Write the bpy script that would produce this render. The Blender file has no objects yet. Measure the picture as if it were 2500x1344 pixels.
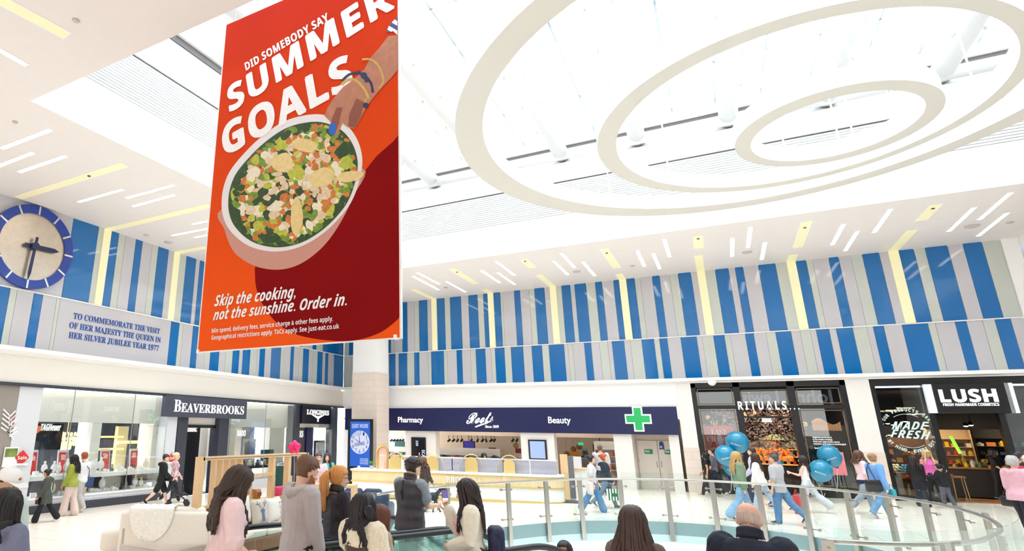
import bpy, math, random
from mathutils import Vector, Matrix, noise
R = random.Random(7)
SC = bpy.context.scene
COL = SC.collection
rad = math.radians
# ---------------------------------------------------------------- camera
FOC, PX, PY = 1440.53, 870.198, 631.61            # focal length and principal point, in pixels of 2500 x 1344
M = Matrix(((0.85837854, 0.51282206, 0.01413589), (-0.13025583, 0.24451245, -0.96085747), (-0.49620530, 0.82293815, 0.27667630)))
CAM = Vector((0, 0, 2.25))
cd = bpy.data.cameras.new('camera'); co = bpy.data.objects.new('camera', cd); COL.objects.link(co)
r_, d_, f_ = Vector(M[0]), Vector(M[1]), Vector(M[2])
co.matrix_world = Matrix(((r_.x, -d_.x, -f_.x, 0), (r_.y, -d_.y, -f_.y, 0), (r_.z, -d_.z, -f_.z, 2.25), (0, 0, 0, 1)))
cd.sensor_width = 36; cd.lens = FOC * 36 / 2500; cd.clip_end = 400; cd.clip_start = .05
cd.shift_x = (1250 - PX) / 2500; cd.shift_y = (PY - 672) / 2500
SC.camera = co
# ---------------------------------------------------------------- view, world, light
SC.view_settings.view_transform = 'Standard'; SC.view_settings.look = 'None'
SC.view_settings.gamma = 1; SC.view_settings.use_curve_mapping = False
SC.view_settings.exposure = 0.12
W = bpy.data.worlds.new('sky'); SC.world = W; W.use_nodes = True
nt = W.node_tree; bg = nt.nodes['Background']; bg.inputs[1].default_value = 6.0
tc = nt.nodes.new('ShaderNodeTexCoord'); nz = nt.nodes.new('ShaderNodeTexNoise'); rp = nt.nodes.new('ShaderNodeValToRGB')
nz.inputs['Scale'].default_value = 2.2; nz.inputs['Detail'].default_value = 5
rp.color_ramp.elements[0].color = (.72, .86, 1, 1); rp.color_ramp.elements[1].color = (1, 1, 1, 1)
rp.color_ramp.elements[0].position = .38; rp.color_ramp.elements[1].position = .62
nt.links.new(tc.outputs['Generated'], nz.inputs['Vector']); nt.links.new(nz.outputs['Fac'], rp.inputs['Fac']); nt.links.new(rp.outputs['Color'], bg.inputs[0])
sun = bpy.data.lights.new('sun', 'SUN'); sun.energy = 2.2; sun.angle = rad(25); sun.color = (1, .97, .92)
so = bpy.data.objects.new('sun', sun); COL.objects.link(so); so.rotation_euler = (rad(22), rad(16), 0)

def area(loc, size, energy, rot=(0, 0, 0), col=(1, .96, .9)):
    l = bpy.data.lights.new('area_light', 'AREA'); l.shape = 'RECTANGLE'; l.size, l.size_y = size; l.energy = energy; l.color = col
    o = bpy.data.objects.new('area_light', l); COL.objects.link(o); o.location = loc; o.rotation_euler = rot
    return o
# added fill lamps: two over the ledges aimed at the soffit, one behind camera
area((-4.2, 28.86, 4.58), (26, .3), 42, (rad(-132), 0, 0), (1, .96, .93)).data.spread = rad(80)
area((-18.1, 13, 4.58), (.3, 26), 34, (0, rad(-132), 0), (1, .96, .93)).data.spread = rad(80)
area((-2, -10, 4.2), (20, 4), 700, (rad(88), 0, 0), (1, .97, .94))
area((-3, 25.6, 9.0), (24, 4), 330, (0, 0, 0), (1, .95, .88)).data.spread = rad(75)  # added downlight below the back soffit, brightens the floor
area((-15.2, 12, 9.0), (4, 20), 280, (0, 0, 0), (1, .95, .88)).data.spread = rad(75)  # the same added downlight for the left soffit
area((-4, -6, .9), (14, 6), 140, (rad(180), 0, 0), (1, .96, .92))  # added upward fill, out of view behind the camera
# ---------------------------------------------------------------- pixels to the place
TILT = 0.02                                          # the mall floor falls gently towards the left
def ray(x, y):
    a, b = (x - PX) / FOC, (y - PY) / FOC
    return r_ * a + d_ * b + f_
def zfl(x, y=0): return TILT * x
def fl(x, y, z0=0):
    d = ray(x, y); return CAM + d * ((z0 - CAM.z) / (d.z - TILT * d.x))
def atz(x, y, z): d = ray(x, y); return CAM + d * ((z - CAM.z) / d.z)
def atx(x, y, X): d = ray(x, y); return CAM + d * (X / d.x)
def aty(x, y, Y): d = ray(x, y); return CAM + d * (Y / d.y)
def dep(x, y, k): return CAM + ray(x, y) * k
def proj(P):
    v = P - CAM; k = v.dot(f_); return v.dot(r_) * FOC / k + PX, v.dot(d_) * FOC / k + PY, k
# ---------------------------------------------------------------- materials
def hexc(h):
    v = [int(h[i:i + 2], 16) / 255 for i in (0, 2, 4)]
    return tuple(c / 12.92 if c <= .04045 else ((c + .055) / 1.055) ** 2.4 for c in v) + (1,)
MATS = {}
def mat(name, col, rough=.5, metal=0, emit=0, ecol=None, bump=0, bscale=40, bstretch=(1, 1, 1), spec=.5, vary=.06, coat=0, sheen=0):
    if name in MATS: return MATS[name]
    m = bpy.data.materials.new(name); m.use_nodes = True; t = m.node_tree; b = t.nodes['Principled BSDF']
    c = hexc(col); b.inputs['Roughness'].default_value = rough; b.inputs['Metallic'].default_value = metal
    b.inputs['Specular IOR Level'].default_value = spec; b.inputs['Coat Weight'].default_value = coat
    b.inputs['Sheen Weight'].default_value = sheen
    b.inputs['Base Color'].default_value = c
    g = t.nodes.new('ShaderNodeTexCoord'); mp = t.nodes.new('ShaderNodeMapping'); n = t.nodes.new('ShaderNodeTexNoise')
    mp.inputs['Scale'].default_value = bstretch; n.inputs['Scale'].default_value = bscale; n.inputs['Detail'].default_value = 3
    t.links.new(g.outputs['Object'], mp.inputs['Vector']); t.links.new(mp.outputs['Vector'], n.inputs['Vector'])
    if vary and not emit:
        h = t.nodes.new('ShaderNodeHueSaturation'); h.inputs['Color'].default_value = c
        mr = t.nodes.new('ShaderNodeMapRange'); mr.inputs['From Min'].default_value = .3; mr.inputs['From Max'].default_value = .7
        mr.inputs['To Min'].default_value = 1 - vary; mr.inputs['To Max'].default_value = 1 + vary
        t.links.new(n.outputs['Fac'], mr.inputs['Value']); t.links.new(mr.outputs['Result'], h.inputs['Value']); t.links.new(h.outputs['Color'], b.inputs['Base Color'])
    if bump:
        bp = t.nodes.new('ShaderNodeBump'); bp.inputs['Strength'].default_value = bump; bp.inputs['Distance'].default_value = .01
        t.links.new(n.outputs['Fac'], bp.inputs['Height']); t.links.new(bp.outputs['Normal'], b.inputs['Normal'])
    if emit:
        b.inputs['Emission Color'].default_value = hexc(ecol or col); b.inputs['Emission Strength'].default_value = emit
    MATS[name] = m; return m
def glassmat(name, tint, fac=.06, rough=0.0):
    if name in MATS: return MATS[name]
    m = bpy.data.materials.new(name); m.use_nodes = True; t = m.node_tree; t.nodes.clear()
    o = t.nodes.new('ShaderNodeOutputMaterial'); mx = t.nodes.new('ShaderNodeMixShader'); tr = t.nodes.new('ShaderNodeBsdfTransparent'); gl = t.nodes.new('ShaderNodeBsdfGlossy')
    lw = t.nodes.new('ShaderNodeLayerWeight'); lw.inputs['Blend'].default_value = .35; ma = t.nodes.new('ShaderNodeMath'); ma.operation = 'MULTIPLY_ADD'
    ma.inputs[1].default_value = .3; ma.inputs[2].default_value = fac
    tr.inputs[0].default_value = hexc(tint); gl.inputs['Roughness'].default_value = rough; gl.inputs[0].default_value = (.9, .95, .95, 1)
    t.links.new(lw.outputs['Fresnel'], ma.inputs[0]); t.links.new(ma.outputs[0], mx.inputs[0]); t.links.new(tr.outputs[0], mx.inputs[1]); t.links.new(gl.outputs[0], mx.inputs[2]); t.links.new(mx.outputs[0], o.inputs[0])
    MATS[name] = m; return m
def wave_mat(name, col, col2, scale, axis='Z', rough=.5, kind='BANDS', sharp=(.45, .55), bump=0):
    if name in MATS: return MATS[name]
    m = mat(name, col, rough, vary=0); t = m.node_tree; b = t.nodes['Principled BSDF']
    g = t.nodes.new('ShaderNodeTexCoord'); w = t.nodes.new('ShaderNodeTexWave'); w.bands_direction = axis; w.inputs['Scale'].default_value = scale
    r = t.nodes.new('ShaderNodeValToRGB'); r.color_ramp.elements[0].color = hexc(col); r.color_ramp.elements[1].color = hexc(col2)
    r.color_ramp.elements[0].position, r.color_ramp.elements[1].position = sharp
    t.links.new(g.outputs['Object'], w.inputs['Vector']); t.links.new(w.outputs['Fac'], r.inputs['Fac']); t.links.new(r.outputs['Color'], b.inputs['Base Color'])
    if bump:
        bp = t.nodes.new('ShaderNodeBump'); bp.inputs['Strength'].default_value = bump; bp.inputs['Distance'].default_value = .02
        t.links.new(w.outputs['Fac'], bp.inputs['Height']); t.links.new(bp.outputs['Normal'], b.inputs['Normal'])
    return m
def brick_mat(name, c1, c2, mortar, w, h, msize=.004, rough=.4, swap=None):
    if name in MATS: return MATS[name]
    m = mat(name, c1, rough, vary=0); t = m.node_tree; b = t.nodes['Principled BSDF']
    g = t.nodes.new('ShaderNodeTexCoord'); br = t.nodes.new('ShaderNodeTexBrick'); br.offset = .5
    for k, v in (('Color1', c1), ('Color2', c2), ('Mortar', mortar)): br.inputs[k].default_value = hexc(v)
    br.inputs['Scale'].default_value = 1; br.inputs['Mortar Size'].default_value = msize; br.inputs['Brick Width'].default_value = w; br.inputs['Row Height'].default_value = h
    src = g.outputs['Object']
    if swap:
        mp = t.nodes.new('ShaderNodeMapping'); mp.inputs['Rotation'].default_value = swap; t.links.new(src, mp.inputs['Vector']); src = mp.outputs['Vector']
    t.links.new(src, br.inputs['Vector']); t.links.new(br.outputs['Color'], b.inputs['Base Color'])
    return m
# ---------------------------------------------------------------- mesh helpers
class MB:
    def __init__(s): s.v = []; s.f = []; s.m = []; s.mi = 0
    def add(s, vs, fs):
        k = len(s.v); s.v += [tuple(v) for v in vs]
        for f in fs: s.f.append([i + k for i in f]); s.m.append(s.mi)
        return s
    def box(s, lo, hi, T=None):
        x0, y0, z0 = lo; x1, y1, z1 = hi
        vs = [Vector(p) for p in ((x0, y0, z0), (x1, y0, z0), (x1, y1, z0), (x0, y1, z0), (x0, y0, z1), (x1, y0, z1), (x1, y1, z1), (x0, y1, z1))]
        if T: vs = [T @ v for v in vs]
        return s.add(vs, [(3, 2, 1, 0), (4, 5, 6, 7), (0, 1, 5, 4), (1, 2, 6, 5), (2, 3, 7, 6), (3, 0, 4, 7)])
    def cbox(s, c, sz, T=None): return s.box([c[i] - sz[i] / 2 for i in range(3)], [c[i] + sz[i] / 2 for i in range(3)], T)
    def rbox(s, c, sz, r=.03, T=None, n=3):           # rounded box (superellipsoid-like cushion)
        a, b, h = (q / 2 for q in sz); r = min(r, a, b, h); vs = []; fs = []
        prof = [(-h, r)] + [(-h + r - r * math.cos(t), r - r * math.sin(t)) for t in [math.pi / 2 * i / n for i in range(1, n + 1)]]
        prof = prof + [(-z, i) for z, i in reversed(prof)]
        q = 4 * (n + 1)
        for z, ins in prof:
            aa, bb = a - ins, b - ins; rr = max(r - ins, .001) if ins < r else .001
            rr = max(r * .98 - ins * .9, .001)
            for k, (sx, sy) in enumerate(((1, 1), (-1, 1), (-1, -1), (1, -1))):
                for i in range(n + 1):
                    t = math.pi / 2 * (k + i / n); vs.append(Vector((c[0] + sx * (aa - rr) + rr * math.cos(t), c[1] + sy * (bb - rr) + rr * math.sin(t), c[2] + z)))
        for j in range(len(prof) - 1):
            for i in range(q): fs.append((j * q + i, j * q + (i + 1) % q, (j + 1) * q + (i + 1) % q, (j + 1) * q + i))
        fs.append(tuple(reversed(range(q)))); fs.append(tuple((len(prof) - 1) * q + i for i in range(q)))
        if T: vs = [T @ v for v in vs]
        return s.add(vs, fs)
    def poly(s, pts): return s.add(pts, [tuple(range(len(pts)))])
    def prism(s, pts, d):
        n = len(pts); d = Vector(d); a = [Vector(p) for p in pts]
        return s.add(a + [p + d for p in a], [tuple(reversed(range(n))), tuple(range(n, 2 * n))] + [(i, (i + 1) % n, n + (i + 1) % n, n + i) for i in range(n)])
    def tube(s, pts, r, n=8, flat=None, close=False, cap=True):
        pts = [Vector(p) for p in pts]; N = len(pts); rr = r if isinstance(r, (list, tuple)) else [r] * N
        vs = []; prev = None
        for i, p in enumerate(pts):
            t = (pts[(i + 1) % N] - pts[i - 1]) if close else (pts[min(i + 1, N - 1)] - pts[max(i - 1, 0)])
            t = t.normalized() if t.length > 1e-9 else Vector((0, 0, 1))
            if prev is None: u = t.orthogonal().normalized() if abs(t.z) < .95 else Vector((1, 0, 0)); 
            else: u = prev
            u = (u - t * u.dot(t)); u = u.normalized() if u.length > 1e-6 else t.orthogonal().normalized()
            if prev is None and abs(t.z) < .95:
                u = Vector((0, 0, 1)) - t * t.z; u.normalize()
            prev = u; w = t.cross(u)
            for k in range(n):
                a = 2 * math.pi * k / n; vs.append(p + (u * math.cos(a) + w * math.sin(a) * (flat or 1)) * rr[i])
        fs = []; L = N if close else N - 1
        for i in range(L):
            for k in range(n): fs.append((i * n + k, i * n + (k + 1) % n, ((i + 1) % N) * n + (k + 1) % n, ((i + 1) % N) * n + k))
        if cap and not close: fs += [tuple(reversed(range(n))), tuple((N - 1) * n + k for k in range(n))]
        return s.add(vs, fs)
    def limb(s, pts, rr, n=10, flat=None):            # tube with rounded ends
        pts = [Vector(p) for p in pts]; a = (pts[0] - pts[1]).normalized(); b = (pts[-1] - pts[-2]).normalized()
        P = [pts[0] + a * rr[0] * .9, pts[0] + a * rr[0] * .55] + pts + [pts[-1] + b * rr[-1] * .55, pts[-1] + b * rr[-1] * .9]
        return s.tube(P, [rr[0] * .4, rr[0] * .82] + list(rr) + [rr[-1] * .82, rr[-1] * .4], n, flat)
    def loft(s, rings, n=16):                         # rings: (centre, half-width vector, half-depth vector)
        vs = []; fs = []; N = len(rings)
        for c, a, b in rings:
            for k in range(n):
                t = 2 * math.pi * k / n; vs.append(Vector(c) + Vector(a) * math.cos(t) + Vector(b) * math.sin(t))
        for i in range(N - 1):
            for k in range(n): fs.append((i * n + k, i * n + (k + 1) % n, (i + 1) * n + (k + 1) % n, (i + 1) * n + k))
        fs += [tuple(reversed(range(n))), tuple((N - 1) * n + k for k in range(n))]
        return s.add(vs, fs)
    def ell(s, c, r, n=12, T=None):
        vs = []; fs = []; m = n // 2; c = Vector(c)
        for j in range(1, m):
            th = math.pi * j / m
            for k in range(n):
                t = 2 * math.pi * k / n; vs.append(Vector((r[0] * math.sin(th) * math.cos(t), r[1] * math.sin(th) * math.sin(t), r[2] * math.cos(th))))
        vs += [Vector((0, 0, r[2])), Vector((0, 0, -r[2]))]; q = len(vs)
        for j in range(m - 2):
            for k in range(n): fs.append((j * n + k, (j + 1) * n + k, (j + 1) * n + (k + 1) % n, j * n + (k + 1) % n))
        for k in range(n): fs.append((q - 2, k, (k + 1) % n)); fs.append((q - 1, (m - 2) * n + (k + 1) % n, (m - 2) * n + k))
        vs = [(T @ v if T else v) + c for v in vs]
        return s.add(vs, fs)
    def lathe(s, prof, c=(0, 0, 0), n=20):
        return s.loft([(Vector(c) + Vector((0, 0, z)), (r, 0, 0), (0, r, 0)) for r, z in prof], n)
def obj(name, mb, mats, parent=None, smooth=False, **props):
    me = bpy.data.meshes.new(name); me.from_pydata(mb.v, [], mb.f); me.update()
    if not isinstance(mats, (list, tuple)): mats = [mats]
    for m in mats: me.materials.append(m)
    if len(mats) > 1: me.polygons.foreach_set('material_index', mb.m)
    if smooth: me.polygons.foreach_set('use_smooth', [True] * len(me.polygons))
    o = bpy.data.objects.new(name, me); COL.objects.link(o)
    if smooth == 'auto':
        pass
    if parent:
        o.parent = parent; o.matrix_parent_inverse = Matrix.Translation(-parent.location) if False else Matrix.Identity(4)
    for k, v in props.items(): o[{'cat': 'category'}.get(k, k)] = v
    return o
def empty(name, loc, rz=0, **props):
    o = bpy.data.objects.new(name, None); COL.objects.link(o); o.location = loc; o.rotation_euler = (0, 0, rz); o.empty_display_size = .1
    for k, v in props.items(): o[{'cat': 'category'}.get(k, k)] = v
    return o
def struct(name, mb, mats, **k): return obj(name, mb, mats, kind='structure', **k)
def wpart(name, mb, mats, root, **k):                # mesh given in world coordinates, child of an unrotated empty
    l = root.location; mb.v = [(v[0] - l.x, v[1] - l.y, v[2] - l.z) for v in mb.v]
    return obj(name, mb, mats, root, **k)
def bevel(o, w=.01, seg=2):
    m = o.modifiers.new('edge', 'BEVEL'); m.width = w; m.segments = seg; m.limit_method = 'ANGLE'; return o
def copy_tree(o, parent=None):
    c = o.copy(); COL.objects.link(c)
    if parent: c.parent = parent
    for ch in list(o.children): copy_tree(ch, c)
    return c
SCRATCH = bpy.data.scenes.new('scratch'); SV = SCRATCH.view_layers[0]
def evaluated(o):                                     # mesh of an object with its modifiers, worked out in an otherwise empty scene
    SCRATCH.collection.objects.link(o); SV.update(); me = bpy.data.meshes.new_from_object(o.evaluated_get(SV.depsgraph))
    bpy.data.objects.remove(o); return me
STY = {'serif': 0x1D400, 'sans': 0x1D5D4, 'ital': 0x1D63C, 'script': 0x1D4D0}
def sty(t, k):
    if not k: return t
    b = STY[k]; o = ''
    for ch in t:
        if 'A' <= ch <= 'Z': o += chr(b + ord(ch) - 65)
        elif 'a' <= ch <= 'z': o += chr(b + 26 + ord(ch) - 97)
        elif '0' <= ch <= '9' and k in ('serif', 'sans'): o += chr((0x1D7CE if k == 'serif' else 0x1D7EC) + ord(ch) - 48)
        else: o += ch
    return o
def text_mb(t, style, p0, p1, up, depth=.01, off=0, spc=1, mbx=None):
    """lettering as a mesh: starts at p0, ends at p1 (baseline), 'up' is the vector of one cap height"""
    c = bpy.data.curves.new('lettering', 'FONT'); c.body = sty(t, style); c.size = 1; c.space_character = spc; c.offset = off; c.extrude = .5; c.resolution_u = 3
    me = evaluated(bpy.data.objects.new('lettering', c)); bpy.data.curves.remove(c)
    xs = [v.co.x for v in me.vertices]; x0, x1 = min(xs), max(xs); cap = .69 if style else .66
    p0, p1, up = Vector(p0), Vector(p1), Vector(up); ex = p1 - p0; n = ex.cross(up).normalized()
    mb = mbx or MB()
    mb.add([p0 + ex * ((v.co.x - x0) / (x1 - x0)) + up * (v.co.y / cap) + n * ((v.co.z + .5) * depth) for v in me.vertices], [tuple(p.vertices) for p in me.polygons])
    bpy.data.meshes.remove(me); return mb
# ================================================================ the building
YB, XL, ZC = 29.0, -18.24, 9.07                       # upper back wall, left wall, lower ceiling
plaster = mat('white_plaster', 'f2eeea', .6, bump=.02, bscale=8, vary=.01)
soffit = mat('soffit_paint', 'efe9e4', .55, vary=.01, bscale=3)
white = mat('white_paint', 'fbfaf8', .5, vary=.01)
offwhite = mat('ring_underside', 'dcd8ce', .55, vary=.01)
steel = mat('brushed_steel', 'b9b3ac', .28, 1, bump=.05, bscale=60, bstretch=(1, 1, .05))
darkgap = mat('dark_gap', '6b625e', .6)
black = mat('black_satin', '17181c', .35)
charcoal = mat('charcoal_frame', '3a3d48', .4)
sky_glass = glassmat('roof_glass', 'f4f9fc', .03)
rail_glass = glassmat('balustrade_glass', 'eff8f5', .03)
shop_glass = glassmat('shopfront_glass', 'f6f8f7', .02)
dark_glass = glassmat('dark_shopfront_glass', 'd4d8dc', .07)
def bis(fn, lo, hi, target):
    s = 1 if fn(hi) > fn(lo) else -1
    for _ in range(50):
        m = (lo + hi) / 2
        if (fn(m) - target) * s < 0: lo = m
        else: hi = m
    return (lo + hi) / 2
def BX(px, z, Y=YB): return bis(lambda X: proj(Vector((X, Y, z)))[0], -19, 12, px)
def LY(px, z, X=XL): return bis(lambda Y: proj(Vector((X, Y, z)))[0], 1, 34, px)
# ---- floor with the void cut out
VOID = [(-6.35, 10.9), (-6.47, 12.1), (-6.25, 13.1), (-5.95, 14.1), (-5.55, 15.2), (-5.0, 16.3), (-4.4, 17.3), (-3.6, 18.2), (-2.6, 18.8), (-1.55, 19.1), (-.45, 19.05), (.55, 18.65), (1.42, 18.05), (2.12, 17.25), (2.65, 16.25), (3.03, 15.2), (3.24, 14.05), (3.26, 12.8), (3.1, 11.6), (2.75, 10.5), (2.2, 9.55), (1.2, 9.0), (-.4, 9.1), (-2.2, 9.5), (-4.2, 9.9), (-5.6, 10.2)]
def smooth_loop(P, k=8):
    o = []; n = len(P)
    for i in range(n):
        a, b, c, d = (Vector((*P[(i + j) % n], 0)) for j in (-1, 0, 1, 2))
        for j in range(k):
            t = j / k; o.append(.5 * ((2 * b) + (c - a) * t + (2 * a - 5 * b + 4 * c - d) * t * t + (3 * b - a - 3 * c + d) * t ** 3))
    return o
VL = smooth_loop(VOID)
fx0, fx1, fy0, fy1 = -18.4, 14.0, -12.0, 37.0
def to_rect(p, c):
    d = p - c; t = min(((fx1 if d.x > 0 else fx0) - c.x) / d.x if abs(d.x) > 1e-6 else 1e9, ((fy1 if d.y > 0 else fy0) - c.y) / d.y if abs(d.y) > 1e-6 else 1e9)
    return c + d * t
vc = Vector((-1.5, 13.5, 0)); outer = [to_rect(p, vc) for p in VL]
for cx, cy in ((fx0, fy0), (fx0, fy1), (fx1, fy0), (fx1, fy1)):
    i = min(range(len(outer)), key=lambda i: (outer[i] - Vector((cx, cy, 0))).length); outer[i] = Vector((cx, cy, 0))
mb = MB(); n = len(VL); zz = lambda p: Vector((p.x, p.y, TILT * p.x))
mb.add([zz(p) for p in VL] + [zz(p) for p in outer], [(i, n + i, n + (i + 1) % n, (i + 1) % n)[::-1] for i in range(n)])
ftile = brick_mat('floor_tiles', 'faf0e5', 'f8eee1', 'd8cdc1', 1.8, .9, .012, .22)
struct('floor', mb, ftile)
mb = MB(); mb.mi = 0                                   # slab edge, lower glazing band, bulkhead of the storey below
for (za, zb, off, mi) in ((0, -.32, .0, 0), (-.32, -.5, .0, 1), (-.5, -2.6, -.25, 2)):
    mb.mi = mi; A = []; B = []
    for p in VL:
        q = p + (vc - p).normalized() * off; A.append(Vector((q.x, q.y, TILT * q.x + za))); B.append(Vector((q.x, q.y, TILT * q.x + zb)))
    mb.add(A + B, [(i, (i + 1) % n, n + (i + 1) % n, n + i) for i in range(n)])
struct('trim_void_edge', mb, [mat('slab_edge', '7f9c9c', .4), mat('slab_lower', 'b9d3d1', .4), white])
mb = MB(); mb.box((-12, 4, -5.4), (8, 24, -5.2)); struct('floor_lower', mb, mat('lower_floor', 'f0ece6', .4))
# ---- lower ceiling with the big opening
OX0, OX1, OY0, OY1 = -12.13, 10.6, 6.15, 22.5
mb = MB()
for lo, hi in (((-18.4, -12, 9.07), (OX0, YB, 9.3)), ((OX1, -12, 9.07), (14, YB, 9.3)), ((OX0, -12, 9.07), (OX1, OY0, 9.3)), ((OX0, OY1, 9.07), (OX1, YB, 9.3))): mb.box(lo, hi)
struct('ceiling', mb, soffit)
louvre = wave_mat('louvre_band', 'ffffff', 'd9d6d3', 2.2, 'Z', .5, sharp=(.2, .8), bump=.6)
def upstand(name, a, b, inn):                          # wall of the opening: a-b along the edge, inn points into the opening
    mb = MB(); a, b, inn = Vector(a), Vector(b), Vector(inn)
    def strip(z0, z1, o0, mi):
        mb.mi = mi; p = [a + inn * o0, b + inn * o0]
        mb.prism([(p[0].x, p[0].y, z0), (p[1].x, p[1].y, z0), (p[1].x, p[1].y, z1), (p[0].x, p[0].y, z1)], -inn * (.3 + o0))
    strip(9.3, 10.3, 0, 0)
    k = 16
    for i in range(k): strip(10.3 + 1.4 * i / k, 10.3 + 1.4 * (i + .62) / k, -.02, 0)
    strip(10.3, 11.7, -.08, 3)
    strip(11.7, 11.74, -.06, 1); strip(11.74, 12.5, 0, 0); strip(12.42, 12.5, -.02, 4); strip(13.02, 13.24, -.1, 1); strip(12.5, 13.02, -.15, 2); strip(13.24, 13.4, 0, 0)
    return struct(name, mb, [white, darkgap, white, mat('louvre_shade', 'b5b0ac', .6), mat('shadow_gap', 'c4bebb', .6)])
upstand('wall_skylight_back', (OX0, OY1, 0), (OX1, OY1, 0), (0, -1, 0))
upstand('wall_skylight_left', (OX0, OY0, 0), (OX0, OY1, 0), (1, 0, 0))
upstand('wall_skylight_front', (OX0, OY0, 0), (OX1, OY0, 0), (0, 1, 0))
upstand('wall_skylight_right', (OX1, OY0, 0), (OX1, OY1, 0), (-1, 0, 0))
mb = MB()
for y in (OY0 + .35, OY1 - .22): mb.tube([(OX0, y, 12.73), (OX1, y, 12.73)], .2, 16)
struct('trim_gutter_tubes', mb, mat('beam_white', 'dedbd8', .5), smooth=True)
for X in (-9.6, -6.85, -4.1, -1.35, 1.55, 4.3, 7.05, 9.8):
    mb = MB(); mb.tube([(X, OY0 - .1, 12.85), (X, OY1 + .1, 12.85)], .29, 18)
    for y in range(8, 22, 2): mb.cbox((X - .33, y, 12.75), (.06, .1, .1)); mb.cbox((X + .33, y, 12.75), (.06, .1, .1))
    struct('beam', mb, mat('beam_white', 'dedbd8', .5), smooth=True)
mb = MB(); mb.box((OX0 - .3, OY0 - .3, 13.4), (OX1 + .3, OY1 + .3, 13.42)); struct('window_1', mb, sky_glass)
mb = MB()
for i in range(1, 17): x = OX0 + (OX1 - OX0) * i / 17; mb.cbox((x, (OY0 + OY1) / 2, 13.46), (.06, OY1 - OY0, .07))
for y in (9.5, 12.8, 16.1, 19.4): mb.cbox(((OX0 + OX1) / 2, y, 13.46), (OX1 - OX0, .06, .07))
struct('trim_roof_glazing_bars', mb, mat('glazing_bar', 'd8d6d4', .5))
# ---- hanging rings
def ellipse(c, ax, ang, z, n=140):
    a = rad(ang); u = Vector((math.cos(a), math.sin(a), 0)); w = Vector((-u.y, u.x, 0))
    return [Vector((c[0], c[1], z)) + u * ax[0] * math.cos(2 * math.pi * i / n) + w * ax[1] * math.sin(2 * math.pi * i / n) for i in range(n)]
def ring(label, co, axo, ao, ci, axi, ai, h, rods):
    n = 140; z = ZC; root = empty('ceiling_ring', (co[0], co[1], z), label=label, cat='ceiling ring', group='hanging ceiling rings')
    O, I = ellipse(co, axo, ao, z, n), ellipse(ci, axi, ai, z, n)
    k = min(range(n), key=lambda j: (I[j] - O[0]).length); I = I[k:] + I[:k]
    up = Vector((0, 0, h)); mb = MB(); mb.add(O + I, [(i, n + i, n + (i + 1) % n, (i + 1) % n) for i in range(n)])
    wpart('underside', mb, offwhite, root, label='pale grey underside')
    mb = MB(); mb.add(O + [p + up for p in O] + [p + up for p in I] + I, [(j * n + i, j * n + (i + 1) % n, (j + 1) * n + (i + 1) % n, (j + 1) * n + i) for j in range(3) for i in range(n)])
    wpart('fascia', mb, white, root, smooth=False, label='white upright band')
    for j in rods:
        p = (O[j] + I[j]) / 2; mb = MB(); mb.tube([p + up * .9, p + Vector((0, 0, 4.3))], .022, 8); wpart('hanger_rod', mb, white, root)
ring('largest outermost white hoop hung under the roof glazing', (1.341, 14.229), (6.725, 6.284), -80.2, (1.374, 14.282), (6.097, 5.626), -94.5, .45, (10, 45, 80, 115))
ring('middle sized white hoop hung between the largest and smallest hoops', (2.077, 15.244), (4.271, 3.9), -97.5, (2.164, 15.252), (3.916, 3.555), -96.9, .42, (5, 35, 50, 56, 62, 90, 120))
ring('smallest innermost white hoop hung in the middle of the rings', (3.063, 16.169), (2.105, 1.902), -103.3, (3.074, 16.197), (1.697, 1.586), -93.7, .42, (8, 40, 55, 70, 85, 110))
# ---- striped upper walls
blue = mat('blue_glass_panel', '0a6db4', .06, spec=.6, vary=.03, bscale=1, bump=.01)
lilac = mat('lilac_grey_glass_panel', 'c9c7cc', .07, spec=.55, vary=.02, bscale=1)
sage = mat('sage_grey_glass_panel', 'c9cec6', .07, spec=.55, vary=.02, bscale=1)
seam = mat('panel_seam', 'f4f2ef', .4)
Z1, Z2, Z3 = 4.52, 6.27, ZC
def seq(off, sc, s):                                   # 'x code x code x' in zoomed crop pixels -> [(px, code)]
    o = []; t = s.split()
    for i in range(0, len(t) - 1, 2): o.append((off + float(t[i]) / sc, t[i + 1]))
    return o, off + float(t[-1]) / sc
UP = []
for off, sc, s in ((940, 4.8, '22 B 68 S 108 L 205 B 265 L 350 S 405 B 505 L 588 B 713 S 778 B 910 L 998 B 1110 S 1178 B 1268 B 1383 S 1410 L 1550 B 1622 L 1730 S 1795 B 1800'),
                   (1320, 4.8, '92 L 195 S 298 B 405 L 455 B 595 S 705 B 790 L 925 B 1040 B 1185 S 1250 L 1395 B 1488 L 1610 S 1710 B 1868 L 1870'),
                   (1700, 4.2, '145 S 295 B 440 L 507 B 595 L 755 B 940 S 1107 B 1268 S 1335 L 1508 B 1615 L 1620'),
                   (2080, 3.536, '125 S 228 B 382 L 508 B 695 S 795 B 1000 L 1138 B 1312 S 1475')):
    q, end = seq(off, sc, s); UP += q
UPE = end
LO = []
for off, sc, s in ((940, 4.8, '48 B 122 L 162 B 262 S 345 B 405 L 512 S 548 B 697 S 738 L 850 B 915 L 1015 S 1078 B 1192 L 1260 S 1307 B 1420 S 1497 B 1643 L 1745 B 1868 S 1870'),
                   (1320, 4.8, '125 B 308 L 355 S 410 L 548 B 632 L 730 S 830 L 880 B 1027 L 1100 S 1235 B 1385 S 1448 B 1545 L 1703 B 1897 L 1900'),
                   (1700, 4.2, '120 S 238 B 355 S 415 L 572 B 663 L 790 S 890 B 1055 L 1150 S 1255 L 1318 B 1456 L 1530 B 1690'),
                   (2080, 3.536, '92 S 215 L 272 B 367 L 528 B 760 S 825 L 1000 B 1103 L 1245 S 1355 B 1497 L 1540')):
    q, end = seq(off, sc, s); LO += q
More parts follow.
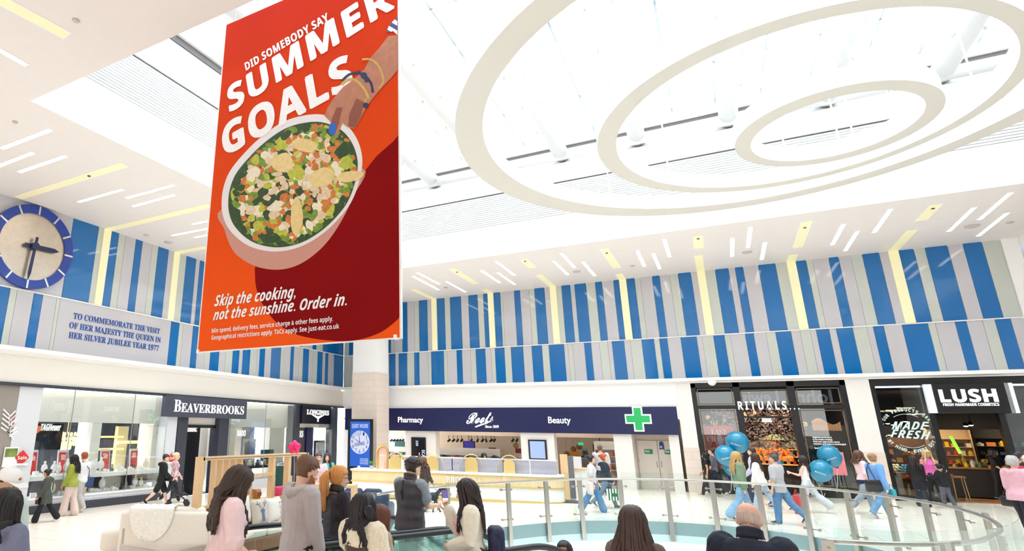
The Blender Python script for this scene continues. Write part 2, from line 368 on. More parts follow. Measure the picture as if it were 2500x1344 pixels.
LOE = end
CODE = {'B': 0, 'L': 1, 'S': 2}
def tier(name, cuts, zb, zt, axis):                    # cuts: [(coord, code)...] + end
    mb = MB()
    for (a, c), (b, _) in zip(cuts, cuts[1:]):
        mb.mi = CODE[c]; g = .006
        if axis == 'B': mb.box((a + g, YB, zb), (b - g, YB + .06, zt))
        else: mb.box((XL - .06, a + g, zb), (XL, b - g, zt))
    mb.mi = 3
    if axis == 'B': mb.box((cuts[0][0], YB + .03, zb), (cuts[-1][0], YB + .1, zt))
    else: mb.box((XL - .1, cuts[0][0], zb), (XL - .03, cuts[-1][0], zt))
    struct(name, mb, [blue, lilac, sage, seam])
cx = BX(944.5, Z2)
cu = [(XL, 'S'), (-17.9, 'B'), (-17.1, 'L'), (-16.7, 'S'), (-16.3, 'B'), (-15.75, 'S')] + [(BX(p, Z2), c) for p, c in UP] + [(BX(UPE, Z2), 'B')]
tier('wall_back_upper', cu, Z2, Z3, 'B')
cl = [(XL, 'S'), (-17.75, 'S'), (-17.0, 'L'), (-16.6, 'B'), (-16.2, 'L'), (-15.9, 'S'), (-15.7, 'S')] + [(BX(p, Z1), c) for p, c in LO] + [(9.9, 'B')]
tier('wall_back_lower', cl, Z1, Z2, 'B')
XW = BX(UPE, Z2)
q1, _ = seq(0, 5.6, '838 B 1205 S 1332 B 1497 S 1570'); q2, _ = seq(0, 2.921, '830 L 907 B 957 L 1030 S 1075 B 1152 L 1212 S 1285 B 1357 L 1385 B 1440')
lu = [(-2., 'B'), (1.0, 'S'), (2., 'L')] + [(LY(p, Z2), c) for p, c in q1 + q2]
y = lu[-1][0] + .55
for i, c in enumerate('SLBLSBLBSBLSBLBSLBSB'):
    lu.append((y, c)); y += (.5, .35, .62, .4)[i % 4]
    if y > YB - .3: break
lu.append((YB, 'B')); tier('wall_left_upper', lu, Z2, Z3, 'L')
q1, _ = seq(0, 5.6, '5 S 105 L 340 B 470 L 665 S 715 L 720'); q2, _ = seq(380, 3.733, '103 B 180 S 218 L 308 B 362 L 435 S 485 B 567 L 625 S 690 B 750 L 782 B 850 S 912 L 937 B 985 L 1042 B 1130 S 1160 L 1220 B 1250 L 1300 S 1335 B 1388 L 1425 S 1468 B 1515 L 1540 B 1567 L 1620 B 1640')
ll = [(-2., 'L'), (1.5, 'S'), (3, 'L'), (LY(-40, Z1), 'B')] + [(LY(p, Z1), c) for p, c in q1 + q2] + [(YB, 'B')]
tier('wall_left_lower', ll, Z1, Z2, 'L')
mb = MB(); mb.box((XL, YB - .05, Z2 - .02), (XW, YB - .001, Z2 + .02)); struct('trim_back_line', mb, seam)
mb = MB(); mb.box((XL + .001, -2, Z2 - .02), (XL + .05, YB - .05, Z2 + .02)); struct('trim_left_line', mb, seam)
def ledge(name, axis):
    mb = MB(); mb.mi = 0
    prof = [(0, 4.52), (-.28, 4.5), (-.28, 4.38), (-.05, 4.34), (-.05, 4.28), (.1, 4.28), (.1, 4.52)]
    if axis == 'B': mb.prism([(XL, YB + a, z) for a, z in prof], (28.5, 0, 0))
    else: mb.prism([(XL - a, -2, z) for a, z in prof], (0, YB + 2 - .28, 0))
    struct(name, mb, white)
ledge('trim_back_ledge', 'B'); ledge('trim_left_ledge', 'L')
# white corner pillar and the passage at the right end of the upper wall
mb = MB(); mb.box((XW, YB - .1, 4.6), (XW + .42, YB + .3, ZC)); struct('wall_end_pier', mb, white)
mb = MB(); mb.box((XW + .42, YB - .3, 8.75), (14, YB - .05, ZC)); struct('trim_passage_head', mb, white)
mb = MB(); mb.box((XW + .42, YB + .6, 4.5), (14, YB + .8, ZC)); struct('wall_passage', mb, mat('passage_grey', '76777d', .5))
# outer shell (behind the camera and to the right: the rest of the mall)
mb = MB(); mb.box((13.8, -12, -.4), (14, YB + 8, 9.3)); struct('wall_right', mb, plaster)
mb = MB(); mb.box((-18.4, -12.2, -.4), (14, -12, 9.3)); struct('wall_front', mb, plaster)
mb = MB(); mb.box((-18.6, -12, -.6), (-18.4, -2, 9.3)); struct('wall_left_near', mb, plaster)
# ---- light strips
strip_m = mat('strip_light', 'ffffff', .5, emit=5, ecol='fffaf2')
yel_m = mat('warm_strip_light', 'ece5bd', .5, emit=.22, ecol='f8f0bc')
trimw = mat('light_trim', 'ffffff', .5)
def ceil_strip(px, w, m, name, label, group, detail=None):
    a, b = atz(*px[0], ZC), atz(*px[1], ZC); d = (b - a); L = d.length; c = (a + b) / 2; ang = math.atan2(d.y, d.x)
    root = empty(name, (c.x, c.y, ZC), ang, label=label, cat='ceiling light', group=group)
    mb = MB(); mb.box((-L / 2, -w / 2, -.012), (L / 2, w / 2, .004)); obj('diffuser', mb, m, root)
    mb = MB()
    for lo, hi in (((-L / 2 - .015, -w / 2 - .015), (L / 2 + .015, -w / 2)), ((-L / 2 - .015, w / 2), (L / 2 + .015, w / 2 + .015)), ((-L / 2 - .015, -w / 2), (-L / 2, w / 2)), ((L / 2, -w / 2), (L / 2 + .015, w / 2))): mb.box((*lo, -.014), (*hi, .004))
    obj('rim', mb, trimw, root)
    if detail: mb = MB(); mb.ell((L * detail, 0, -.02), (.05, .05, .03), 10); obj('sensor', mb, darkgap, root)
z5 = lambda q: [(960 + x / 3.676, 380 + y / 3.676) for x, y in q]; z8 = lambda q: [(1600 + x / 2.584, 440 + y / 2.584) for x, y in q]
z3 = lambda q: [(x / 2.688, y / 2.688) for x, y in q]; z4 = lambda q: [(x / 2.921, 460 + y / 2.921) for x, y in q]; z1 = lambda q: [(940 + x / 4.8, 680 + y / 4.8) for x, y in q]
RW = [z5(q) for q in (((212, 1043), (418, 1150)), ((790, 1025), (958, 1137)), ((922, 945), (1092, 1070)), ((938, 1045), (1092, 1153)), ((1440, 942), (1570, 1066)), ((1505, 868), (1632, 1003)), ((1703, 950), (1810, 1075)), ((2190, 848), (2255, 990)), ((2333, 873), (2392, 1012)), ((2430, 743), (2480, 905)))]
RW += [z1(q) for q in (((330, -30), (632, 128)), ((715, 28), (945, 153)))]
RW += [z8(q) for q in (((485, 362), (484, 478)), ((599, 295), (584, 423)), ((691, 390), (670, 498)), ((1187, 275), (1115, 405)), ((1274, 320), (1197, 442)), ((1483, 180), (1378, 328)), ((2010, 170), (1850, 320)), ((2240, 76), (2043, 246)), ((2217, 205), (2035, 350)))]
RW.sort(key=lambda q: q[0][0] + q[1][0])
ORD = 'first second third fourth fifth sixth seventh eighth ninth tenth eleventh twelfth thirteenth fourteenth fifteenth sixteenth seventeenth eighteenth nineteenth twentieth twenty-first twenty-second twenty-third'.split()
for i, q in enumerate(RW): ceil_strip(q, .125, strip_m, 'ceiling_light', 'slim white light strip in the back soffit, %s counting from the orange banner' % ORD[i], 'white light strips in the back soffit')
LW = [z3(q) for q in (((335, 848), (10, 972)), ((215, 1000), (-60, 1106)), ((435, 1020), (125, 1127)), ((805, 1240), (515, 1323)), ((1140, 1212), (828, 1297)), ((1145, 1275), (870, 1352)), ((175, 425), (-30, 310)))] + [z4(q) for q in (((1500, 226), (1370, 252)), ((1490, 281), (1225, 333)), ((1500, 325), (1385, 347)))]
LL = ['long white light strip above the clock, nearest the skylight corner', 'white light strip cut by the left edge, below the long strip', 'white light strip just below and right of the long strip', 'white light strip between two yellow strips left of banner', 'upper of the white strip pair close to the orange banner', 'lower of the white strip pair close to the orange banner', 'white light strip at the far upper left of the ceiling', 'short white strip touching the banner edge, topmost of three', 'white strip beside the banner, middle and longest of three', 'short white strip beside the banner, lowest of three']
for q, l in zip(LW, LL): ceil_strip(q, .125, strip_m, 'ceiling_light', l, 'white light strips in the left soffit')
RY = [z5(((525, 1010), (745, 1145))), z5(((1165, 925), (1255, 1003))), z5(((1890, 830), (2010, 1003))), z8(((268, 348), (275, 425))), z8(((955, 258), (896, 422))), z8(((1770, 152), (1675, 252)))]
for i, q in enumerate(RY): ceil_strip(q, .3, yel_m, 'ceiling_light', 'pale yellow free light strip in the back soffit, %s from the banner' % ORD[i], 'yellow light strips in the back soffit', .1 - .4)
ceil_strip(z3(((815, 1078), (120, 1295))), .26, yel_m, 'ceiling_light', 'long pale yellow light strip running above the wall clock', 'yellow light strips in the left soffit', -.2)
ceil_strip(z3(((440, 230), (-30, -20))), .26, yel_m, 'ceiling_light', 'pale yellow light strip at the top left corner of the ceiling', 'yellow light strips in the left soffit')
def fold_strip(axis, px, pe, label):                   # strip that runs along the ceiling and folds down the wall
    if axis == 'B':
        X = BX(px, Z2); root = empty('wall_light', (X, YB, Z2), label=label, cat='light strip', group='light strips folded down the striped walls')
        y0 = atz(*pe, ZC).y; mb = MB(); mb.box((X - .15, YB - .035, Z2 + .03), (X + .15, YB - .001, ZC - .01)); wpart('wall_diffuser', mb, yel_m, root)
        mb = MB(); mb.box((X - .15, y0, ZC - .014), (X + .15, YB - .001, ZC - .001)); wpart('ceiling_diffuser', mb, yel_m, root)
    else:
        Y = LY(px, Z2); root = empty('wall_light', (XL, Y, Z2), label=label, cat='light strip', group='light strips folded down the striped walls')
        x0 = atz(*pe, ZC).x; mb = MB(); mb.box((XL + .001, Y - .15, Z2 + .03), (XL + .035, Y + .15, ZC - .01)); wpart('wall_diffuser', mb, yel_m, root)
        mb = MB(); mb.box((XL + .001, Y - .15, ZC - .014), (x0, Y + .15, ZC - .001)); wpart('ceiling_diffuser', mb, yel_m, root)
for i, (px, pe) in enumerate(((1062.5, (1010, 705)), (1204, (1183, 706)), (1360.6, (1322, 669)), (1536.5, (1516, 667)), (1734.5, (1709, 622)), (1963.5, (1940, 621)), (2223.7, (2229, 561)))):
    fold_strip('B', px, pe, 'warm light strip folding down the back striped wall, %s from the column' % ORD[i])
fold_strip('L', 237.5, (510, 498), 'warm light strip folding down the left wall, nearer the clock')
fold_strip('L', 415, (505, 603), 'warm light strip folding down the left wall, nearer the banner')
# ---- small ceiling fittings
for i, (px, py, r, l) in enumerate(((1408, 662, .17, 'round ceiling speaker over the light strips right of the banner'), (1824, 615, .17, 'round ceiling speaker near the middle of the back soffit'), (2373, 551, .2, 'round ceiling speaker at the right end of the soffit'), (411, 591, .16, 'round ceiling speaker over the left wall stripes'), (1544, 648, .1, 'small dome sensor in the soffit near the column of strips'), (2466, 542, .1, 'small dome sensor at the far right of the soffit'), (357, 573, .1, 'small dome sensor over the left wall stripes'), (185, 49, .06, 'tiny dark spot fitting in the upper left ceiling'), (37, 297, .06, 'tiny dark spot fitting above the left light strips'), (1088, 701, .12, 'round ceiling speaker beside the second banner-side strip'))):
    p = atz(px, py, ZC); mb = MB(); mb.lathe([(r, .0), (r, -.02), (r * .85, -.03), (r * .5, -.03 - r * .15), (.01, -.03 - r * .2)], (0, 0, 0), 20)
    obj('ceiling_speaker' if r > .11 else 'ceiling_sensor', mb, mat('speaker_grille', 'c9c2bd', .6), smooth=True, label=l, cat='ceiling speaker' if r > .11 else 'sensor').location = p
# ---- commemorative lettering and the wall clock
blue_ink = mat('blue_lettering', '1f4fa3', .35)
root = empty('commemorative_inscription', (XL, LY(280, 5.4), 5.4), label='dark blue capitals commemorating a 1977 royal visit on left wall', cat='inscription')
for t, a, b, h in (('TO COMMEMORATE THE VISIT', (178, 780), (390, 812), 22), ('OF HER MAJESTY THE QUEEN IN', (168, 800.5), (392, 835), 22), ('HER SILVER JUBILEE YEAR 1977', (167, 823), (387, 857), 22)):
    A, B = atx(*a, XL + .01), atx(*b, XL + .01); z = (A.z + B.z) / 2; A.z = B.z = z
    wpart('text_line', text_mb(t, 'serif', A, B, (0, 0, .2), .006, .006), blue_ink, root)
cc = atx(75, 603, XL); root = empty('wall_clock', cc, label='large round wall clock with blue rim and bronze dial', cat='clock')
RC = 1.36
def disc(mb, r0, r1, x0, x1, a0=0, a1=2 * math.pi, n=72):
    A = []; k = n + 1
    for r, x in ((r0, x0), (r1, x0), (r1, x1), (r0, x1)): A += [Vector((x, r * math.cos(a0 + (a1 - a0) * i / n), r * math.sin(a0 + (a1 - a0) * i / n))) for i in range(k)]
    mb.add(A, [(j * k + i, j * k + i + 1, ((j + 1) % 4) * k + i + 1, ((j + 1) % 4) * k + i) for j in range(4) for i in range(n)])
mb = MB(); mb.loft([(Vector((0.02, 0, 0)), (0, 1.09, 0), (0, 0, 1.09)), (Vector((.1, 0, 0)), (0, 1.09, 0), (0, 0, 1.09))], 72)
obj('dial', mb, mat('bronze_dial', 'cdbfae', .32, .8, bump=.3, bscale=6), root)
mb = MB(); disc(mb, 1.08, RC, .02, .16); obj('rim', mb, mat('clock_blue', '1f3f9e', .25), root)
for i in range(12):
    a = math.pi / 6 * i; T = Matrix.Rotation(a, 4, 'X'); mb = MB(); mb.box((.15, 1.07, -.028), (.175, RC - .005, .028), T); obj('hour_mark', mb, mat('silver_mark', 'dcd8d4', .25, .8), root)
def hand(name, ang, L, w, x):                          # angle from 12 o'clock, clockwise as seen from the hall
    T = Matrix.Rotation(-rad(ang), 4, 'X'); mb = MB(); mb.prism([T @ Vector(p) for p in ((x, -w / 2, -.3), (x, w / 2, -.3), (x, w * .6, L * .8), (x, 0, L), (x, -w * .6, L * .8))], (.03, 0, 0)); obj(name, mb, mat('navy_hand', '1b2350', .3), root)
hand('hour_hand', 88, .85, .12, .18); hand('minute_hand', 183, 1.12, .08, .24)
mb = MB(); mb.loft([(Vector((.1, 0, 0)), (0, .12, 0), (0, 0, .12)), (Vector((.3, 0, 0)), (0, .12, 0), (0, 0, .12))], 20); obj('hub', mb, mat('navy_hand', '1b2350'), root)
# ---- the hanging banner
YBN = 8.0
W0, W1 = aty(480, 861, YBN), aty(980, 825, YBN); zb = (W0.z + W1.z) / 2; zt = aty(556, 58, YBN).z
bx0, bx1 = W0.x, W1.x; bc = Vector(((bx0 + bx1) / 2, YBN, zb))
ban = empty('hanging_banner', bc, label='tall orange advertising banner with a salad bowl, hung from the roof', cat='banner')
mb = MB(); mb.box((bx0, YBN, zb), (bx1, YBN + .05, zt)); wpart('panel', mb, mat('banner_edge', 'f4f1ee', .5), ban)
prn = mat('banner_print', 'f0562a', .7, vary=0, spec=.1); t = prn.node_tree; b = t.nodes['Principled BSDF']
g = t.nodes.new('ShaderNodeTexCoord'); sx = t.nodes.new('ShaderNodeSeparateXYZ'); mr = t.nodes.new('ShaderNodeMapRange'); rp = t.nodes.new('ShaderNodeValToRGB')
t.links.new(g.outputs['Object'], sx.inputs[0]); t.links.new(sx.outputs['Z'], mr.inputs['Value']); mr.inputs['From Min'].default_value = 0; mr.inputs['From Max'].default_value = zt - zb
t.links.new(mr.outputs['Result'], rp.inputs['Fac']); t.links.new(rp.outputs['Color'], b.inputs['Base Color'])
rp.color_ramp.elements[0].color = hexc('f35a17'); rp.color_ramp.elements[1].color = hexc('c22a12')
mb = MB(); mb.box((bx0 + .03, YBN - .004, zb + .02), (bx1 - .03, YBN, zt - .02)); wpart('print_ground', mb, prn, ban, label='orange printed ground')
# everything below is print on that face; each layer a millimetre above the last
def bpt(x, y, k): return aty(x, y, YBN - .005 - .0015 * k)
def clipx(pts): return [Vector((min(max(p.x, bx0 + .03), bx1 - .03), p.y, p.z)) for p in pts]
def bpoly(mb, pts, k): mb.poly(clipx([bpt(x, y, k) for x, y in pts]))
def spl(P, k=6, closed=True):
    o = []; n = len(P)
    for i in range(n if closed else n - 1):
        a, b, c, d = (Vector(P[(i + j) % n] if closed else P[min(max(i + j, 0), n - 1)]) for j in (-1, 0, 1, 2))
        for j in range(k):
            t = j / k; o.append(tuple(.5 * ((2 * b) + (c - a) * t + (2 * a - 5 * b + 4 * c - d) * t * t + (3 * b - a - 3 * c + d) * t ** 3)))
    if not closed: o.append(tuple(P[-1]))
    return o
shd = mat('print_deep_red', '860d10', .6, vary=.1, bscale=.5, spec=.05)
mb = MB(); bpoly(mb, [(979, 328), (960, 345), (920, 380), (880, 430), (700, 500), (640, 600)] + spl([(622, 655), (625, 700), (640, 740), (664, 775), (690, 798), (730, 818), (790, 829), (850, 832), (900, 822), (940, 804), (979, 772)], 4, False), 1); wpart('print_shadow', mb, shd, ban, label='dark red printed bowl shadow')
wht = mat('print_white', 'f3eeec', .5)
tl = MB()
def btext(t, style, p0, p1, cap_top, fat=.0, spc=1, k=6, mbx=None):
    A, B = bpt(*p0, k), bpt(*p1, k); C = bpt(*cap_top, k); u = C - A; w = (B - A).normalized() * u.length
    for i, (dx, dz) in enumerate(((0, 0), (1, .4), (-1, -.4), (.4, -1), (-.4, 1)) if fat else ((0, 0),)):
        o = w * dx * fat + u * dz * fat + Vector((0, -.0002 * i, 0)); text_mb(t, style, A + o, B + o, u, .0006, 0, spc, mbx=mbx)
btext('DID SOMEBODY SAY', 'sans', (601, 172), (804, 49), (597, 155), .02, 1.06, mbx=tl)
btext('SUMMER', 'sans', (562, 273), (962, 18), (554, 218), .035, 1.1, mbx=tl)
btext('GOALS', 'sans', (548, 380), (862, 207), (541, 312), .035, 1.08, mbx=tl)
wpart('headline_lettering', tl, wht, ban, label='bold white slanting headline')
tl = MB()
btext('Skip the cooking,', 'ital', (523, 747), (721, 725), (527, 722), .012, mbx=tl)
btext('not the sunshine. Order in.', 'ital', (520, 781), (846, 744), (524, 757), .012, mbx=tl)
btext('Min spend, delivery fees, service charge & other fees apply.', 'sans', (517, 812), (813, 783), (517.5, 802), mbx=tl)
btext('Geographical restrictions apply. T&Cs apply. See just-eat.co.uk', 'sans', (516, 829), (828, 801), (516.5, 819), mbx=tl)
wpart('small_lettering', tl, wht, ban, label='white slogan and small print')
# printed arm, hand and bracelets
skin_p = mat('print_skin', 'b4765a', .5, vary=.12, bscale=6)
mb = MB(); bpoly(mb, [(979, 82)] + [(948, 88), (925, 118), (905, 140), (890, 168), (862, 195), (838, 212), (818, 235), (800, 262), (792, 282), (806, 296), (812, 330), (824, 330), (836, 300), (848, 310), (866, 314), (880, 290), (894, 262), (910, 240), (930, 216), (955, 190)] + [(979, 168)], 7); wpart('printed_arm', mb, skin_p, ban, label='printed tanned arm and hand')
mb = MB(); bpoly(mb, [(836, 262), (822, 262), (810, 290), (808, 318), (818, 326), (828, 300)], 8); bpoly(mb, [(870, 240), (890, 250), (880, 285), (866, 312), (850, 308), (852, 280)], 8); wpart('printed_hand_shade', mb, mat('print_skin_dark', '8a4a37', .5, vary=.1), ban)
mb = MB(); bpoly(mb, spl([(806, 303), (818, 300), (820, 316), (815, 329), (806, 328), (803, 314)], 4), 9); wpart('printed_nail', mb, mat('print_nail', '1763c4', .3), ban, label='blue printed nail')
mb = MB(); bpoly(mb, [(979, 35), (966, 44), (950, 62), (942, 80), (960, 76), (979, 82)], 8); wpart('printed_cuff', mb, wave_mat('print_cuff', 'f1ece6', '3b4f86', 3.1, 'DIAGONAL', .5), ban, label='printed patterned cuff')
def bline(mb, pts, w, k):
    P = spl(pts, 5, False)
    for i in range(len(P) - 1):
        a, c = Vector(P[i]), Vector(P[i + 1]); nrm = (c - a).normalized(); nrm = Vector((-nrm.y, nrm.x)) * w / 2
        mb.poly([bpt(*(a + nrm), k), bpt(*(c + nrm), k), bpt(*(c - nrm), k), bpt(*(a - nrm), k)])
gold = mat('print_gold', 'c9a055', .45, vary=.3, bscale=60); navy_p = mat('print_navy', '20264f', .45)
mb = MB(); bline(mb, [(884, 145), (905, 145), (922, 158), (932, 178), (936, 198), (926, 216)], 5, 10); wpart('printed_gold_chain', mb, gold, ban, label='printed gold bracelet'); mb = MB(); bline(mb, [(834, 206), (846, 196), (864, 194), (880, 206), (892, 222), (900, 240)], 7, 10); bline(mb, [(893, 240), (892, 262)], 5, 10)
wpart('printed_gold_chain', mb, gold, ban, label='printed gold bracelets')
mb = MB(); bline(mb, [(834, 198), (852, 182), (874, 178), (892, 186), (906, 204), (910, 226)], 6, 10)
for x, y, r in ((876, 177, 5), (888, 184, 8), (895, 195, 6), (893, 257, 7)): bpoly(mb, [(x + r * math.cos(a), y + r * math.sin(a)) for a in [i * math.pi / 6 for i in range(12)]], 11)
wpart('printed_beads', mb, navy_p, ban, label='printed dark blue bead bracelet')
# printed bowl and salad
mb = MB(); bpoly(mb, spl([(541, 510), (548, 560), (568, 610), (600, 638), (640, 654), (690, 657), (740, 640), (790, 600), (830, 545), (862, 480), (884, 410), (700, 450)], 5), 2); wpart('printed_bowl_side', mb, mat('print_bowl_side', 'c98f80', .5, vary=.05), ban, label='pinkish side of printed bowl')
RIM = spl([(560, 420), (598, 372), (640, 332), (690, 298), (740, 282), (790, 280), (840, 300), (870, 336), (884, 380), (882, 420), (868, 470), (845, 512), (800, 560), (750, 594), (700, 611), (650, 612), (600, 596), (560, 560), (543, 520), (543, 470)], 5)
mb = MB(); bpoly(mb, RIM, 3); wpart('printed_bowl', mb, mat('print_bowl', 'e6dfde', .5, vary=.03), ban, label='pale printed bowl rim')
cxs, cys = sum(p[0] for p in RIM) / len(RIM), sum(p[1] for p in RIM) / len(RIM)
INN = [(cxs + (x - cxs) * .92 + 2, cys + (y - cys) * .915 + 4) for x, y in RIM]
mb = MB(); bpoly(mb, INN, 4); wpart('printed_salad_base', mb, mat('print_leaf_dark', '2d4a20', .5, vary=.3, bscale=9), ban)
SAL = {'leaf': ('6f8f2c', .3), 'lime': ('b5b83a', .2), 'dark_leaf': ('26431f', .3), 'crouton': ('c9742a', .25), 'chicken': ('dcc3a2', .12), 'pale': ('e8dcc0', .08)}
SMB = {k: MB() for k in SAL}
def inside(x, y, P):
    c = False; j = len(P) - 1
    for i in range(len(P)):
        if (P[i][1] > y) != (P[j][1] > y) and x < (P[j][0] - P[i][0]) * (y - P[i][1]) / (P[j][1] - P[i][1]) + P[i][0]: c = not c
        j = i
    return c
RS = random.Random(11); done = 0; lay = 0
while done < 950:
    x, y = RS.uniform(548, 884), RS.uniform(284, 612)
    if not inside(x, y, INN): continue
    edge = not inside(cxs + (x - cxs) * 1.18, cys + (y - cys) * 1.18, INN)
    k = RS.choice(['leaf', 'lime', 'dark_leaf', 'leaf', 'dark_leaf', 'crouton'] if edge else ['leaf', 'lime', 'crouton', 'crouton', 'chicken', 'chicken', 'pale', 'dark_leaf'])
    L = RS.uniform(9, 19) if k in ('leaf', 'lime', 'dark_leaf') else RS.uniform(8, 15)
    if k == 'pale': L = RS.uniform(10, 22)
    an = RS.uniform(0, 6.28); asp = RS.uniform(.45, .9); nn = 9 if k != 'crouton' else 6; P = []
    for i in range(nn):
        a = 2 * math.pi * i / nn; r = L * RS.uniform(.7, 1.1); u, w = r * math.cos(a), r * math.sin(a) * asp
        P.append((x + u * math.cos(an) - w * math.sin(an), y + u * math.sin(an) + w * math.cos(an)))
    P = spl(P, 2) if k != 'crouton' else P
    if any(not inside(px, py, INN) for px, py in P): continue
    bpoly(SMB[k], P, 4.2 + 2.4 * done / 950); done += 1
for k, m in SMB.items(): wpart('printed_' + k, m, mat('print_' + k, SAL[k][0], .5, vary=SAL[k][1], bscale=14), ban)
mb = MB(); bpoly(mb, spl([(822, 430), (850, 418), (887, 420), (880, 436), (850, 444), (828, 442)], 4), 8); wpart('printed_cheese', mb, mat('print_cheese', 'e3c98e', .6, vary=.08, bscale=10, spec=.1), ban, label='pale shaving on printed salad'); mb = MB(); bpoly(mb, spl([(716, 344), (742, 338), (774, 352), (760, 372), (720, 362)], 4), 8); wpart('printed_cheese', mb, MATS['print_cheese'], ban, label='pale shaving on printed salad'); mb = MB(); bpoly(mb, spl([(752, 432), (790, 408), (816, 420), (808, 446), (770, 456)], 4), 8); wpart('printed_cheese', mb, MATS['print_cheese'], ban, label='pale shaving on printed salad'); mb = MB(); bpoly(mb, spl([(660, 390), (700, 372), (716, 400), (700, 420), (672, 414)], 4), 8); wpart('printed_cheese', mb, MATS['print_cheese'], ban, label='pale shaving on printed salad'); mb = MB(); bpoly(mb, spl([(712, 500), (728, 480), (740, 530), (728, 572), (712, 560)], 4), 8)
wpart('printed_cheese', mb, MATS['print_cheese'], ban, label='pale shaving on printed salad')
for x in (bx0 + .25, bx1 - .25):
    mb = MB(); mb.tube([(x, YBN + .02, zt - .02), (x, YBN + .02, 12.6)], .012, 6); wpart('hanging_wire', mb, steel, ban)
for x in (bx0 + .02, bx1 - .12): mb = MB(); mb.box((x, YBN - .03, zb - .01), (x + .05, YBN + .06, zb + .06)); wpart('clip', mb, white, ban)
# ================================================================ left row of shops (X = XL), floor about .36 lower there
ZL = TILT * XL
def LP(px, py, dx=0): return atx(px, py, XL + dx)
cream = mat('cream_board', 'efe9df', .55, vary=.015)
greyp = mat('pale_grey_board', 'dcdde2', .5, vary=.015)
navy = mat('navy_sign', '10194f', .3, vary=.02)
slate = mat('slate_sign', '444856', .45, vary=.02)
lit_white = mat('lit_letters', 'ffffff', .4, emit=.35, ecol='ffffff')
red = mat('sale_red', 'd9322f', .45, vary=.02)
darkin = mat('dark_interior', '22232a', .5)
woodl = mat('pale_oak', 'e2bd8d', .45, bump=.06, bscale=4, bstretch=(6, 6, .6), vary=.07)
gold_m = mat('brushed_gold', 'e3c785', .3, .85, bump=.04)
# fascia above the shops
zt = LP(200, 945).z
mb = MB(); mb.box((XL - .1, -2, zt), (XL + .02, YB, 4.3)); struct('wall_left_fascia', mb, cream)
mb = MB(); a, b = LP(0, 929), LP(400, 960); mb.box((XL - .02, 2, zt - .1), (XL + .1, YB - .02, zt)); struct('trim_left_shopfront', mb, charcoal)
Y0, Y1, Y2, Y3, Y4, Y5, Y6 = (LY(p, .9) for p in (14, 74, 398, 428, 548, 716, 820))
mb = MB(); mb.box((XL - .3, 2, ZL), (XL, Y0, zt)); struct('wall_left_neighbour', mb, mat('taupe_board', '9b918a', .5))
mb = MB(); mb.box((XL - .3, Y0, ZL), (XL + .02, Y1, zt - .1)); struct('wall_left_pilaster', mb, greyp)
# woven stripe decal on the pilaster
dec = empty('woven_stripe_decal', LP(24, 1035, .03), label='pale woven chevron stripe decal with pink bars on the grey pilaster', cat='decal')
mw, mp_ = MB(), MB()
def bar(m, x0, y0, x1, y1, w=3.2):
    d = Vector((x1 - x0, y1 - y0)).normalized() * w / 2; nx, ny = -d.y, d.x; m.prism([LP(x0 + nx, y0 + ny, .025), LP(x1 + nx, y1 + ny, .025), LP(x1 - nx, y1 - ny, .025), LP(x0 - nx, y0 - ny, .025)], (.006, 0, 0))
for i in range(5): bar(mw, 8 - i * 1.5, 998 + i * 11, 26 + i * 2 - (i > 2) * 6, 1016 + i * 11)
for i in range(6): bar(mp_ if i in (1, 3) else mw, 20 + i * .5, 1020 + i * 9, 38 + i * .8, 1002 + i * 10)
bar(mw, 16, 1050, 34, 1072)
wpart('white_stripe', mw, white, dec); wpart('pink_stripe', mp_, mat('decal_pink', 'eebcbc', .5), dec)
A, B = LP(3, 1140, .03), LP(46, 1090, .03); r = empty('picture_poster', Vector((XL + .03, (A.y + B.y) / 2, A.z)), label='white framed poster with green garden picture left of the window', cat='poster'); w = (B.y - A.y) / 2; h = B.z - A.z
mb = MB(); mb.box((0, -w, 0), (.03, w, h)); obj('frame', mb, white, r)
mb = MB(); mb.box((.03, -w * .9, h * .5), (.034, w * .85, h * .93)); obj('picture', mb, mat('garden_picture', '8aa04c', .5, vary=.5, bscale=3), r)
# ---- the jeweller's long window
zA, zB, zC, zD = LP(300, 1032).z, LP(200, 1156).z, LP(200, 1209).z, LP(200, 1230).z
mb = MB(); mb.mi = 0
mb.box((XL - 1.2, Y1, ZL), (XL + .04, Y2, ZL + .24)); mb.mi = 1; mb.box((XL - 1.15, Y1, ZL + .24), (XL, Y2, zC)); mb.mi = 2; mb.box((XL - 1.0, Y1, zC), (XL + .03, Y2, zC + .05))
for i in range(9):
    ya = Y1 + (Y2 - Y1) * i / 9; mb.mi = 1; mb.box((XL, ya + .06, ZL + .3), (XL + .02, ya + (Y2 - Y1) / 9 - .06, zC - .06))
struct('wall_left_window_base', mb, [charcoal, greyp, white])
mb = MB(); mb.box((XL - 1.3, Y1, zA), (XL - .45, Y2, zt - .1)); struct('wall_left_window_head', mb, cream)
mb = MB(); mb.box((XL - 1.0, Y1, zB - .13), (XL - .04, Y2, zB)); obj('display_shelf', mb, white, label='long white upper display shelf inside the jewellery window', cat='shelf')
Ya, Yb_, Yc, Yd = (LY(p, 1.9, XL - .9) for p in (60, 205, 228, 355))
mb = MB()
for ya, yb in ((Y1, Ya), (Yb_, Yc), (Yd, Y2)): mb.box((XL - 1.3, ya, zB), (XL - .5, yb, zA))
mb.box((XL - 1.3, Y1, zC), (XL - 1.0, Y2, zB - .1)); struct('wall_left_window_back', mb, cream)
mb = MB(); mb.box((XL - 6, Y1 - 1, ZL), (XL - 5.8, Y6, 3.4)); mb.box((XL - 6, Y1 - 1, 3.2), (XL - 1.3, Y6, 3.4)); struct('wall_jeweller_back', mb, darkin)
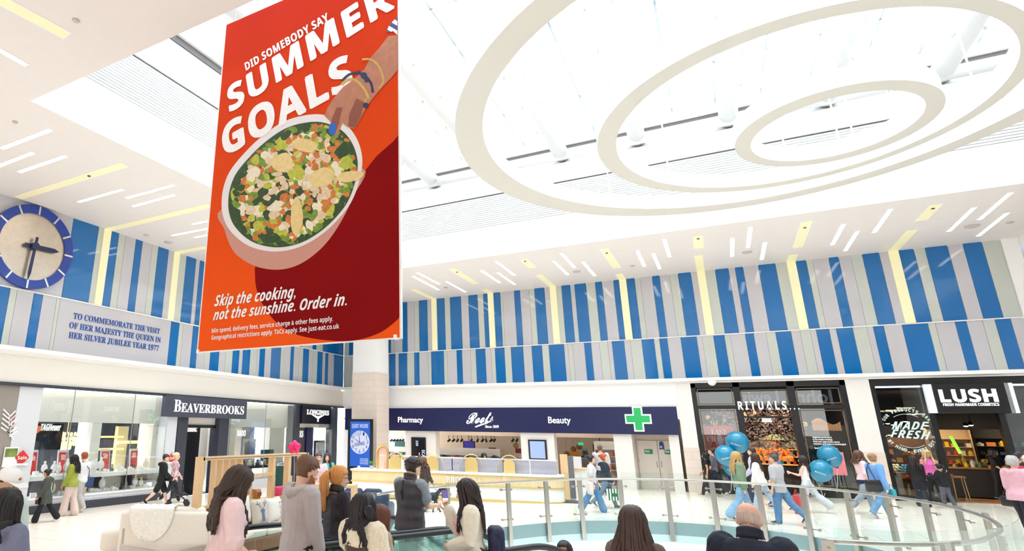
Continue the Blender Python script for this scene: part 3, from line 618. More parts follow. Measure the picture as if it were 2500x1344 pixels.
for ya, yb, nm, lb in ((Ya + .1, LY(150, 1.7, XL - 1.2), 'watch_brand_screen', 'dark display screen with a glowing maker name in left window'),):
    zz0, zz1 = LP(100, 1098, -1.1).z, LP(100, 1033, -1.1).z; mb = MB(); mb.box((XL - 1.28, ya, zz0), (XL - 1.2, yb, zz1)); s = obj(nm, mb, mat('screen_black', '15171d', .15, vary=.3, bscale=3), label=lb, cat='screen')
    a, b = atx(98, 1050, XL - 1.18), atx(147, 1051, XL - 1.18); b.z = a.z; obj('maker_name', text_mb('TAGHeuer', 'ital', a, b, (0, 0, .2), .02, .02), lit_white, s)
    mb = MB(); c = atx(91, 1046.5, XL - 1.18); mb.prism([c + Vector((0, -.12, .1)), c + Vector((0, .12, .1)), c + Vector((0, .12, -.04)), c + Vector((0, 0, -.14)), c + Vector((0, -.12, -.04))], (.02, 0, 0)); obj('shield_badge', mb, mat('badge_red', 'd86a4a', .4, emit=.6), s)
ch = atx(162, 1070, XL - 2.4); cr = empty('crystal_chandelier', ch, label='golden crystal chandelier seen through the left display window', cat='chandelier')
glow = mat('warm_glow', 'ffe2a0', .4, emit=.7, ecol='ffd98c')
for k, (r, z) in enumerate(((.62, .16), (.5, 0), (.34, -.16), (.16, -.3))):
    mb = MB()
    for i in range(18): a = 2 * math.pi * i / 18; mb.ell((r * math.cos(a), r * math.sin(a), z), (.05, .05, .09), 6)
    obj('crystal_tier', mb, glow, cr)
mb = MB(); mb.tube([(0, 0, .2), (0, 0, 1.1)], .02, 6); obj('stem', mb, gold_m, cr)
for py in (1066, 1097):
    a, b = atx(232, py, XL - 1.5), atx(303, py, XL - 1.5); mb = MB(); mb.box((XL - 2, a.y, a.z - .03), (XL - 1.5, b.y, a.z + .03)); obj('glowing_shelf', mb, glow, label='%s lit glass shelf in the right window opening' % ('upper' if py < 1080 else 'lower'), cat='shelf')
a, b = atx(290, 1079, XL - 2.2), atx(352, 1079, XL - 2.2); mb = MB(); mb.box((XL - 2.4, a.y, a.z - .06), (XL - 2.2, b.y, a.z + .06)); obj('pendant_bar_light', mb, glow, label='long golden pendant bar light inside the jewellery shop', cat='lamp')
mb = MB(); a, b = atx(303, 1040, XL - 2.8), atx(312, 1150, XL - 2.8); mb.box((XL - 3, a.y - .25, .2), (XL - 2.8, a.y + .25, a.z)); obj('gold_column_panel', mb, mat('gold_panel', 'c9b98a', .35), label='gilded upright panel behind the lit glass shelves', cat='panel')
# framed sale posters, diamonds, busts
def sale_poster(px0, px1, py0, py1, txt, label):
    a, b = LP(px0, py1, -.5), LP(px1, py0, -.5); r = empty('sale_poster', (XL - .5, (a.y + b.y) / 2, zB), label=label, cat='poster', group='framed sale posters in the jewellery window')
    w, h = (b.y - a.y) / 2, b.z - zB; T = Matrix.Rotation(rad(-6), 4, 'Y'); mb = MB(); mb.box((-.02, -w, 0), (.02, w, h), T); obj('frame', mb, greyp, r)
    mb = MB(); mb.box((.02, -w * .82, .04), (.026, w * .82, h * .9), T); obj('red_print', mb, red, r)
    obj('print_lettering', text_mb(txt, 'sans', T @ Vector((.028, -w * .45, h * .58)), T @ Vector((.028, w * .45, h * .58)), T @ Vector((0, 0, .16)) - T @ Vector((0, 0, 0)), .004), white, r)
for q in ((64, 97, 1097, 1150, 'Sale', 'red framed sale poster leaning at the left end of window'), (138, 171, 1097, 1150, '50%', 'red framed sale poster behind the green jacket shopper'), (243, 272, 1095, 1148, 'Sale', 'red framed sale poster under the lit glass shelves'), (315, 340, 1094, 1146, '50%', 'red framed sale poster at the right end of window')): sale_poster(*q)
def sale_diamond(px, py, s, label):
    c = LP(px, py, .075); r = empty('sale_diamond', c, label=label, cat='sale sticker'); T = Matrix.Rotation(rad(45), 4, 'X'); mb = MB(); mb.box((-.01, -s, -s), (.01, s, s), T); obj('diamond', mb, red, r)
    mb = MB(); mb.box((-.012, -s * 1.4, -s * 1.5), (.012, s * 1.4, -s * 1.1)); obj('white_tab', mb, white, r)
    obj('lettering', text_mb('Sale', 'sans', (.014, -s * .95, -s * .35), (.014, s * .95, -s * .35), (0, 0, s * .62), .004), white, r)
sale_diamond(54, 1116, .15, 'red sale diamond sticker on the grey pilaster'); sale_diamond(420, 1117, .13, 'red sale diamond sticker beside the jeweller entrance')
def bust(n=None):
    m = MB(); m.lathe([(.09, 0), (.09, .02), (.03, .03), (.03, .09), (.1, .13), (.12, .22), (.1, .3), (.04, .36), (.045, .44), (.02, .45)], (0, 0, 0), 12)
    m.v = [(x * .6, y, z) for x, y, z in m.v]; return m
bm_ = bust(); bw = mat('bust_white', 'f6f2ee', .5); trw = mat('tray_grey', '5c5a60', .4); first = None
RB = random.Random(5)
for shelf, z, cnt, (ya, yb) in (('upper', zB, 19, (Y1 + .3, Y2 - .5)), ('lower', zC + .05, 22, (Y1 + .3, Y2 - .4))):
    for i in range(cnt):
        y = ya + (yb - ya) * (i + .5 + RB.uniform(-.3, .3)) / cnt; kind = RB.random(); s = RB.uniform(.75, 1.15)
        lab = 'jewellery_bust' if kind < .5 else ('ring_block' if kind < .8 else 'watch_stand')
        if lab == 'jewellery_bust': m = MB(); m.v, m.f, m.m = [tuple(c * s for c in v) for v in bm_.v], bm_.f, bm_.m; mt = bw
        elif lab == 'ring_block': m = MB(); m.rbox((0, 0, .06 * s), (.12, .16 * s, .12 * s), .02); m.rbox((.06, .1, .04), (.1, .1, .08), .02); mt = bw
        else: m = MB(); m.rbox((0, 0, .05), (.12, .12, .1), .02); m.tube([(.06 * math.cos(t), 0, .16 + .06 * math.sin(t)) for t in [k * math.pi / 5 for k in range(10)]], .018, 6, close=True); mt = trw
        o = obj(lab, m, mt, smooth=lab != 'ring_block', label={'jewellery_bust': 'white necklace bust', 'ring_block': 'small white ring block', 'watch_stand': 'dark watch stand'}[lab] + ' on the %s shelf of the jewellery window' % shelf, cat='jewellery stand', group='jewellery stands on the %s shelf' % shelf)
        o.location = (XL - RB.uniform(.2, .42), y, z); o.rotation_euler = (0, 0, RB.uniform(-.4, .4))
for i, (px, l) in enumerate(((70, 'leftmost'), (330, 'rightmost'), (215, 'middle'))):
    c = LP(px, 1188, -.7); mb = MB(); mb.box((-.03, -.5, 0), (.03, .5, .55)); o = obj('backing_board', mb, mat('plum_board', '4b3f55', .5), label='%s dark picture board on the lower window shelf' % l, cat='board'); o.location = (XL - .7, c.y, zC + .05)
mb = MB(); mb.box((XL - .02, Y1, zC + .05), (XL, Y2, zt - .1)); struct('window_2', mb, shop_glass)
mb = MB()
for px in (172, 322): y = LY(px, 2.2); mb.box((XL - .005, y - .012, zC), (XL + .01, y + .012, zt - .1))
struct('trim_left_glass_joints', mb, mat('glass_edge', '8b9094', .3))
for y in (Y1 + 1.2, Y1 + 3.4, Y1 + 5.6): area((XL - .7, y, zt - .2), (.4, 1.4), 26)
area((XL - 3.2, Y1 + 3, 3.0), (3, 5), 60)
# ---- entrance with the slate sign
mb = MB(); mb.box((XL - .5, Y2, ZL), (XL + .03, Y3 - .12, zt - .1)); struct('wall_left_entrance_pier', mb, greyp)
dr = MB(); pl, pr = (Y3 - .1, Y3 + .42), (LY(527, 1), Y4 + .06)
for a, b in (pl, pr): dr.box((XL - .45, a, ZL), (XL + .06, b, zt - .1))
struct('door_1_frame', dr, charcoal)
mb = MB(); zz = LP(470, 1036).z; mb.box((XL - .3, pl[1], zz), (XL - .2, pr[0], zt - .1)); struct('trim_door_head', mb, cream)
mb = MB(); mb.box((XL - .32, pl[1], zz - .12), (XL - .12, pr[0], zz)); struct('trim_door_bar', mb, black)
mb = MB(); yd = LY(492, 1, XL - .8); mb.box((XL - 1.1, pl[1] - .2, ZL), (XL - 1.0, yd, zz + .2)); mb.box((XL - 3, pl[1] - .5, ZL + .001), (XL - .2, pr[0] + .3, ZL + .02)); struct('wall_entrance_dark', mb, black)
mb = MB(); mb.box((XL - 1.1, yd, ZL), (XL - .95, pr[0] + .4, zz)); struct('wall_entrance_lining', mb, cream)
a, b = atx(443, 1053, XL - .9), atx(480, 1055, XL - .9); b.z = a.z; r = empty('hanging_sign', a, label='white lettered hanging sign just inside the jeweller entrance', cat='sign')
wpart('lettering', text_mb('DIAMONDS', 'serif', a + Vector((0, 0, .22)), b + Vector((0, 0, .22)), (0, 0, .15), .02), lit_white, r); wpart('lettering', text_mb('& WEDDING', 'serif', a, b, (0, 0, .16), .02), lit_white, r)
sg = [LP(401, 1016, .25), LP(601, 1023, .25), LP(404, 962, .25)]; z0, z1 = sg[0].z, sg[2].z
r = empty('shop_sign', (XL + .2, sg[0].y, z0), label='large slate grey jeweller sign with tall white serif letters', cat='sign')
mb = MB(); mb.box((XL + .05, sg[0].y, z0), (XL + .25, sg[1].y, z1)); wpart('board', mb, slate, r)
L = sg[1].y - sg[0].y; h = z1 - z0; X_ = XL + .26
wpart('lettering', text_mb('B', 'serif', (X_, sg[0].y + L * .09, z0 + h * .24), (X_, sg[0].y + L * .165, z0 + h * .24), (0, 0, h * .56), .02), lit_white, r, label='white capital lettering')
wpart('lettering', text_mb('EAVERBROOKS', 'serif', (X_, sg[0].y + L * .17, z0 + h * .24), (X_, sg[0].y + L * .955, z0 + h * .24), (0, 0, h * .42), .02), lit_white, r)
# ---- right hand window of the jeweller and the next shop
zR = LP(650, 1043).z
mb = MB(); mb.box((XL - 1.3, Y4, zR), (XL - .45, Y5, zt - .1)); struct('wall_left_window_head_far', mb, cream)
mb = MB(); mb.box((XL - .9, Y4, ZL), (XL, Y5, zC)); struct('wall_left_window_base_far', mb, greyp)
Ye, Yf, Yg = (LY(p, 1.6, XL - .8) for p in (580, 650, 694))
mb = MB(); mb.box((XL - 1.3, Yf, zC), (XL - .6, Y5, zR)); mb.box((XL - 1.3, Y4, zC), (XL - .6, Ye - .4, zR)); struct('wall_left_window_lining', mb, cream)
mb = MB(); mb.box((XL - 3.5, Y4, ZL), (XL - 3.4, Y5, zR + .3)); struct('wall_left_window_taupe', mb, mat('taupe_wall', 'a59a8c', .5))
a, b = atx(579, 1064, XL - 1.2), atx(599, 1065, XL - 1.2); b.z = a.z; r = empty('window_lettering', a, label='small glowing maker name in the far jewellery window', cat='sign'); wpart('lettering', text_mb('RADO', 'sans', a, b, (0, 0, .26), .02), lit_white, r)
a = LP(610, 1076, -.6); b = LP(625, 1120, -.6); r = empty('watch_poster', (XL - .6, a.y, a.z), label='tall poster of a silver watch in the far jewellery window', cat='poster')
mb = MB(); mb.box((-.02, -.42, -1.2), (.02, .42, .1)); obj('board', mb, mat('silver_board', 'c4c4c0', .3, vary=.2, bscale=3), r); mb = MB(); mb.loft([(Vector((.02, 0, -.35)), (0, .36, 0), (0, 0, .38)), (Vector((.04, 0, -.35)), (0, .36, 0), (0, 0, .38))], 28); obj('watch_face', mb, steel, r)
GC = mat('deep_green', '164a45', .4, vary=.03)
a, b = LP(654, 1097, -.3), LP(684, 1180, -.3)
mb = MB(); mb.box((XL - .45, LY(654, .9), LP(670, 1125).z), (XL - .4, LY(684, .9), a.z)); o = obj('green_back_panel', mb, GC, label='deep green backing panel in the far jewellery window', cat='panel')
mb = MB(); mb.box((XL - .1, LY(674, .5), ZL), (XL + .06, LY(699, .5), LP(690, 1126).z)); o = obj('green_display_plinth', mb, GC, label='deep green display plinth with white lettering by the far window', cat='display plinth')
A, B = LP(675, 1137, .075), LP(692, 1137, .075); B.z = A.z; obj('lettering', text_mb('GUCCI', 'sans', A, B, (0, 0, .16), .01), white, o)
mb = MB(); mb.box((XL - .6, Y4, LP(620, 1137).z - .1), (XL - .05, LY(660, .8), LP(620, 1137).z)); obj('display_counter', mb, black, label='black watch counter in the far jewellery window', cat='counter')
zc_ = LP(620, 1137).z
for i in range(12):
    m = MB(); m.rbox((0, 0, .07), (.16, .16, .14), .03); m.ell((0, 0, .2), (.07, .07, .07), 8); o = obj('watch_stand', m, [bw, gold_m, trw][i % 3], label='watch stand on the black counter of the far window', cat='jewellery stand', group='watch stands on the black counter'); o.location = (XL - .3 - .1 * (i % 2), Y4 + .35 + i * .27, zc_)
mb = MB(); mb.box((XL - .02, Y4 + .1, zC), (XL, Y5, zt - .1)); struct('window_3', mb, shop_glass)
mb = MB()
for px in (560, 646): y = LY(px, 1.8); mb.box((XL - .005, y - .012, zC), (XL + .01, y + .012, zt - .1))
struct('trim_left_glass_joints_far', mb, MATS['glass_edge'])
area((XL - .7, (Y4 + Y5) / 2, zt - .2), (.4, 3), 40); area((XL - 2, (Y4 + Y5) / 2, zR + .1), (1.5, 3), 30)
mb = MB(); mb.box((XL - .5, Y5, ZL), (XL + .06, Y5 + .35, zt - .1)); mb.box((XL - .5, Y6 - .3, ZL), (XL + .06, Y6, zt - .1)); struct('door_2_frame', mb, charcoal)
mb = MB(); zq = LP(760, 1043).z; mb.box((XL - .5, Y5 + .35, zq), (XL - .3, Y6 - .3, zt - .1)); struct('trim_far_door_head', mb, cream)
mb = MB(); yk = LY(757, 1, XL - .3); mb.box((XL - .5, Y5 + .35, ZL), (XL - .3, yk - .5, zq)); struct('door_2', mb, mat('door_dark_grey', '4c4a52', .35))
a, b = LP(722, 1066, -.28), LP(740, 1067, -.28); b.z = a.z; r = empty('door_lettering', a, label='small white lettering on the dark grey shop door', cat='sign'); wpart('lettering', text_mb('INES', 'serif', a, b, (0, 0, .3), .01, .02), lit_white, r)
mb = MB(); mb.box((XL - .45, yk - .5, ZL), (XL - .2, yk + .1, zq)); struct('door_2_stile', mb, navy)
mb = MB(); mb.box((XL - 3, yk, ZL), (XL - 2.9, Y6 + .5, 3)); struct('wall_far_shop_back', mb, cream)
r = empty('shop_sign', LP(735, 1030, .2), label='black sign with white winged hourglass emblem near the corner', cat='sign')
sa, sb, st = LP(737, 1033, .2), LP(807, 1033, .2), LP(737, 987, .2)
mb = MB(); mb.box((XL + .05, sa.y, sa.z), (XL + .2, sb.y, st.z)); wpart('board', mb, mat('sign_black', '0c0f22', .3), r)
L = sb.y - sa.y; h = st.z - sa.z; X_ = XL + .21
wpart('lettering', text_mb('LONGINES', 'serif', (X_, sa.y + L * .14, sa.z + h * .5), (X_, sa.y + L * .92, sa.z + h * .5), (0, 0, h * .26), .02, .02), lit_white, r)
mb = MB(); c = Vector((X_, sa.y + L * .53, sa.z + h * .33))
for s in (-1, 1): mb.prism([c + Vector((0, 0, -.06)), c + Vector((0, s * L * .2, .12)), c + Vector((0, s * L * .2, .17)), c + Vector((0, 0, .08))], (.02, 0, 0))
mb.box((X_, c.y - .06, c.z - .2), (X_ + .02, c.y + .06, c.z)); wpart('winged_emblem', mb, lit_white, r)
c = atx(779, 1112, XL - .7); r = empty('poster_stand', c, label='black framed watch poster inside the corner shop doorway', cat='poster'); mb = MB(); mb.box((-.04, -.5, -1.2), (.04, .5, .8)); obj('frame', mb, black, r); mb = MB(); mb.box((.04, -.4, -1.0), (.05, .4, .7)); obj('print', mb, mat('grey_print', 'c9c8d2', .4, vary=.35, bscale=2.5), r)
for k in range(3): mb = MB(); mb.box((XL - 1.4, yk + .2, .5 + k * .55), (XL - 1.0, yk + 1.2, .55 + k * .55)); obj('wall_shelf', mb, black, label='black wall shelf in the corner shop, %s of three' % ('lowest', 'middle', 'highest')[k], cat='shelf', group='black wall shelves in the corner shop')
mb = MB(); mb.box((XL - .02, yk + .3, ZL), (XL, Y6 - .3, zt - .1)); struct('window_4', mb, shop_glass)
area((XL - 1.6, (yk + Y6) / 2, 2.9), (1.4, 2), 40)
# ================================================================ back row
def BP(px, py, dy=0): return aty(px, py, YB + dy)
X1 = BX(1660, 2.8)
mb = MB(); mb.box((XL, YB - .04, 3.36), (X1, YB + .3, 4.3)); struct('wall_back_fascia', mb, white)
s0, s1, s2 = BP(945, 1051, -.15), BP(1660, 1059.8, -.15), BP(1300, 993.6, -.15)
zb0, zb1 = (s0.z + s1.z) / 2, s2.z
r = empty('pharmacy_fascia_sign', Vector((s1.x, YB - .15, zb0)), label='long navy pharmacy fascia sign with script name and green cross', cat='sign')
mb = MB(); mb.box((XL + .25, YB - .15, zb0), (s1.x, YB + .1, zb1)); wpart('board', mb, navy, r)
def bsign(t, style, p0, p1, cap, off=0, dy=-.16, k=None, name='lettering', m=None, root=None, depth=.03):
    A, B = BP(*p0, dy), BP(*p1, dy); B.z = A.z; wpart(name, text_mb(t, style, A, B, (0, 0, cap), depth, off), m or lit_white, root or r)
bsign('Pharmacy', None, (972, 1030), (1033, 1030), .26, .012); bsign('Beauty', None, (1339, 1032), (1394, 1032), .27, .012)
A, B = BP(1138, 1034, -.16), BP(1203, 1030, -.16); wpart('script_name', text_mb('Boots', 'script', A, B, (.16, 0, .56), .03, .01), lit_white, r, label='white script name')
mb = MB(); P = [BP(x, y, -.16) for x, y in ((1160, 1040), (1175, 1034), (1190, 1030), (1204, 1022), (1190, 1033), (1175, 1038), (1161, 1043))]; mb.prism(P, (0, -.03, 0)); wpart('script_flourish', mb, lit_white, r)
bsign('Since 1849', None, (1185, 1043.5), (1218, 1043.5), .12, .012)
cm = mat('cross_green', '22a85a', .4, emit=.25, ecol='2fbf6a'); cb = mat('cross_border', 'e8fff2', .4, emit=.4, ecol='dffff0')
c = BP(1558, 1022, -.18)
for nm, w, t, y, m in (('cross_border', .52, .2, 0, cb), ('green_cross', .46, .14, -.03, cm)):
    mb = MB(); mb.prism([c + Vector((a, y, b)) for a, b in ((-t, -w), (t, -w), (t, -t), (w, -t), (w, t), (t, t), (t, w), (-t, w), (-t, t), (-w, t), (-w, -t), (-t, -t))], (0, -.03, 0)); wpart(nm, mb, m, r)
# corner return, left of the column
mb = MB(); mb.box((XL - .3, YB, -.5), (BX(866, 1), YB + .3, zb0)); struct('wall_back_corner', mb, white)
beige = mat('beige_wall', 'ead9c4', .6, vary=.02); beige2 = mat('beige_ceiling', 'e3d2bf', .6)
mb = MB(); mb.box((XL - .2, 35.5, -.5), (X1 + .3, 35.7, 2.9)); struct('wall_pharmacy_back', mb, beige)
mb = MB(); mb.box((XL, YB + .1, 2.75), (X1 + .3, 35.7, 2.85)); struct('ceiling_pharmacy', mb, beige2)
pcream = mat('shop_white', 'f5f1ec', .5)
def pier(px0, px1, name, back=.9):
    xa, xb = BX(px0, 1.6), BX(px1, 1.6); mb = MB(); mb.box((xa, YB, -.4), (xb, YB + back, zb0)); struct(name, mb, pcream); return xa, xb
pier(990, 1064, 'wall_pharmacy_pier_a', .5); pier(1272, 1354, 'wall_pharmacy_pier_b', .5); pier(1500, 1545, 'wall_pharmacy_pier_c', 1.0); pier(1636, 1661, 'wall_pharmacy_pier_d', 1.0)
def screen(px0, px1, py0, py1, dy, label, front, name='wall_screen', th=.08):
    a, b = BP(px0, py1, dy), BP(px1, py0, dy); r = empty(name, Vector(((a.x + b.x) / 2, a.y, a.z)), label=label, cat='screen'); w = (b.x - a.x) / 2; h = b.z - a.z
    mb = MB(); mb.box((-w, -th, 0), (w, 0, h)); obj('casing', mb, black, r); mb = MB(); mb.box((-w * .82, -th - .006, h * .06), (w * .82, -th, h * .92)); obj('display', mb, front, r); return r, w, h
rr, w, h = screen(1006, 1040, 1067, 1122, 0, 'tall black poster screen with rotated lettering on pharmacy pier', mat('poster_black', '0e1118', .25, vary=0), 'poster_screen')
obj('lettering', text_mb('SCAN', 'sans', (w * .5, -.1, h * .46), (w * .5, -.1, h * .02), (.16, 0, 0), .004), mat('pale_blue_ink', 'bcd0ff', .4, emit=.6), rr); obj('lettering', text_mb('220', 'sans', (-w * .3, -.1, h * .86), (-w * .3, -.1, h * .62), (.12, 0, 0), .004), MATS['pale_blue_ink'], rr)
screen(1293, 1334, 1073, 1120, 0, 'portrait screen with pale blue picture on pharmacy pier', mat('screen_pale_blue', '8fa6de', .3, emit=.3, ecol='b4c8f5', vary=.1), 'poster_screen')
zdrop = BP(1150, 1074.5, 3.5).z + .27
mb = MB(); mb.box((XL, 31.9, zdrop), (X1 + .3, 35.5, 2.75)); struct('ceiling_pharmacy_drop', mb, beige2)
for px0, px1, py0, py1, l in ((1132, 1160, 1076, 1092, 'small tilted screen hung over the pharmacy tills'), (1449, 1483, 1084, 1102, 'small screen hung above the grey shirted customer')): screen(px0, px1, py0, py1, 3.3, l, mat('screen_violet', '2a2a86', .3, emit=.3, ecol='3030a0'), 'hanging_screen'); hs_ = BP((px0 + px1) / 2, py0, 3.3); q_ = [o for o in bpy.data.objects if o.name.startswith('hanging_screen')][-1 if px0 > 1300 else 0]; mb = MB(); mb.tube([(0, -.04, hs_.z - q_.location.z - .02), (0, -.04, zdrop - q_.location.z)], .02, 6); obj('ceiling_pole', mb, black, q_)
for i, px in enumerate((955, 962, 969, 976, 983, 1096, 1107, 1117, 1127, 1151, 1166, 1178, 1187, 1199, 1207, 1252, 1262)):
    p = BP(px, 1074.5, 3.5); r2 = empty('track_spotlight', p, RB.uniform(-.6, .6), label='black track spotlight hung from the pharmacy ceiling', cat='spotlight', group='pharmacy track spotlights'); mb = MB(); mb.tube([(0, -.09, -.05), (0, .09, .05)], .06, 10); obj('head', mb, black, r2); mb = MB(); mb.tube([(0, 0, .04), (0, 0, .28)], .015, 6); obj('stem', mb, black, r2)
def ppost(px0, px1, py0, py1, dy, m, name, label, cat='poster'):
    a, b = BP(px0, py1, dy), BP(px1, py0, dy); mb = MB(); mb.box((a.x, a.y - .03, a.z), (b.x, a.y, b.z)); return obj(name, mb, m, label=label, cat=cat)
mar = mat('maroon_poster', '7d2433', .5, vary=.1)
ppost(1194, 1211, 1092, 1103, 5, mar, 'wall_poster', 'maroon poster on the pharmacy back wall, left one'); ppost(1194, 1211, 1104, 1116, 5, mat('pale_poster', 'd9c9b8', .5, vary=.4, bscale=4), 'wall_poster', 'pale product picture under the left maroon poster')
ppost(1259, 1274, 1094, 1105, 5, mar, 'wall_poster', 'maroon poster on the pharmacy back wall beside the screen pier'); ppost(1259, 1274, 1106, 1116, 5, MATS['pale_poster'], 'wall_poster', 'pale product picture beside the screen pier')
ppost(964, 989, 1076, 1089, 4, mat('teal_screen', '19605a', .4), 'teal_display_board', 'teal board hung inside the pharmacy left of the pier', 'panel')
ppost(1397, 1417, 1102, 1178, 4, mat('amber_box', 'c77f22', .4), 'amber_display', 'amber display box behind the backpack customer', 'display')
o = ppost(1412, 1424, 1079, 1086, 3.5, mat('exit_green', '1f9d6b', .4, emit=.8, ecol='35c08a'), 'exit_sign', 'small green lit exit sign inside the pharmacy', 'exit sign')
for i, (px, py) in enumerate(((1259, 1087), (1400, 1096), (1414, 1090), (1384, 1108))):
    p = BP(px, py, 4.6); mb = MB(); mb.ell((0, 0, 0), (.16, .06, .16), 8, Matrix.Rotation(.5, 4, 'Y')); mb.tube([(0, 0, .12), (0, 0, max(zdrop - p.z, .15))], .006, 4); obj('paper_ornament', mb, mat('paper_brown', '9a6d43', .6, vary=.3, bscale=12), label='brown paper bauble hung on a thread in the pharmacy, %s' % ('beside the maroon poster', 'upper left of the customer', 'under the exit sign', 'lowest by the pier')[i], cat='ornament').location = p
# product shelves
pc = [mat('product_%d' % i, c, .45) for i, c in enumerate(('c9472f', 'e0b62f', '2c4a8a', 'd9d2c4', '4d7f5a', 'b06a9a', '26262c', 'e58a3a'))]
def shelf_unit(name, c, w, d, hts, label, m, prod=True, cat='shelf unit', back=True, gen=9, side=1, z1=None, grp=None):
    r = empty(name, c, label=label, cat=cat); H_ = z1 or hts[-1] + .35
    if back: mb = MB(); mb.box((-w / 2, d / 2 - .02, 0), (w / 2, d / 2, H_)); obj('back_panel', mb, m, r)
    for s in (-1, 1): mb = MB(); mb.box((s * w / 2 - .02, -d / 2, 0), (s * w / 2 + .02, d / 2, H_)); obj('side_panel', mb, m, r)
    for z in hts:
        mb = MB(); mb.box((-w / 2, -d / 2, z - .02), (w / 2, d / 2, z)); obj('shelf_board', mb, m, r)
    if prod:
        for z in hts[:-1]:
            for i in range(gen):
                m2 = MB(); hh = RB.uniform(.1, .22); ww = w / gen * RB.uniform(.5, .85)
                if RB.random() < .5: m2.lathe([(ww / 2, 0), (ww / 2, hh * .7), (ww * .2, hh * .8), (ww * .2, hh)], (0, 0, 0), 8)
                else: m2.box((-ww / 2, -.05, 0), (ww / 2, .05, hh))
                o = obj('product_pack', m2, pc[RB.randrange(8)], label='small coloured packet on the ' + (grp or 'shop shelves'), cat='packet', group='packets on the ' + (grp or 'shop shelves')); o.location = (c[0] - w / 2 + w * (i + .5) / gen, c[1] - d / 4, c[2] + z)
    return r
p = BP(1490, 1180, 2.2); shelf_unit('product_gondola', (p.x, YB + 2.2, zfl(p.x)), 1.0, .5, (.1, .4, .7, 1.0, 1.3, 1.6), 'stocked pharmacy gondola of yellow packs beside the white pier', pcream, gen=5, grp='pharmacy gondola')
p = BP(972, 1120, 4); shelf_unit('makeup_counter', (p.x, YB + 4, zfl(p.x)), 2.2, .5, (.9, 1.15, 1.35), 'make-up shelf in the pharmacy left of the black poster', pcream, gen=10, grp='pharmacy make-up shelf')
p = BP(1130, 1120, 4.5); shelf_unit('till_counter', (p.x, YB + 4.5, zfl(p.x)), 4.5, .6, (.95, 1.2), 'pharmacy till counter behind the reception desk', pcream, gen=6, grp='pharmacy till counter')
for xa in (-15, -11, -7, -3.6): area((xa, YB + 3.2, 2.7), (3, 3), 34)
# recessed double door
dz0 = YB + .95; xa, xb, xm = BX(1560, 1, dz0), BX(1650, 1, dz0), BX(1610, 1, dz0)
doorm = mat('door_cream', 'e4dace', .5, vary=.01); zt_d = aty(1600, 1075, dz0).z
for i, (u, v) in enumerate(((xa, xm), (xm, xb))):
    r2 = empty('door_%d' % (i + 3), Vector(((u + v) / 2, dz0, zfl(u))), kind='structure'); w = (v - u) / 2 - .01
    mb = MB(); mb.box((-w, -.05, 0), (w, 0, zt_d - zfl(u))); obj('door_leaf', mb, doorm, r2)
    mb = MB(); mb.tube([((w - .08) * (1 if i == 0 else -1), -.09, .9), ((w - .08) * (1 if i == 0 else -1), -.09, 1.15)], .015, 8); obj('door_handle', mb, steel, r2)
    for k, zq_ in enumerate((.3, 1.1, 1.9)): mb = MB(); mb.box((-w * (1 if i == 0 else -1) - .02, -.07, zq_), (-w * (1 if i == 0 else -1) + .02, -.05, zq_ + .14)); obj('hinge', mb, steel, r2)
mb = MB(); mb.box((xa - .3, dz0, zt_d), (xb + .3, dz0 + .1, zb0)); mb.box((xa - .3, dz0, -.3), (xa, dz0 + .1, zt_d)); struct('wall_door_recess', mb, mat('recess_cream', 'dacdbd', .5))
gs = mat('safety_green', '1f8f66', .4)
for px0, px1, py0, py1, m, l, t in ((1574, 1593, 1096, 1107, gs, 'green fire door sign on the left leaf of double door', 'Fire'), (1623, 1641, 1097, 1108, gs, 'green fire door sign on the right leaf of double door', 'Fire'), (1610, 1621, 1085, 1096, mat('safety_blue', '27418f', .4), 'blue fire door keep shut sign at top of double door', 'Keep')):
    a, b = aty(px0, py1, dz0 - .06), aty(px1, py0, dz0 - .06); o = MB(); o.box((a.x, a.y - .005, a.z), (b.x, a.y, b.z)); o = obj('safety_sign', o, m, label=l, cat='sign')
    w = b.x - a.x; obj('lettering', text_mb(t, 'sans', (a.x + w * .1, a.y - .007, a.z + .06), (a.x + w * .6, a.y - .007, a.z + .06), (0, 0, .1), .002), white, o)
p = BP(1614.5, 1082, .89); mb = MB(); mb.loft([(p, (.09, 0, 0), (0, 0, .09)), (p + Vector((0, -.006, 0)), (.09, 0, 0), (0, 0, .09))], 20); obj('safety_sign', mb, MATS['safety_blue'], label='round blue fire sign at the meeting edge of double door', cat='sign')
# ---- pilasters with tiled feet
tile = brick_mat('wall_tiles', 'efe0d4', 'ecdccf', 'd8c8bb', .62, .31, .006, .35, (rad(90), 0, 0))
def pilaster(xa, xb, y0, y1, ztile, ztop, name):
    mb = MB(); mb.mi = 0; mb.box((xa, y0, -.5), (xb, y1, ztile)); mb.mi = 1; mb.box((xa + .01, y0 + .01, ztile), (xb - .01, y1, ztop)); return struct(name, mb, [tile, pcream])
xg = BX(1664, 2.2); mb = MB(); mb.box((X1 - .0, YB - .02, -.3), (xg, YB + .5, 4.3)); struct('trim_grey_post', mb, mat('post_grey', 'c3c2c8', .4))
xr0, xr1, xl0 = BX(1703, 2.2), BX(2083, 2.65), BX(2143, 2.75)
zti = BP(1700, 1092).z
pilaster(xg, xr0, YB - .08, YB + .6, zti, 4.3, 'wall_pilaster_a'); pilaster(xr1, xl0, YB - .08, YB + .6, zti, 4.3, 'wall_pilaster_b')
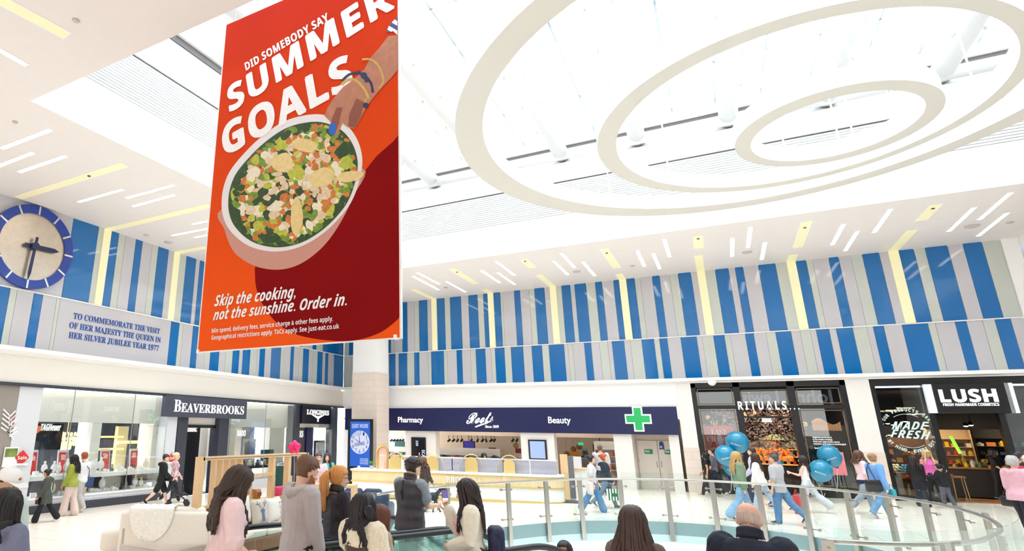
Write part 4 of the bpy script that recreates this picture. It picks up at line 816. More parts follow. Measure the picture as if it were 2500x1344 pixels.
# big column with screen, left of the pharmacy
yc = 26.6; xa, xb = aty(859, 980, yc).x, aty(920, 980, yc).x
mb = MB(); mb.mi = 0; mb.box((xa, yc, -.5), (xb, yc + 1.3, aty(880, 908, yc).z)); mb.mi = 1; mb.box((xa + .02, yc + .02, aty(880, 908, yc).z), (xb - .02, yc + 1.28, ZC)); struct('wall_column', mb, [tile, white])
ks = aty(850, 1022, yc - 1.0); ke = aty(905, 1022, yc - 1.0); kb = TILT * ks.x
r = empty('advertising_screen', Vector(((ks.x + ke.x) / 2, yc - 1.0, kb)), label='tall black totem screen showing a blue quiet hours clock poster', cat='screen'); w = (ke.x - ks.x) / 2; h = ks.z - kb
mb = MB(); mb.box((-w, 0, 0), (w, .25, h)); obj('casing', mb, black, r)
za, zb_ = aty(880, 1138, yc - 1).z - kb, aty(880, 1028, yc - 1).z - kb; wl, wr = aty(855, 1080, yc - 1).x - r.location.x, aty(903, 1080, yc - 1).x - r.location.x
mb = MB(); mb.box((wl, -.012, za), (wr, 0, zb_)); obj('display', mb, mat('display_blue', '1d58bd', .3, emit=.25, ecol='2a68cf', vary=0), r)
H2 = zb_ - za; cxk = (wl + wr) / 2; cz = za + H2 * .535; RK = (wr - wl) * .49
pal = mat('display_pale', 'c4cbea', .4, emit=.22, ecol='d6dcf6'); ink = mat('display_ink', '1d2b66', .4)
obj('heading', text_mb('QUIET HOURS', 'sans', (wl + .1, -.016, za + H2 * .855), (wr - .1, -.016, za + H2 * .855), (0, 0, H2 * .085), .004), pal, r)
mb = MB(); mb.loft([(Vector((cxk, -.014, cz)), (RK, 0, 0), (0, 0, RK)), (Vector((cxk, -.018, cz)), (RK, 0, 0), (0, 0, RK))], 40); obj('clock_face', mb, pal, r)
mb = MB()
for i in range(12):
    a = math.pi / 6 * (i + 1); t = str(i + 1); q = Vector((cxk + RK * .8 * math.sin(a), -.021, cz + RK * .8 * math.cos(a))); s = .09 * (1 + .5 * (i > 8)); text_mb(t, None, q + Vector((-s / 2, 0, -.07)), q + Vector((s / 2, 0, -.07)), (0, 0, .15), .002, mbx=mb)
text_mb('ELDONSQ', 'sans', (cxk - RK * .5, -.021, cz - RK * .35), (cxk + RK * .5, -.021, cz - RK * .2), (0, 0, .14), .002, mbx=mb)
for a, L in ((rad(-62), .55), (rad(-8), .75)): mb.prism([Vector((cxk + u * math.cos(a) + v * math.sin(a), -.022, cz - u * math.sin(a) + v * math.cos(a))) for u, v in ((-.015, 0), (.015, 0), (.01, RK * L), (-.01, RK * L))], (0, -.002, 0))
obj('clock_markings', mb, ink, r)
for k in range(4): mb = MB(); obj('notice_line', text_mb('ELDON SQUARE', 'sans', (cxk + .02, -.016, za + H2 * (.16 - k * .035)), (wr - .08, -.016, za + H2 * (.16 - k * .035)), (0, 0, H2 * .022), .003), pal, r)
# ================================================================ the black cosmetics shopfront (with balloons)
bk = mat('shopfront_black', '0d0e13', .3, vary=0)
brz = mat('bronze_line', '8a7256', .35, .6)
RX0, RX1 = xr0, xr1
zT = 4.3; zM = BP(1760, 993).z; zF = zfl(0)
m0, m1, m2, m3 = BX(1809, 2.0), BX(1826, 2.0), BX(1945, 2.0), BX(1964, 2.0)
mb = MB(); mb.box((RX0, YB - .05, BP(1750, 945).z), (RX1, YB + .4, zT)); mb.box((RX0, YB - .02, zM - .07), (RX1, YB + .3, zM + .07))
for a, b in ((RX0, RX0 + .16), (m0, m1), (m2, m3), (RX1 - .16, RX1)): mb.box((a, YB - .05, -.2), (b, YB + .35, zT))
mb.box((RX0, YB - .04, -.2), (m0, YB + .3, .42)); mb.box((m3, YB - .04, -.2), (RX1, YB + .3, .42))
struct('trim_black_shopfront', mb, bk)
mb = MB()
for a, b, c, d in ((RX0 + .2, m0 - .04, zM + .12, BP(1750, 948).z), (m3 + .04, RX1 - .2, zM + .12, BP(2000, 946).z), (RX0 + .2, m0 - .04, .46, zM - .12), (m3 + .04, RX1 - .2, .46, zM - .12), (m1 + .02, m2 - .02, zM + .1, BP(1880, 950).z)):
    for lo, hi in (((a, c), (a + .03, d)), ((b - .03, c), (b, d)), ((a, d - .03), (b, d)), ((a, c), (b, c + .03))): mb.box((lo[0], YB + .02, lo[1]), (hi[0], YB + .05, hi[1]))
struct('trim_bronze_lines', mb, brz)
mb = MB()
for a, b in ((RX0 + .16, m0), (m1, m2), (m3, RX1 - .16)): mb.box((a, YB + .1, zM + .07), (b, YB + .12, BP(1750, 945).z))
struct('window_5', mb, dark_glass)
mb = MB()
for a, b in ((RX0 + .16, m0), (m3, RX1 - .16)): mb.box((a, YB + .1, .42), (b, YB + .12, zM - .07))
struct('window_6', mb, dark_glass)
din = mat('shop_dark_brown', '1d1714', .6); dwood = mat('dark_wood', '4a2f1d', .4, bump=.05, bscale=6, bstretch=(1, 1, .1), vary=.15)
mb = MB(); mb.box((RX0 - .1, 36, -.2), (RX1 + .1, 36.2, 4.3)); mb.box((RX0 - .2, YB + .3, -.2), (RX0, 36.2, 4.3)); mb.box((RX1, YB + .3, -.2), (RX1 + .1, 36.2, 4.3)); mb.box((RX0 - .2, YB + .4, 4.2), (RX1, 36.2, 4.3)); mb.box((RX0, YB + .14, zM + .1), (RX1, YB + .2, zT)); struct('wall_cosmetics_interior', mb, din)
mb = MB(); mb.box((RX0, YB + .3, zfl(1) + .005), (RX1, 36, zfl(1) + .03)); struct('floor_cosmetics', mb, mat('dark_floor', '2a2420', .3))
r = empty('shop_sign', Vector((BX(1880, zM), YB - .15, zM)), label='white spaced capitals with three dots over the black shop door', cat='sign')
A, B = BP(1803, 999, -.2), BP(1952, 999, -.2); B.z = A.z; wpart('lettering', text_mb('RITUALS...', 'sans', A, B, (0, 0, .3), .05, .01, 1.5), lit_white, r)
mb = MB(); mb.box((A.x, YB - .15, A.z + .1), (B.x, YB - .05, A.z + .13)); wpart('rail', mb, bk, r)
# blossom canopy: nobody could count the petals
RP = random.Random(3); mb = MB()
xl_, xr_ = m0 - .9, m2 + .5
for i in range(2600):
    x, y, z = RP.uniform(xl_, xr_), RP.uniform(YB + .7, YB + 2.6), RP.uniform(1.35, 3.35)
    if z < 1.7 + .35 * math.sin(x * 3) and RP.random() < .6: continue
    if x < m0 and z < 2.3: continue
    T = Matrix.Translation((x, y, z)) @ Matrix.Rotation(RP.uniform(0, 6.3), 4, 'Z') @ Matrix.Rotation(RP.uniform(-1.4, 1.4), 4, 'X'); s = RP.uniform(.03, .06); mb.mi = RP.choice((0, 0, 1))
    mb.add([T @ Vector(p) for p in ((0, -s, 0), (s, 0, s * .3), (0, s, 0), (-s, 0, s * .3))], [(0, 1, 2, 3)])
obj('blossom_canopy', mb, [mat('blossom_pale', 'd9bfb4', .6), mat('blossom_dusky', 'a98a80', .6)], label='dense pale pink blossom canopy hanging over the black shop door', cat='blossom', kind='stuff')
mb = MB()
for i in range(14): x = RP.uniform(xl_, xr_); mb.tube([(x, YB + 1.6, 4.1), (x + RP.uniform(-.4, .4), YB + 1.5, 3.0), (x + RP.uniform(-.7, .7), YB + RP.uniform(.9, 2.2), RP.uniform(1.6, 2.4))], [.04, .025, .01], 6)
obj('blossom_branches', mb, dwood, label='dark bare branches carrying the blossom canopy', cat='branches', kind='stuff')
# door parts
mb = MB(); mb.box((m1, YB + .14, BP(1880, 1017).z - .03), (m2, YB + .2, BP(1880, 1017).z + .03)); struct('trim_door_rail', mb, bk)
a, b = BP(1861, 1030, .1), BP(1883, 1020, .1); mb = MB(); mb.box((a.x, a.y, a.z), (b.x, a.y + .03, b.z)); obj('door_notice', mb, white, label='small white notice hung under the door rail of black shop', cat='notice')
# glowing product arch island
org = mat('glow_orange', 'e8722a', .4, emit=.9, ecol='f07a28'); orb = mat('glow_amber', 'f2a04a', .4, emit=1.2, ecol='f5a850')
p = BP(1884, 1150, 3.2); isl = empty('product_island', Vector((p.x, YB + 3.2, zfl(p.x))), label='glowing orange product island with round arch inside black shop', cat='display island')
mb = MB(); mb.box((-1.5, -.4, 0), (1.5, .4, .95)); obj('cabinet', mb, dwood, isl)
mb = MB(); mb.box((-1.55, -.45, .95), (1.55, .45, 1.0)); obj('worktop', mb, din, isl)
mb = MB(); mb.tube([(.85 * math.cos(t), .3, 1.15 + .85 * math.sin(t)) for t in [math.pi * i / 20 for i in range(21)]], .05, 8); obj('arch', mb, gold_m, isl)
mb = MB(); mb.prism([(.8 * math.cos(t), .34, 1.15 + .8 * math.sin(t)) for t in [math.pi * i / 20 for i in range(21)]], (0, .03, 0)); obj('arch_panel', mb, org, isl)
for z in (1.0, 1.32, 1.62): mb = MB(); mb.box((-1.3, -.1, z), (1.3, .3, z + .03)); obj('tier', mb, orb, isl)
tq = [mat('bottle_teal', '5fb8a0', .3), mat('bottle_cream', 'efe2c8', .3), mat('bottle_rust', 'c4511f', .3), mat('bottle_white', 'f6efe6', .3)]
for zi, z in enumerate((1.03, 1.35, 1.65)):
    for i in range(11 - 2 * zi):
        m = MB(); hh = RP.uniform(.16, .26); k = RP.randrange(4)
        if k % 2: m.box((-.06, -.05, 0), (.06, .05, hh))
        else: m.lathe([(.055, 0), (.055, hh * .7), (.02, hh * .78), (.02, hh)], (0, 0, 0), 10)
        o = obj('cosmetic_bottle', m, tq[k], label='cosmetic bottle on the glowing orange island', cat='bottle', group='bottles on the orange island'); o.location = isl.location + Vector((-1.2 + 2.4 * (i + .5) / (11 - 2 * zi), .05, z))
for i, (px, py) in enumerate(((1855, 1083), (1935, 1085), (1890, 1066))):
    p = BP(px, py, 2.6 + .4 * i); mb = MB(); mb.lathe([(.62, -.12), (.3, .05), (.03, .16), (.02, .3), (.02, 1.2)], (0, 0, 0), 18); obj('parasol_lamp', mb, mat('parasol_green', '2d4a3c', .5), label='green paper parasol lamp in the black shop, %s' % ('left of the arch', 'right of the arch', 'above the arch')[i], cat='lamp').location = p
p = BP(1720, 1030, 1.2)
for i, (px, py, d) in enumerate(((1768, 1024, 2), (1740, 1030, 2.5), (1745, 1033, 3.2), (1965, 1035, 2), (1728, 1018, 3), (1820, 1010, 3.5), (1842, 1006, 4))):
    mb = MB(); mb.ell((0, 0, 0), (.1, .1, .1), 10); obj('globe_lamp', mb, glow, label='small glowing globe lamp inside the black shop', cat='lamp', group='globe lamps in the black shop').location = BP(px, py, d)
# lit pleated shade on the right
a, b = BP(1986, 1050, 2), BP(2052, 1020, 2); mb = MB(); n_ = 40
top = [Vector((a.x + (b.x - a.x) * i / n_, a.y + .12 * math.sin(i * 1.6) + .1, b.z - .12 + .12 * math.sin(i * .16))) for i in range(n_ + 1)]; bot = [Vector((q.x, q.y, a.z)) for q in top]
mb.add(top + bot, [(i, i + 1, n_ + 2 + i, n_ + 1 + i) for i in range(n_)]); obj('pleated_lamp', mb, mat('pleat_glow', 'd9b48a', .6, emit=.45, ecol='e0b27a'), label='wavy pleated lit shade in the right window of black shop', cat='lamp')
p = BP(2020, 1150, 5.6); shelf_unit('wall_shelf_unit', (p.x + .2, YB + 5.6, zfl(p.x)), 2.6, .4, (.4, .8, 1.2, 1.6, 2.0), 'dark stocked shelf unit in the right window of black shop', dwood, gen=13, grp='dark unit of the black shop')
# window text, posters
r = empty('window_text_panel', BP(1985, 1060, .08), label='white lines of small writing on right window of black shop', cat='lettering')
for i, (t, u, v) in enumerate((('Happiness can be found', 1984, 2030), ('in the smallest of things.', 1985, 2033), ('Find and appreciate every', 1986, 2050), ('moment and make it meaningful.', 1987, 2066), ('Soulful living every day', 1989, 2045))):
    A, B = BP(u, 1068 + i * 5.4 + (5 if i == 4 else 0), .08), BP(v, 1068 + i * 5.4 + (5 if i == 4 else 0), .08); B.z = A.z; wpart('text_line', text_mb(t, 'sans', A, B, (0, 0, .052), .004), lit_white, r)
def stand_poster(px0, px1, py0, py1, dy, m, label):
    a, b = BP(px0, py1, dy), BP(px1, py0, dy); r = empty('poster_stand', Vector(((a.x + b.x) / 2, a.y, zfl(a.x))), label=label, cat='poster'); w, z0, h = (b.x - a.x) / 2, a.z - zfl(a.x), b.z - zfl(a.x)
    mb = MB(); mb.box((-w, -.02, z0), (w, .02, h)); obj('board', mb, m, r); mb = MB()
    for s in (-1, 1): mb.tube([(s * w * .6, 0, z0 + .1), (s * w * .7, -.1, .02)], .015, 6)
    mb.tube([(0, .02, z0 + .1), (0, .4, .02)], .015, 6); obj('easel', mb, bk, r); return r, w, z0, h
r, w, z0, h = stand_poster(1731, 1790, 1040, 1141, .45, red, 'red last chance poster on an easel behind left window')
obj('lettering', text_mb('LAST', 'serif', (-w * .5, -.03, h - .32), (w * .5, -.03, h - .32), (0, 0, .2), .004, -.01), white, r); obj('lettering', text_mb('CHANCE', 'serif', (-w * .85, -.03, h - .6), (w * .85, -.03, h - .6), (0, 0, .2), .004, -.01), white, r)
mb = MB(); mb.lathe([(.16, 0), (.16, .06), (.06, .1), (.06, .2), (.1, .22), (.06, .55), (.01, .62)], (0, 0, 0), 10); o = obj('printed_bottle', mb, mat('print_pink', 'e9c9cc', .4), r); o.location = (0, -.02, z0 + .75); o.scale = (1, .05, 1)
mb = MB(); mb.rbox((-.18, -.03, z0 + .66), (.34, .02, .26), .02); obj('printed_jar', mb, MATS['print_pink'], r)
r, w, z0, h = stand_poster(2024, 2058, 1103, 1158, -.3, mat('pink_poster', 'e98a93', .4, vary=.12, bscale=2), 'pink poster on a stand outside right window of black shop')
# balloons
bal = mat('balloon_teal', '0a86ae', .25, spec=.6, vary=0, coat=.3)
def balloon(px, py, r_px, d, label, tilt):
    c = dep(px, py, d); R_ = r_px * d / FOC; rt = empty('balloon', c, label=label, cat='balloon', group='teal balloons at the black shop'); T = Matrix.Rotation(tilt, 4, 'Y')
    mb = MB(); mb.loft([(T @ Vector((0, 0, z * R_ * 1.06)), T @ Vector((q * R_, 0, 0)), T @ Vector((0, q * R_, 0))) for z, q in ((-1.12, .02), (-1.08, .12), (-1, .3), (-.85, .56), (-.6, .82), (-.3, .96), (0, 1), (.3, .955), (.55, .84), (.75, .66), (.9, .42), (.98, .2), (1, .02))], 24); obj('skin', mb, bal, rt, smooth=True)
    mb = MB(); mb.lathe([(.01, -.03), (.03 * R_ * 6, -.04), (.01, 0)], T @ Vector((0, 0, -1.12 * R_)), 8); obj('knot', mb, bal, rt)
    t = text_mb('RITUALS...', 'sans', (-.5 * R_, 0, -.3 * R_), (.5 * R_, 0, -.3 * R_), (0, 0, .12 * R_), .001, 0, 1.3)
    t.v = [tuple(T @ Vector((x, -math.sqrt(max(1.03 * R_ * R_ - x * x - z * z, 0)) + y, z))) for x, y, z in t.v]; obj('lettering', t, white, rt)
    q = T @ Vector((0, 0, -1.15 * R_)); mb = MB(); mb.tube([q, (q.x * .5, 0, q.z - .5), (0, 0, zfl(c.x) - c.z + .3)], .006, 4); obj('string', mb, white, rt)
balloon(1800, 1079, 25, 22.0, 'uppermost teal balloon left of the black shop door', .3); balloon(1772, 1111, 23, 21.7, 'middle teal balloon in front of red poster', -.3); balloon(1786, 1142, 17, 22.2, 'lowest teal balloon half hidden by the green sweater woman', .1)
balloon(2025, 1112, 24.5, 20.9, 'upper teal balloon right of the black shop door', -.4); balloon(2004, 1148, 24.5, 20.6, 'lower teal balloon right of the black shop door', .35)
area((m1 + .7, YB + 2.2, 3.9), (2, 2), 60, col=(1, .85, .65)); area((RX0 + .85, YB + .22, 3.2), (1, .1), 22, (rad(28), 0, 0)); area((RX1 - 1.2, YB + 2, 3.9), (2, 1.5), 40, col=(1, .85, .65)); area((m1 + .8, YB + 3.0, 2.3), (2, .6), 25, col=(1, .6, .25))  # the narrow lamp by the left window is added to brighten the red poster
# ================================================================ soap shop at the right end
LX0, LX1 = xl0, 13.8
wood = mat('shop_wood', '8a5a2a', .45, bump=.06, bscale=4, bstretch=(.3, 3, 3), vary=.15)
zH = BP(2300, 938).z; zS = BP(2370, 1008).z
mb = MB(); mb.box((LX0, YB - .05, zH), (LX1, YB + .4, zT))
lm0 = BX(2294, 2.0); lm1 = BX(2478, 1.5)
for x in (LX0 + .06, lm0, lm1): mb.box((x - .08, YB - .02, -.2), (x + .08, YB + .3, zT))
mb.box((LX0, YB - .02, -.2), (lm0, YB + .25, .28)); struct('trim_soap_shopfront', mb, bk)
mb = MB(); mb.box((LX0 + .14, YB + .1, .28), (lm0 - .08, YB + .12, zH)); struct('window_7', mb, dark_glass)
mb = MB(); mb.box((lm1 + .08, YB + .1, .1), (LX1, YB + .12, zH)); struct('window_8', mb, dark_glass)
r = empty('shop_sign', Vector((BX(2370, zS), YB - .2, zS)), label='black soap shop sign with heavy white capitals', cat='sign')
sx0, sx1 = BX(2277, (zS + zH) / 2), BX(2462, (zS + zH) / 2)
mb = MB(); mb.box((sx0, YB - .3, zS), (sx1, YB + .1, zH)); wpart('board', mb, mat('soap_sign_black', '0b0b12', .35, vary=0), r)
A, B = BP(2297, 982, -.32), BP(2438, 978, -.32); A.z = B.z = (A.z + B.z) / 2; wpart('lettering', text_mb('LUSH', 'sans', A, B, (0, 0, BP(2370, 951, -.32).z - A.z), .04, .022, 1.05), lit_white, r)
A, B = BP(2303, 990.5, -.32), BP(2440, 989.5, -.32); A.z = B.z = (A.z + B.z) / 2; wpart('small_lettering', text_mb('FRESH HANDMADE COSMETICS', 'sans', A, B, (0, 0, .09), .02, .01), lit_white, r)
for i, px in enumerate((2266, 2462)): x = BX(px, (zS + zH) / 2); mb = MB(); mb.box((x - .1, YB - .3, zS), (x + .1, YB - .1, zH)); obj('lit_pillar_panel', mb, mat('lit_panel', 'd9e2e0', .4, emit=.5, ecol='dfe8e6'), label='pale upright light panel at the %s end of soap shop sign' % ('left', 'right')[i], cat='light panel')
mb = MB(); mb.box((LX0, 38, -.2), (LX1, 38.2, 4.3)); mb.box((LX0 - .05, YB + .3, -.2), (LX0 + .02, 38, 4.3)); mb.box((LX0, YB + .4, 3.9), (LX1, 38, 4.0)); struct('wall_soap_interior', mb, mat('soap_dark', '1c1512', .6))
mb = MB(); mb.box((LX0, YB + .1, .12), (LX1, 38, zfl(5) + .06)); struct('floor_soap_shop', mb, mat('oak_floor', '9a6b43', .4, bump=.05, bscale=3, bstretch=(4, .4, 1), vary=.15))
# window decal
r = empty('window_decal', BP(2218, 1050, .08), label='pale green hand painted made fresh decal on soap shop window', cat='decal'); pg = mat('decal_mint', 'cfe3dc', .5, emit=.25, ecol='cfe3dc')
q = lambda px, py: BP(px, py, .07)
wpart('lettering', text_mb('MADE', 'ital', q(2177, 1047), q(2263, 1048), q(2180, 1029) - q(2177, 1047), .01, .008, 1.12), pg, r); wpart('lettering', text_mb('FRESH', 'ital', q(2174, 1066), q(2269, 1072), q(2177, 1048) - q(2174, 1066), .01, .008, 1.12), pg, r)
cc = q(2219, 1051); RR = .68
def arc_text(t, r_, a0, a1, up):
    m = MB(); n_ = len(t)
    for i, chh in enumerate(t):
        if chh == ' ': continue
        a = rad(a0 + (a1 - a0) * (i + .5) / n_); e = Vector((math.sin(a), 0, math.cos(a))); u = e if up else -e; tx = Vector((u.z, 0, -u.x)); c = cc + e * r_; text_mb(chh, 'sans', c - tx * .035, c + tx * .035, u * .1, .004, .01, mbx=m)
    wpart('arc_lettering', m, pg, r)
arc_text('OUR PRODUCTS ARE', RR, -62, 62, True); arc_text('BY HAND, EVERY DAY', RR + .06, 242, 118, False)
for sgn in (1, -1):
    mb = MB(); mb.tube([cc + Vector((.58 * math.sin(a), 0, sgn * .58 * math.cos(a))) for a in [rad(-35 + 70 * i / 12) for i in range(13)]], .008, 5); wpart('arc_line', mb, pg, r)
# display table with heaps
tx, ty = max(BX(2214, .9, YB + 1.0), LX0 + .95), YB + 1.0; tz = zfl(tx) + .06
r = empty('display_table', Vector((tx, ty, tz)), label='wooden display table of soap heaps behind decal window', cat='table')
mb = MB(); mb.box((-.8, -.55, .78), (.85, .55, .84)); obj('tabletop', mb, wood, r)
for sx_ in (-.7, .75):
    for sy in (-.4, .4): mb = MB(); mb.box((sx_ - .05, sy - .05, 0), (sx_ + .05, sy + .05, .78)); obj('leg', mb, wood, r)
heaps = (('turquoise', '3f9fb8', -.45, 0), ('scarlet', 'e24a26', .15, .05), ('hot pink', 'd9478f', .75, .05), ('lemon yellow', 'e8d21e', .8, -.35), ('cream', 'e6dcb8', -.75, .3), ('pale yellow', 'efe0a0', .1, -.38))
for nm, cl, hx, hy in heaps:
    m_ = mat('soap_' + nm.replace(' ', '_'), cl, .6)
    for lv, k in ((0, 4), (1, 3), (2, 2)):
        for i in range(k):
            for j in range(2):
                m = MB(); m.ell((0, 0, 0), (.052, .052, .05), 10); o = obj('bath_bomb', m, m_, smooth=True, label='%s bath bomb in the heap on display table' % nm, cat='bath bomb', group='%s bath bombs' % nm); o.location = (tx + hx * .66 + (i - (k - 1) / 2) * .105, ty + hy + (j - .5) * .105 * (1 if lv < 2 else .5), tz + .89 + lv * .085)
def counter(name, px, dy, w, d, h, m, label, seed=0, items=True):
    x = BX(px, .8, YB + dy); r = empty(name, Vector((x, YB + dy, zfl(x) + .06)), label=label, cat='counter')
    mb = MB(); mb.box((-w / 2, -d / 2, 0), (w / 2, d / 2, h - .05)); obj('cabinet', mb, m, r); mb = MB(); mb.box((-w / 2 - .04, -d / 2 - .04, h - .05), (w / 2 + .04, d / 2 + .04, h)); obj('worktop', mb, wood, r)
    if items:
        for i in range(int(w * 5)):
            m2 = MB(); hh = RP.uniform(.08, .3); m2.lathe([(.06, 0), (.07, hh * .5), (.03, hh * .8), (.035, hh)], (0, 0, 0), 10); o = obj('cosmetic_jar', m2, [pc[1], pc[3], pc[4], gold_m, pc[6]][i % 5], label='cosmetic jar on the ' + label.split(' in ')[0], cat='jar', group='jars on the ' + label.split(' in ')[0]); o.location = (x - w / 2 + .1 + i * .19, YB + dy + RP.uniform(-.2, .2), zfl(x) + .06 + h)
counter('dark_counter', 2375, 2.4, 2.2, .7, 1.0, din, 'black sided counter in the soap shop', 1); counter('amber_counter', 2448, 3.6, 2.0, .7, 1.05, wood, 'amber wooden till counter in the soap shop', 2)
for i, (px, dy, hmax, lb) in enumerate(((2330, 5, 2.0, 'lit cream shelf unit of small bottles in the soap shop'), (2420, 7.5, 2.2, 'dark wall unit of lit packets at the back of soap shop'), (2500, 6, 2.2, 'dark wall unit at the right edge of soap shop'), (2215, 5.5, 1.9, 'brown bath product shelf seen through decal window'))):
    x = BX(px, 1.2, YB + dy); shelf_unit('shop_shelf_unit', (x, YB + dy, zfl(x) + .06), (1.3, 3.4, 2.6, 2.6)[i], .4, tuple(.4 + k * .32 for k in range(int((hmax - .3) / .32) + 1)), lb, [mat('shelf_tan', 'c9ad84', .5), din, din, wood][i], gen=(6, 13, 8, 11)[i], grp='%s of soap shop' % ('cream unit', 'back wall unit', 'right edge unit', 'decal window unit')[i])
    area((x, YB + dy - .7, 2.6), (1.5, .5), (12, 40, 18, 25)[i], (rad(25), 0, 0), (1, .78, .5))
for i, (px, py, d) in enumerate(((2152, 1033, 1.5), (2167, 1032, 2), (2180, 1035, 2.6), (2210, 1027, 2.2), (2265, 1029, 1.8), (2263, 1037, 2.6), (2275, 1042, 2), (2358, 1038, 3), (2370, 1036, 3.4), (2160, 1062, 4), (2172, 1060, 4), (2232, 1009, 1.6))):
    p = BP(px, py, d); r = empty('ceiling_spotlight', p, RP.uniform(-1, 1), label='black shop spotlight with a bright bulb in the soap shop', cat='spotlight', group='soap shop spotlights'); mb = MB(); mb.lathe([(.05, .12), (.09, 0), (.08, -.01)], (0, 0, 0), 10); obj('shade', mb, bk, r); mb = MB(); mb.ell((0, 0, -.01), (.075, .075, .04), 10); obj('bulb', mb, mat('bulb_glow', 'fff0d0', .4, emit=6, ecol='ffe6b8'), r); mb = MB(); mb.tube([(0, 0, .1), (0, 0, .6)], .012, 5); obj('stem', mb, bk, r)
for i, (px, py) in enumerate(((2183, 1001), (2158, 1003), (2210, 995), (2237, 1010))):
    a = BP(px, py, 2.5); mb = MB(); mb.box((-.25, -.15, -.02), (.25, .15, .02)); obj('ceiling_panel_light', mb, mat('panel_glow', 'ffeecc', .4, emit=1.5, ecol='ffe8c0'), label='small warm panel light in the soap shop ceiling', cat='ceiling light', group='soap shop panel lights').location = a
area((tx, ty - .2, 2.3), (1.4, .6), 90, (0, 0, 0), (1, .85, .65))  # lamp added above the table to brighten the soap heaps
x = BX(2345, .4, YB + .9); r = empty('bar_stool', Vector((x, YB + .9, zfl(x) + .06)), label='pale wooden stool with open frame at the soap shop entrance', cat='stool'); mb = MB(); mb.box((-.2, -.2, .7), (.2, .2, .75)); obj('seat', mb, wood, r)
for sx_ in (-.17, .17):
    for sy in (-.17, .17): mb = MB(); mb.tube([(sx_, sy, 0), (sx_ * .85, sy * .85, .7)], .013, 6); obj('leg', mb, woodl, r)
x = BX(2322, 1.2, YB + 1.6); mb = MB(); mb.tube([(x + .2, YB + 1.6, 2.3), (x + .35, YB + 1.6, 1.7)], .05, 8); obj('green_tube_lamp', mb, mat('green_glow', '7fe03a', .4, emit=1.2, ecol='86e63c'), label='bright green glowing tube lamp inside the soap shop', cat='lamp')
# dome camera under the ledge
p = BP(1738, 932, -.3); mb = MB(); mb.lathe([(.16, .08), (.16, 0), (.13, -.06), (.07, -.11), (.01, -.125)], (0, 0, 0), 18); obj('dome_camera', mb, white, smooth=True, label='white dome security camera under the ledge over the black shop', cat='security camera').location = (p.x, p.y, 4.28)
# the department store across the mall, behind the camera: dark fascia, mirrored in the shop glass
def mirror_to(px, py, yw, yg=YB + .11):               # the point on the opposite wall seen by reflection
    d = ray(px, py); a = CAM + d * (yg / d.y); e = Vector((d.x, -d.y, d.z)); return a + e * ((yw - yg) / e.y)
yw = -11.8
mb = MB(); mb.box((-8, -12, 3.2), (13.8, yw - .05, 8.2)); struct('wall_front_fascia', mb, mat('store_grey', '4b4c54', .5))
r = empty('department_store_sign', Vector((0, yw, 6)), label='large pale department store letters on the grey fascia behind the camera', cat='sign')
for t, pa, pb in (('John', (2042, 982), (1945, 982)), ('Lewis', (1903, 982), (1813, 982))):
    A, B = mirror_to(*pa, yw), mirror_to(*pb, yw); B.z = A.z; wpart('lettering', text_mb(t, None, A, B, (0, 0, mirror_to(2030, 952, yw).z - A.z), .08, .02), mat('store_letters', 'd8d9de', .5, emit=.5), r)
# ================================================================ balustrade round the void
def vpath(px0, px1):                                  # dense samples of the rim, as seen between two picture columns
    return VL
PERI = VL; cum = [0]
for i in range(len(PERI)): cum.append(cum[-1] + (PERI[(i + 1) % len(PERI)] - PERI[i]).length)
def rim(s, inn=0, z=0):
    s %= cum[-1]; i = max(k for k in range(len(PERI)) if cum[k] <= s); a, b = PERI[i], PERI[(i + 1) % len(PERI)]; t = (s - cum[i]) / (cum[i + 1] - cum[i]); p = a.lerp(b, t); d = (b - a).normalized(); nrm = Vector((d.y, -d.x, 0))
    q = p + nrm * inn; return Vector((q.x, q.y, TILT * q.x + z)), d, nrm
S_ALL = [k * .05 for k in range(int(cum[-1] / .05))]
def s_at(px, lo=0, hi=None):
    return min((s for s in S_ALL if lo <= s <= (hi or 99)), key=lambda s: abs(proj(rim(s, .0, .6)[0])[0] - px))
s_end = cum[20 * 8]                                   # beyond this the rail runs back towards the camera, below the frame
far_hi = max(S_ALL[:int(s_end / .05)], key=lambda s: proj(rim(s, 0, .6)[0])[0])
POSTS = [s_at(p, 0, far_hi) for p in (905, 1015, 1088, 1162, 1240, 1332, 1417, 1517, 1630, 1743, 1858, 1974, 2083, 2186, 2282, 2366, 2440)]
POSTS += [far_hi + .9, far_hi + 2.1, far_hi + 3.3]
bal_ = empty('glass_balustrade', rim(POSTS[8])[0], label='curved glass balustrade with steel posts round the escalator void', cat='balustrade')
mb = MB(); P = [rim(s, .14, 1.08)[0] for s in [POSTS[0] + (POSTS[-1] - POSTS[0]) * i / 160 for i in range(161)]]; mb.tube(P, .028, 10); wpart('handrail', mb, steel, bal_, smooth=True)
for i, s in enumerate(POSTS):
    p, d, nrm = rim(s, .02); up = Vector((0, 0, 1)); T = Matrix.Translation(p) @ Matrix((( d.x, nrm.x, 0, 0), (d.y, nrm.y, 0, 0), (d.z, nrm.z, 1, 0), (0, 0, 0, 1)))
    mb = MB(); mb.box((-.058, .0, -.46), (.058, .06, 1.1), T)
    for z in (-.32, -.2, .14, .9, 1.02): mb.ell(T @ Vector((0, -.002, z)), (.018, .018, .018), 8)
    o = wpart('post', mb, steel, bal_); l = o
    for z in (.16, .88):
        m2 = MB(); m2.tube([T @ Vector((-.2, -.05, z)), T @ Vector((.2, -.05, z))], .012, 6)
        for u in (-.17, .17): m2.tube([T @ Vector((u, -.075, z)), T @ Vector((u, -.02, z))], .03, 10)
        wpart('clamp', m2, steel, bal_).parent = o
        o.children[-1].location = (0, 0, 0)
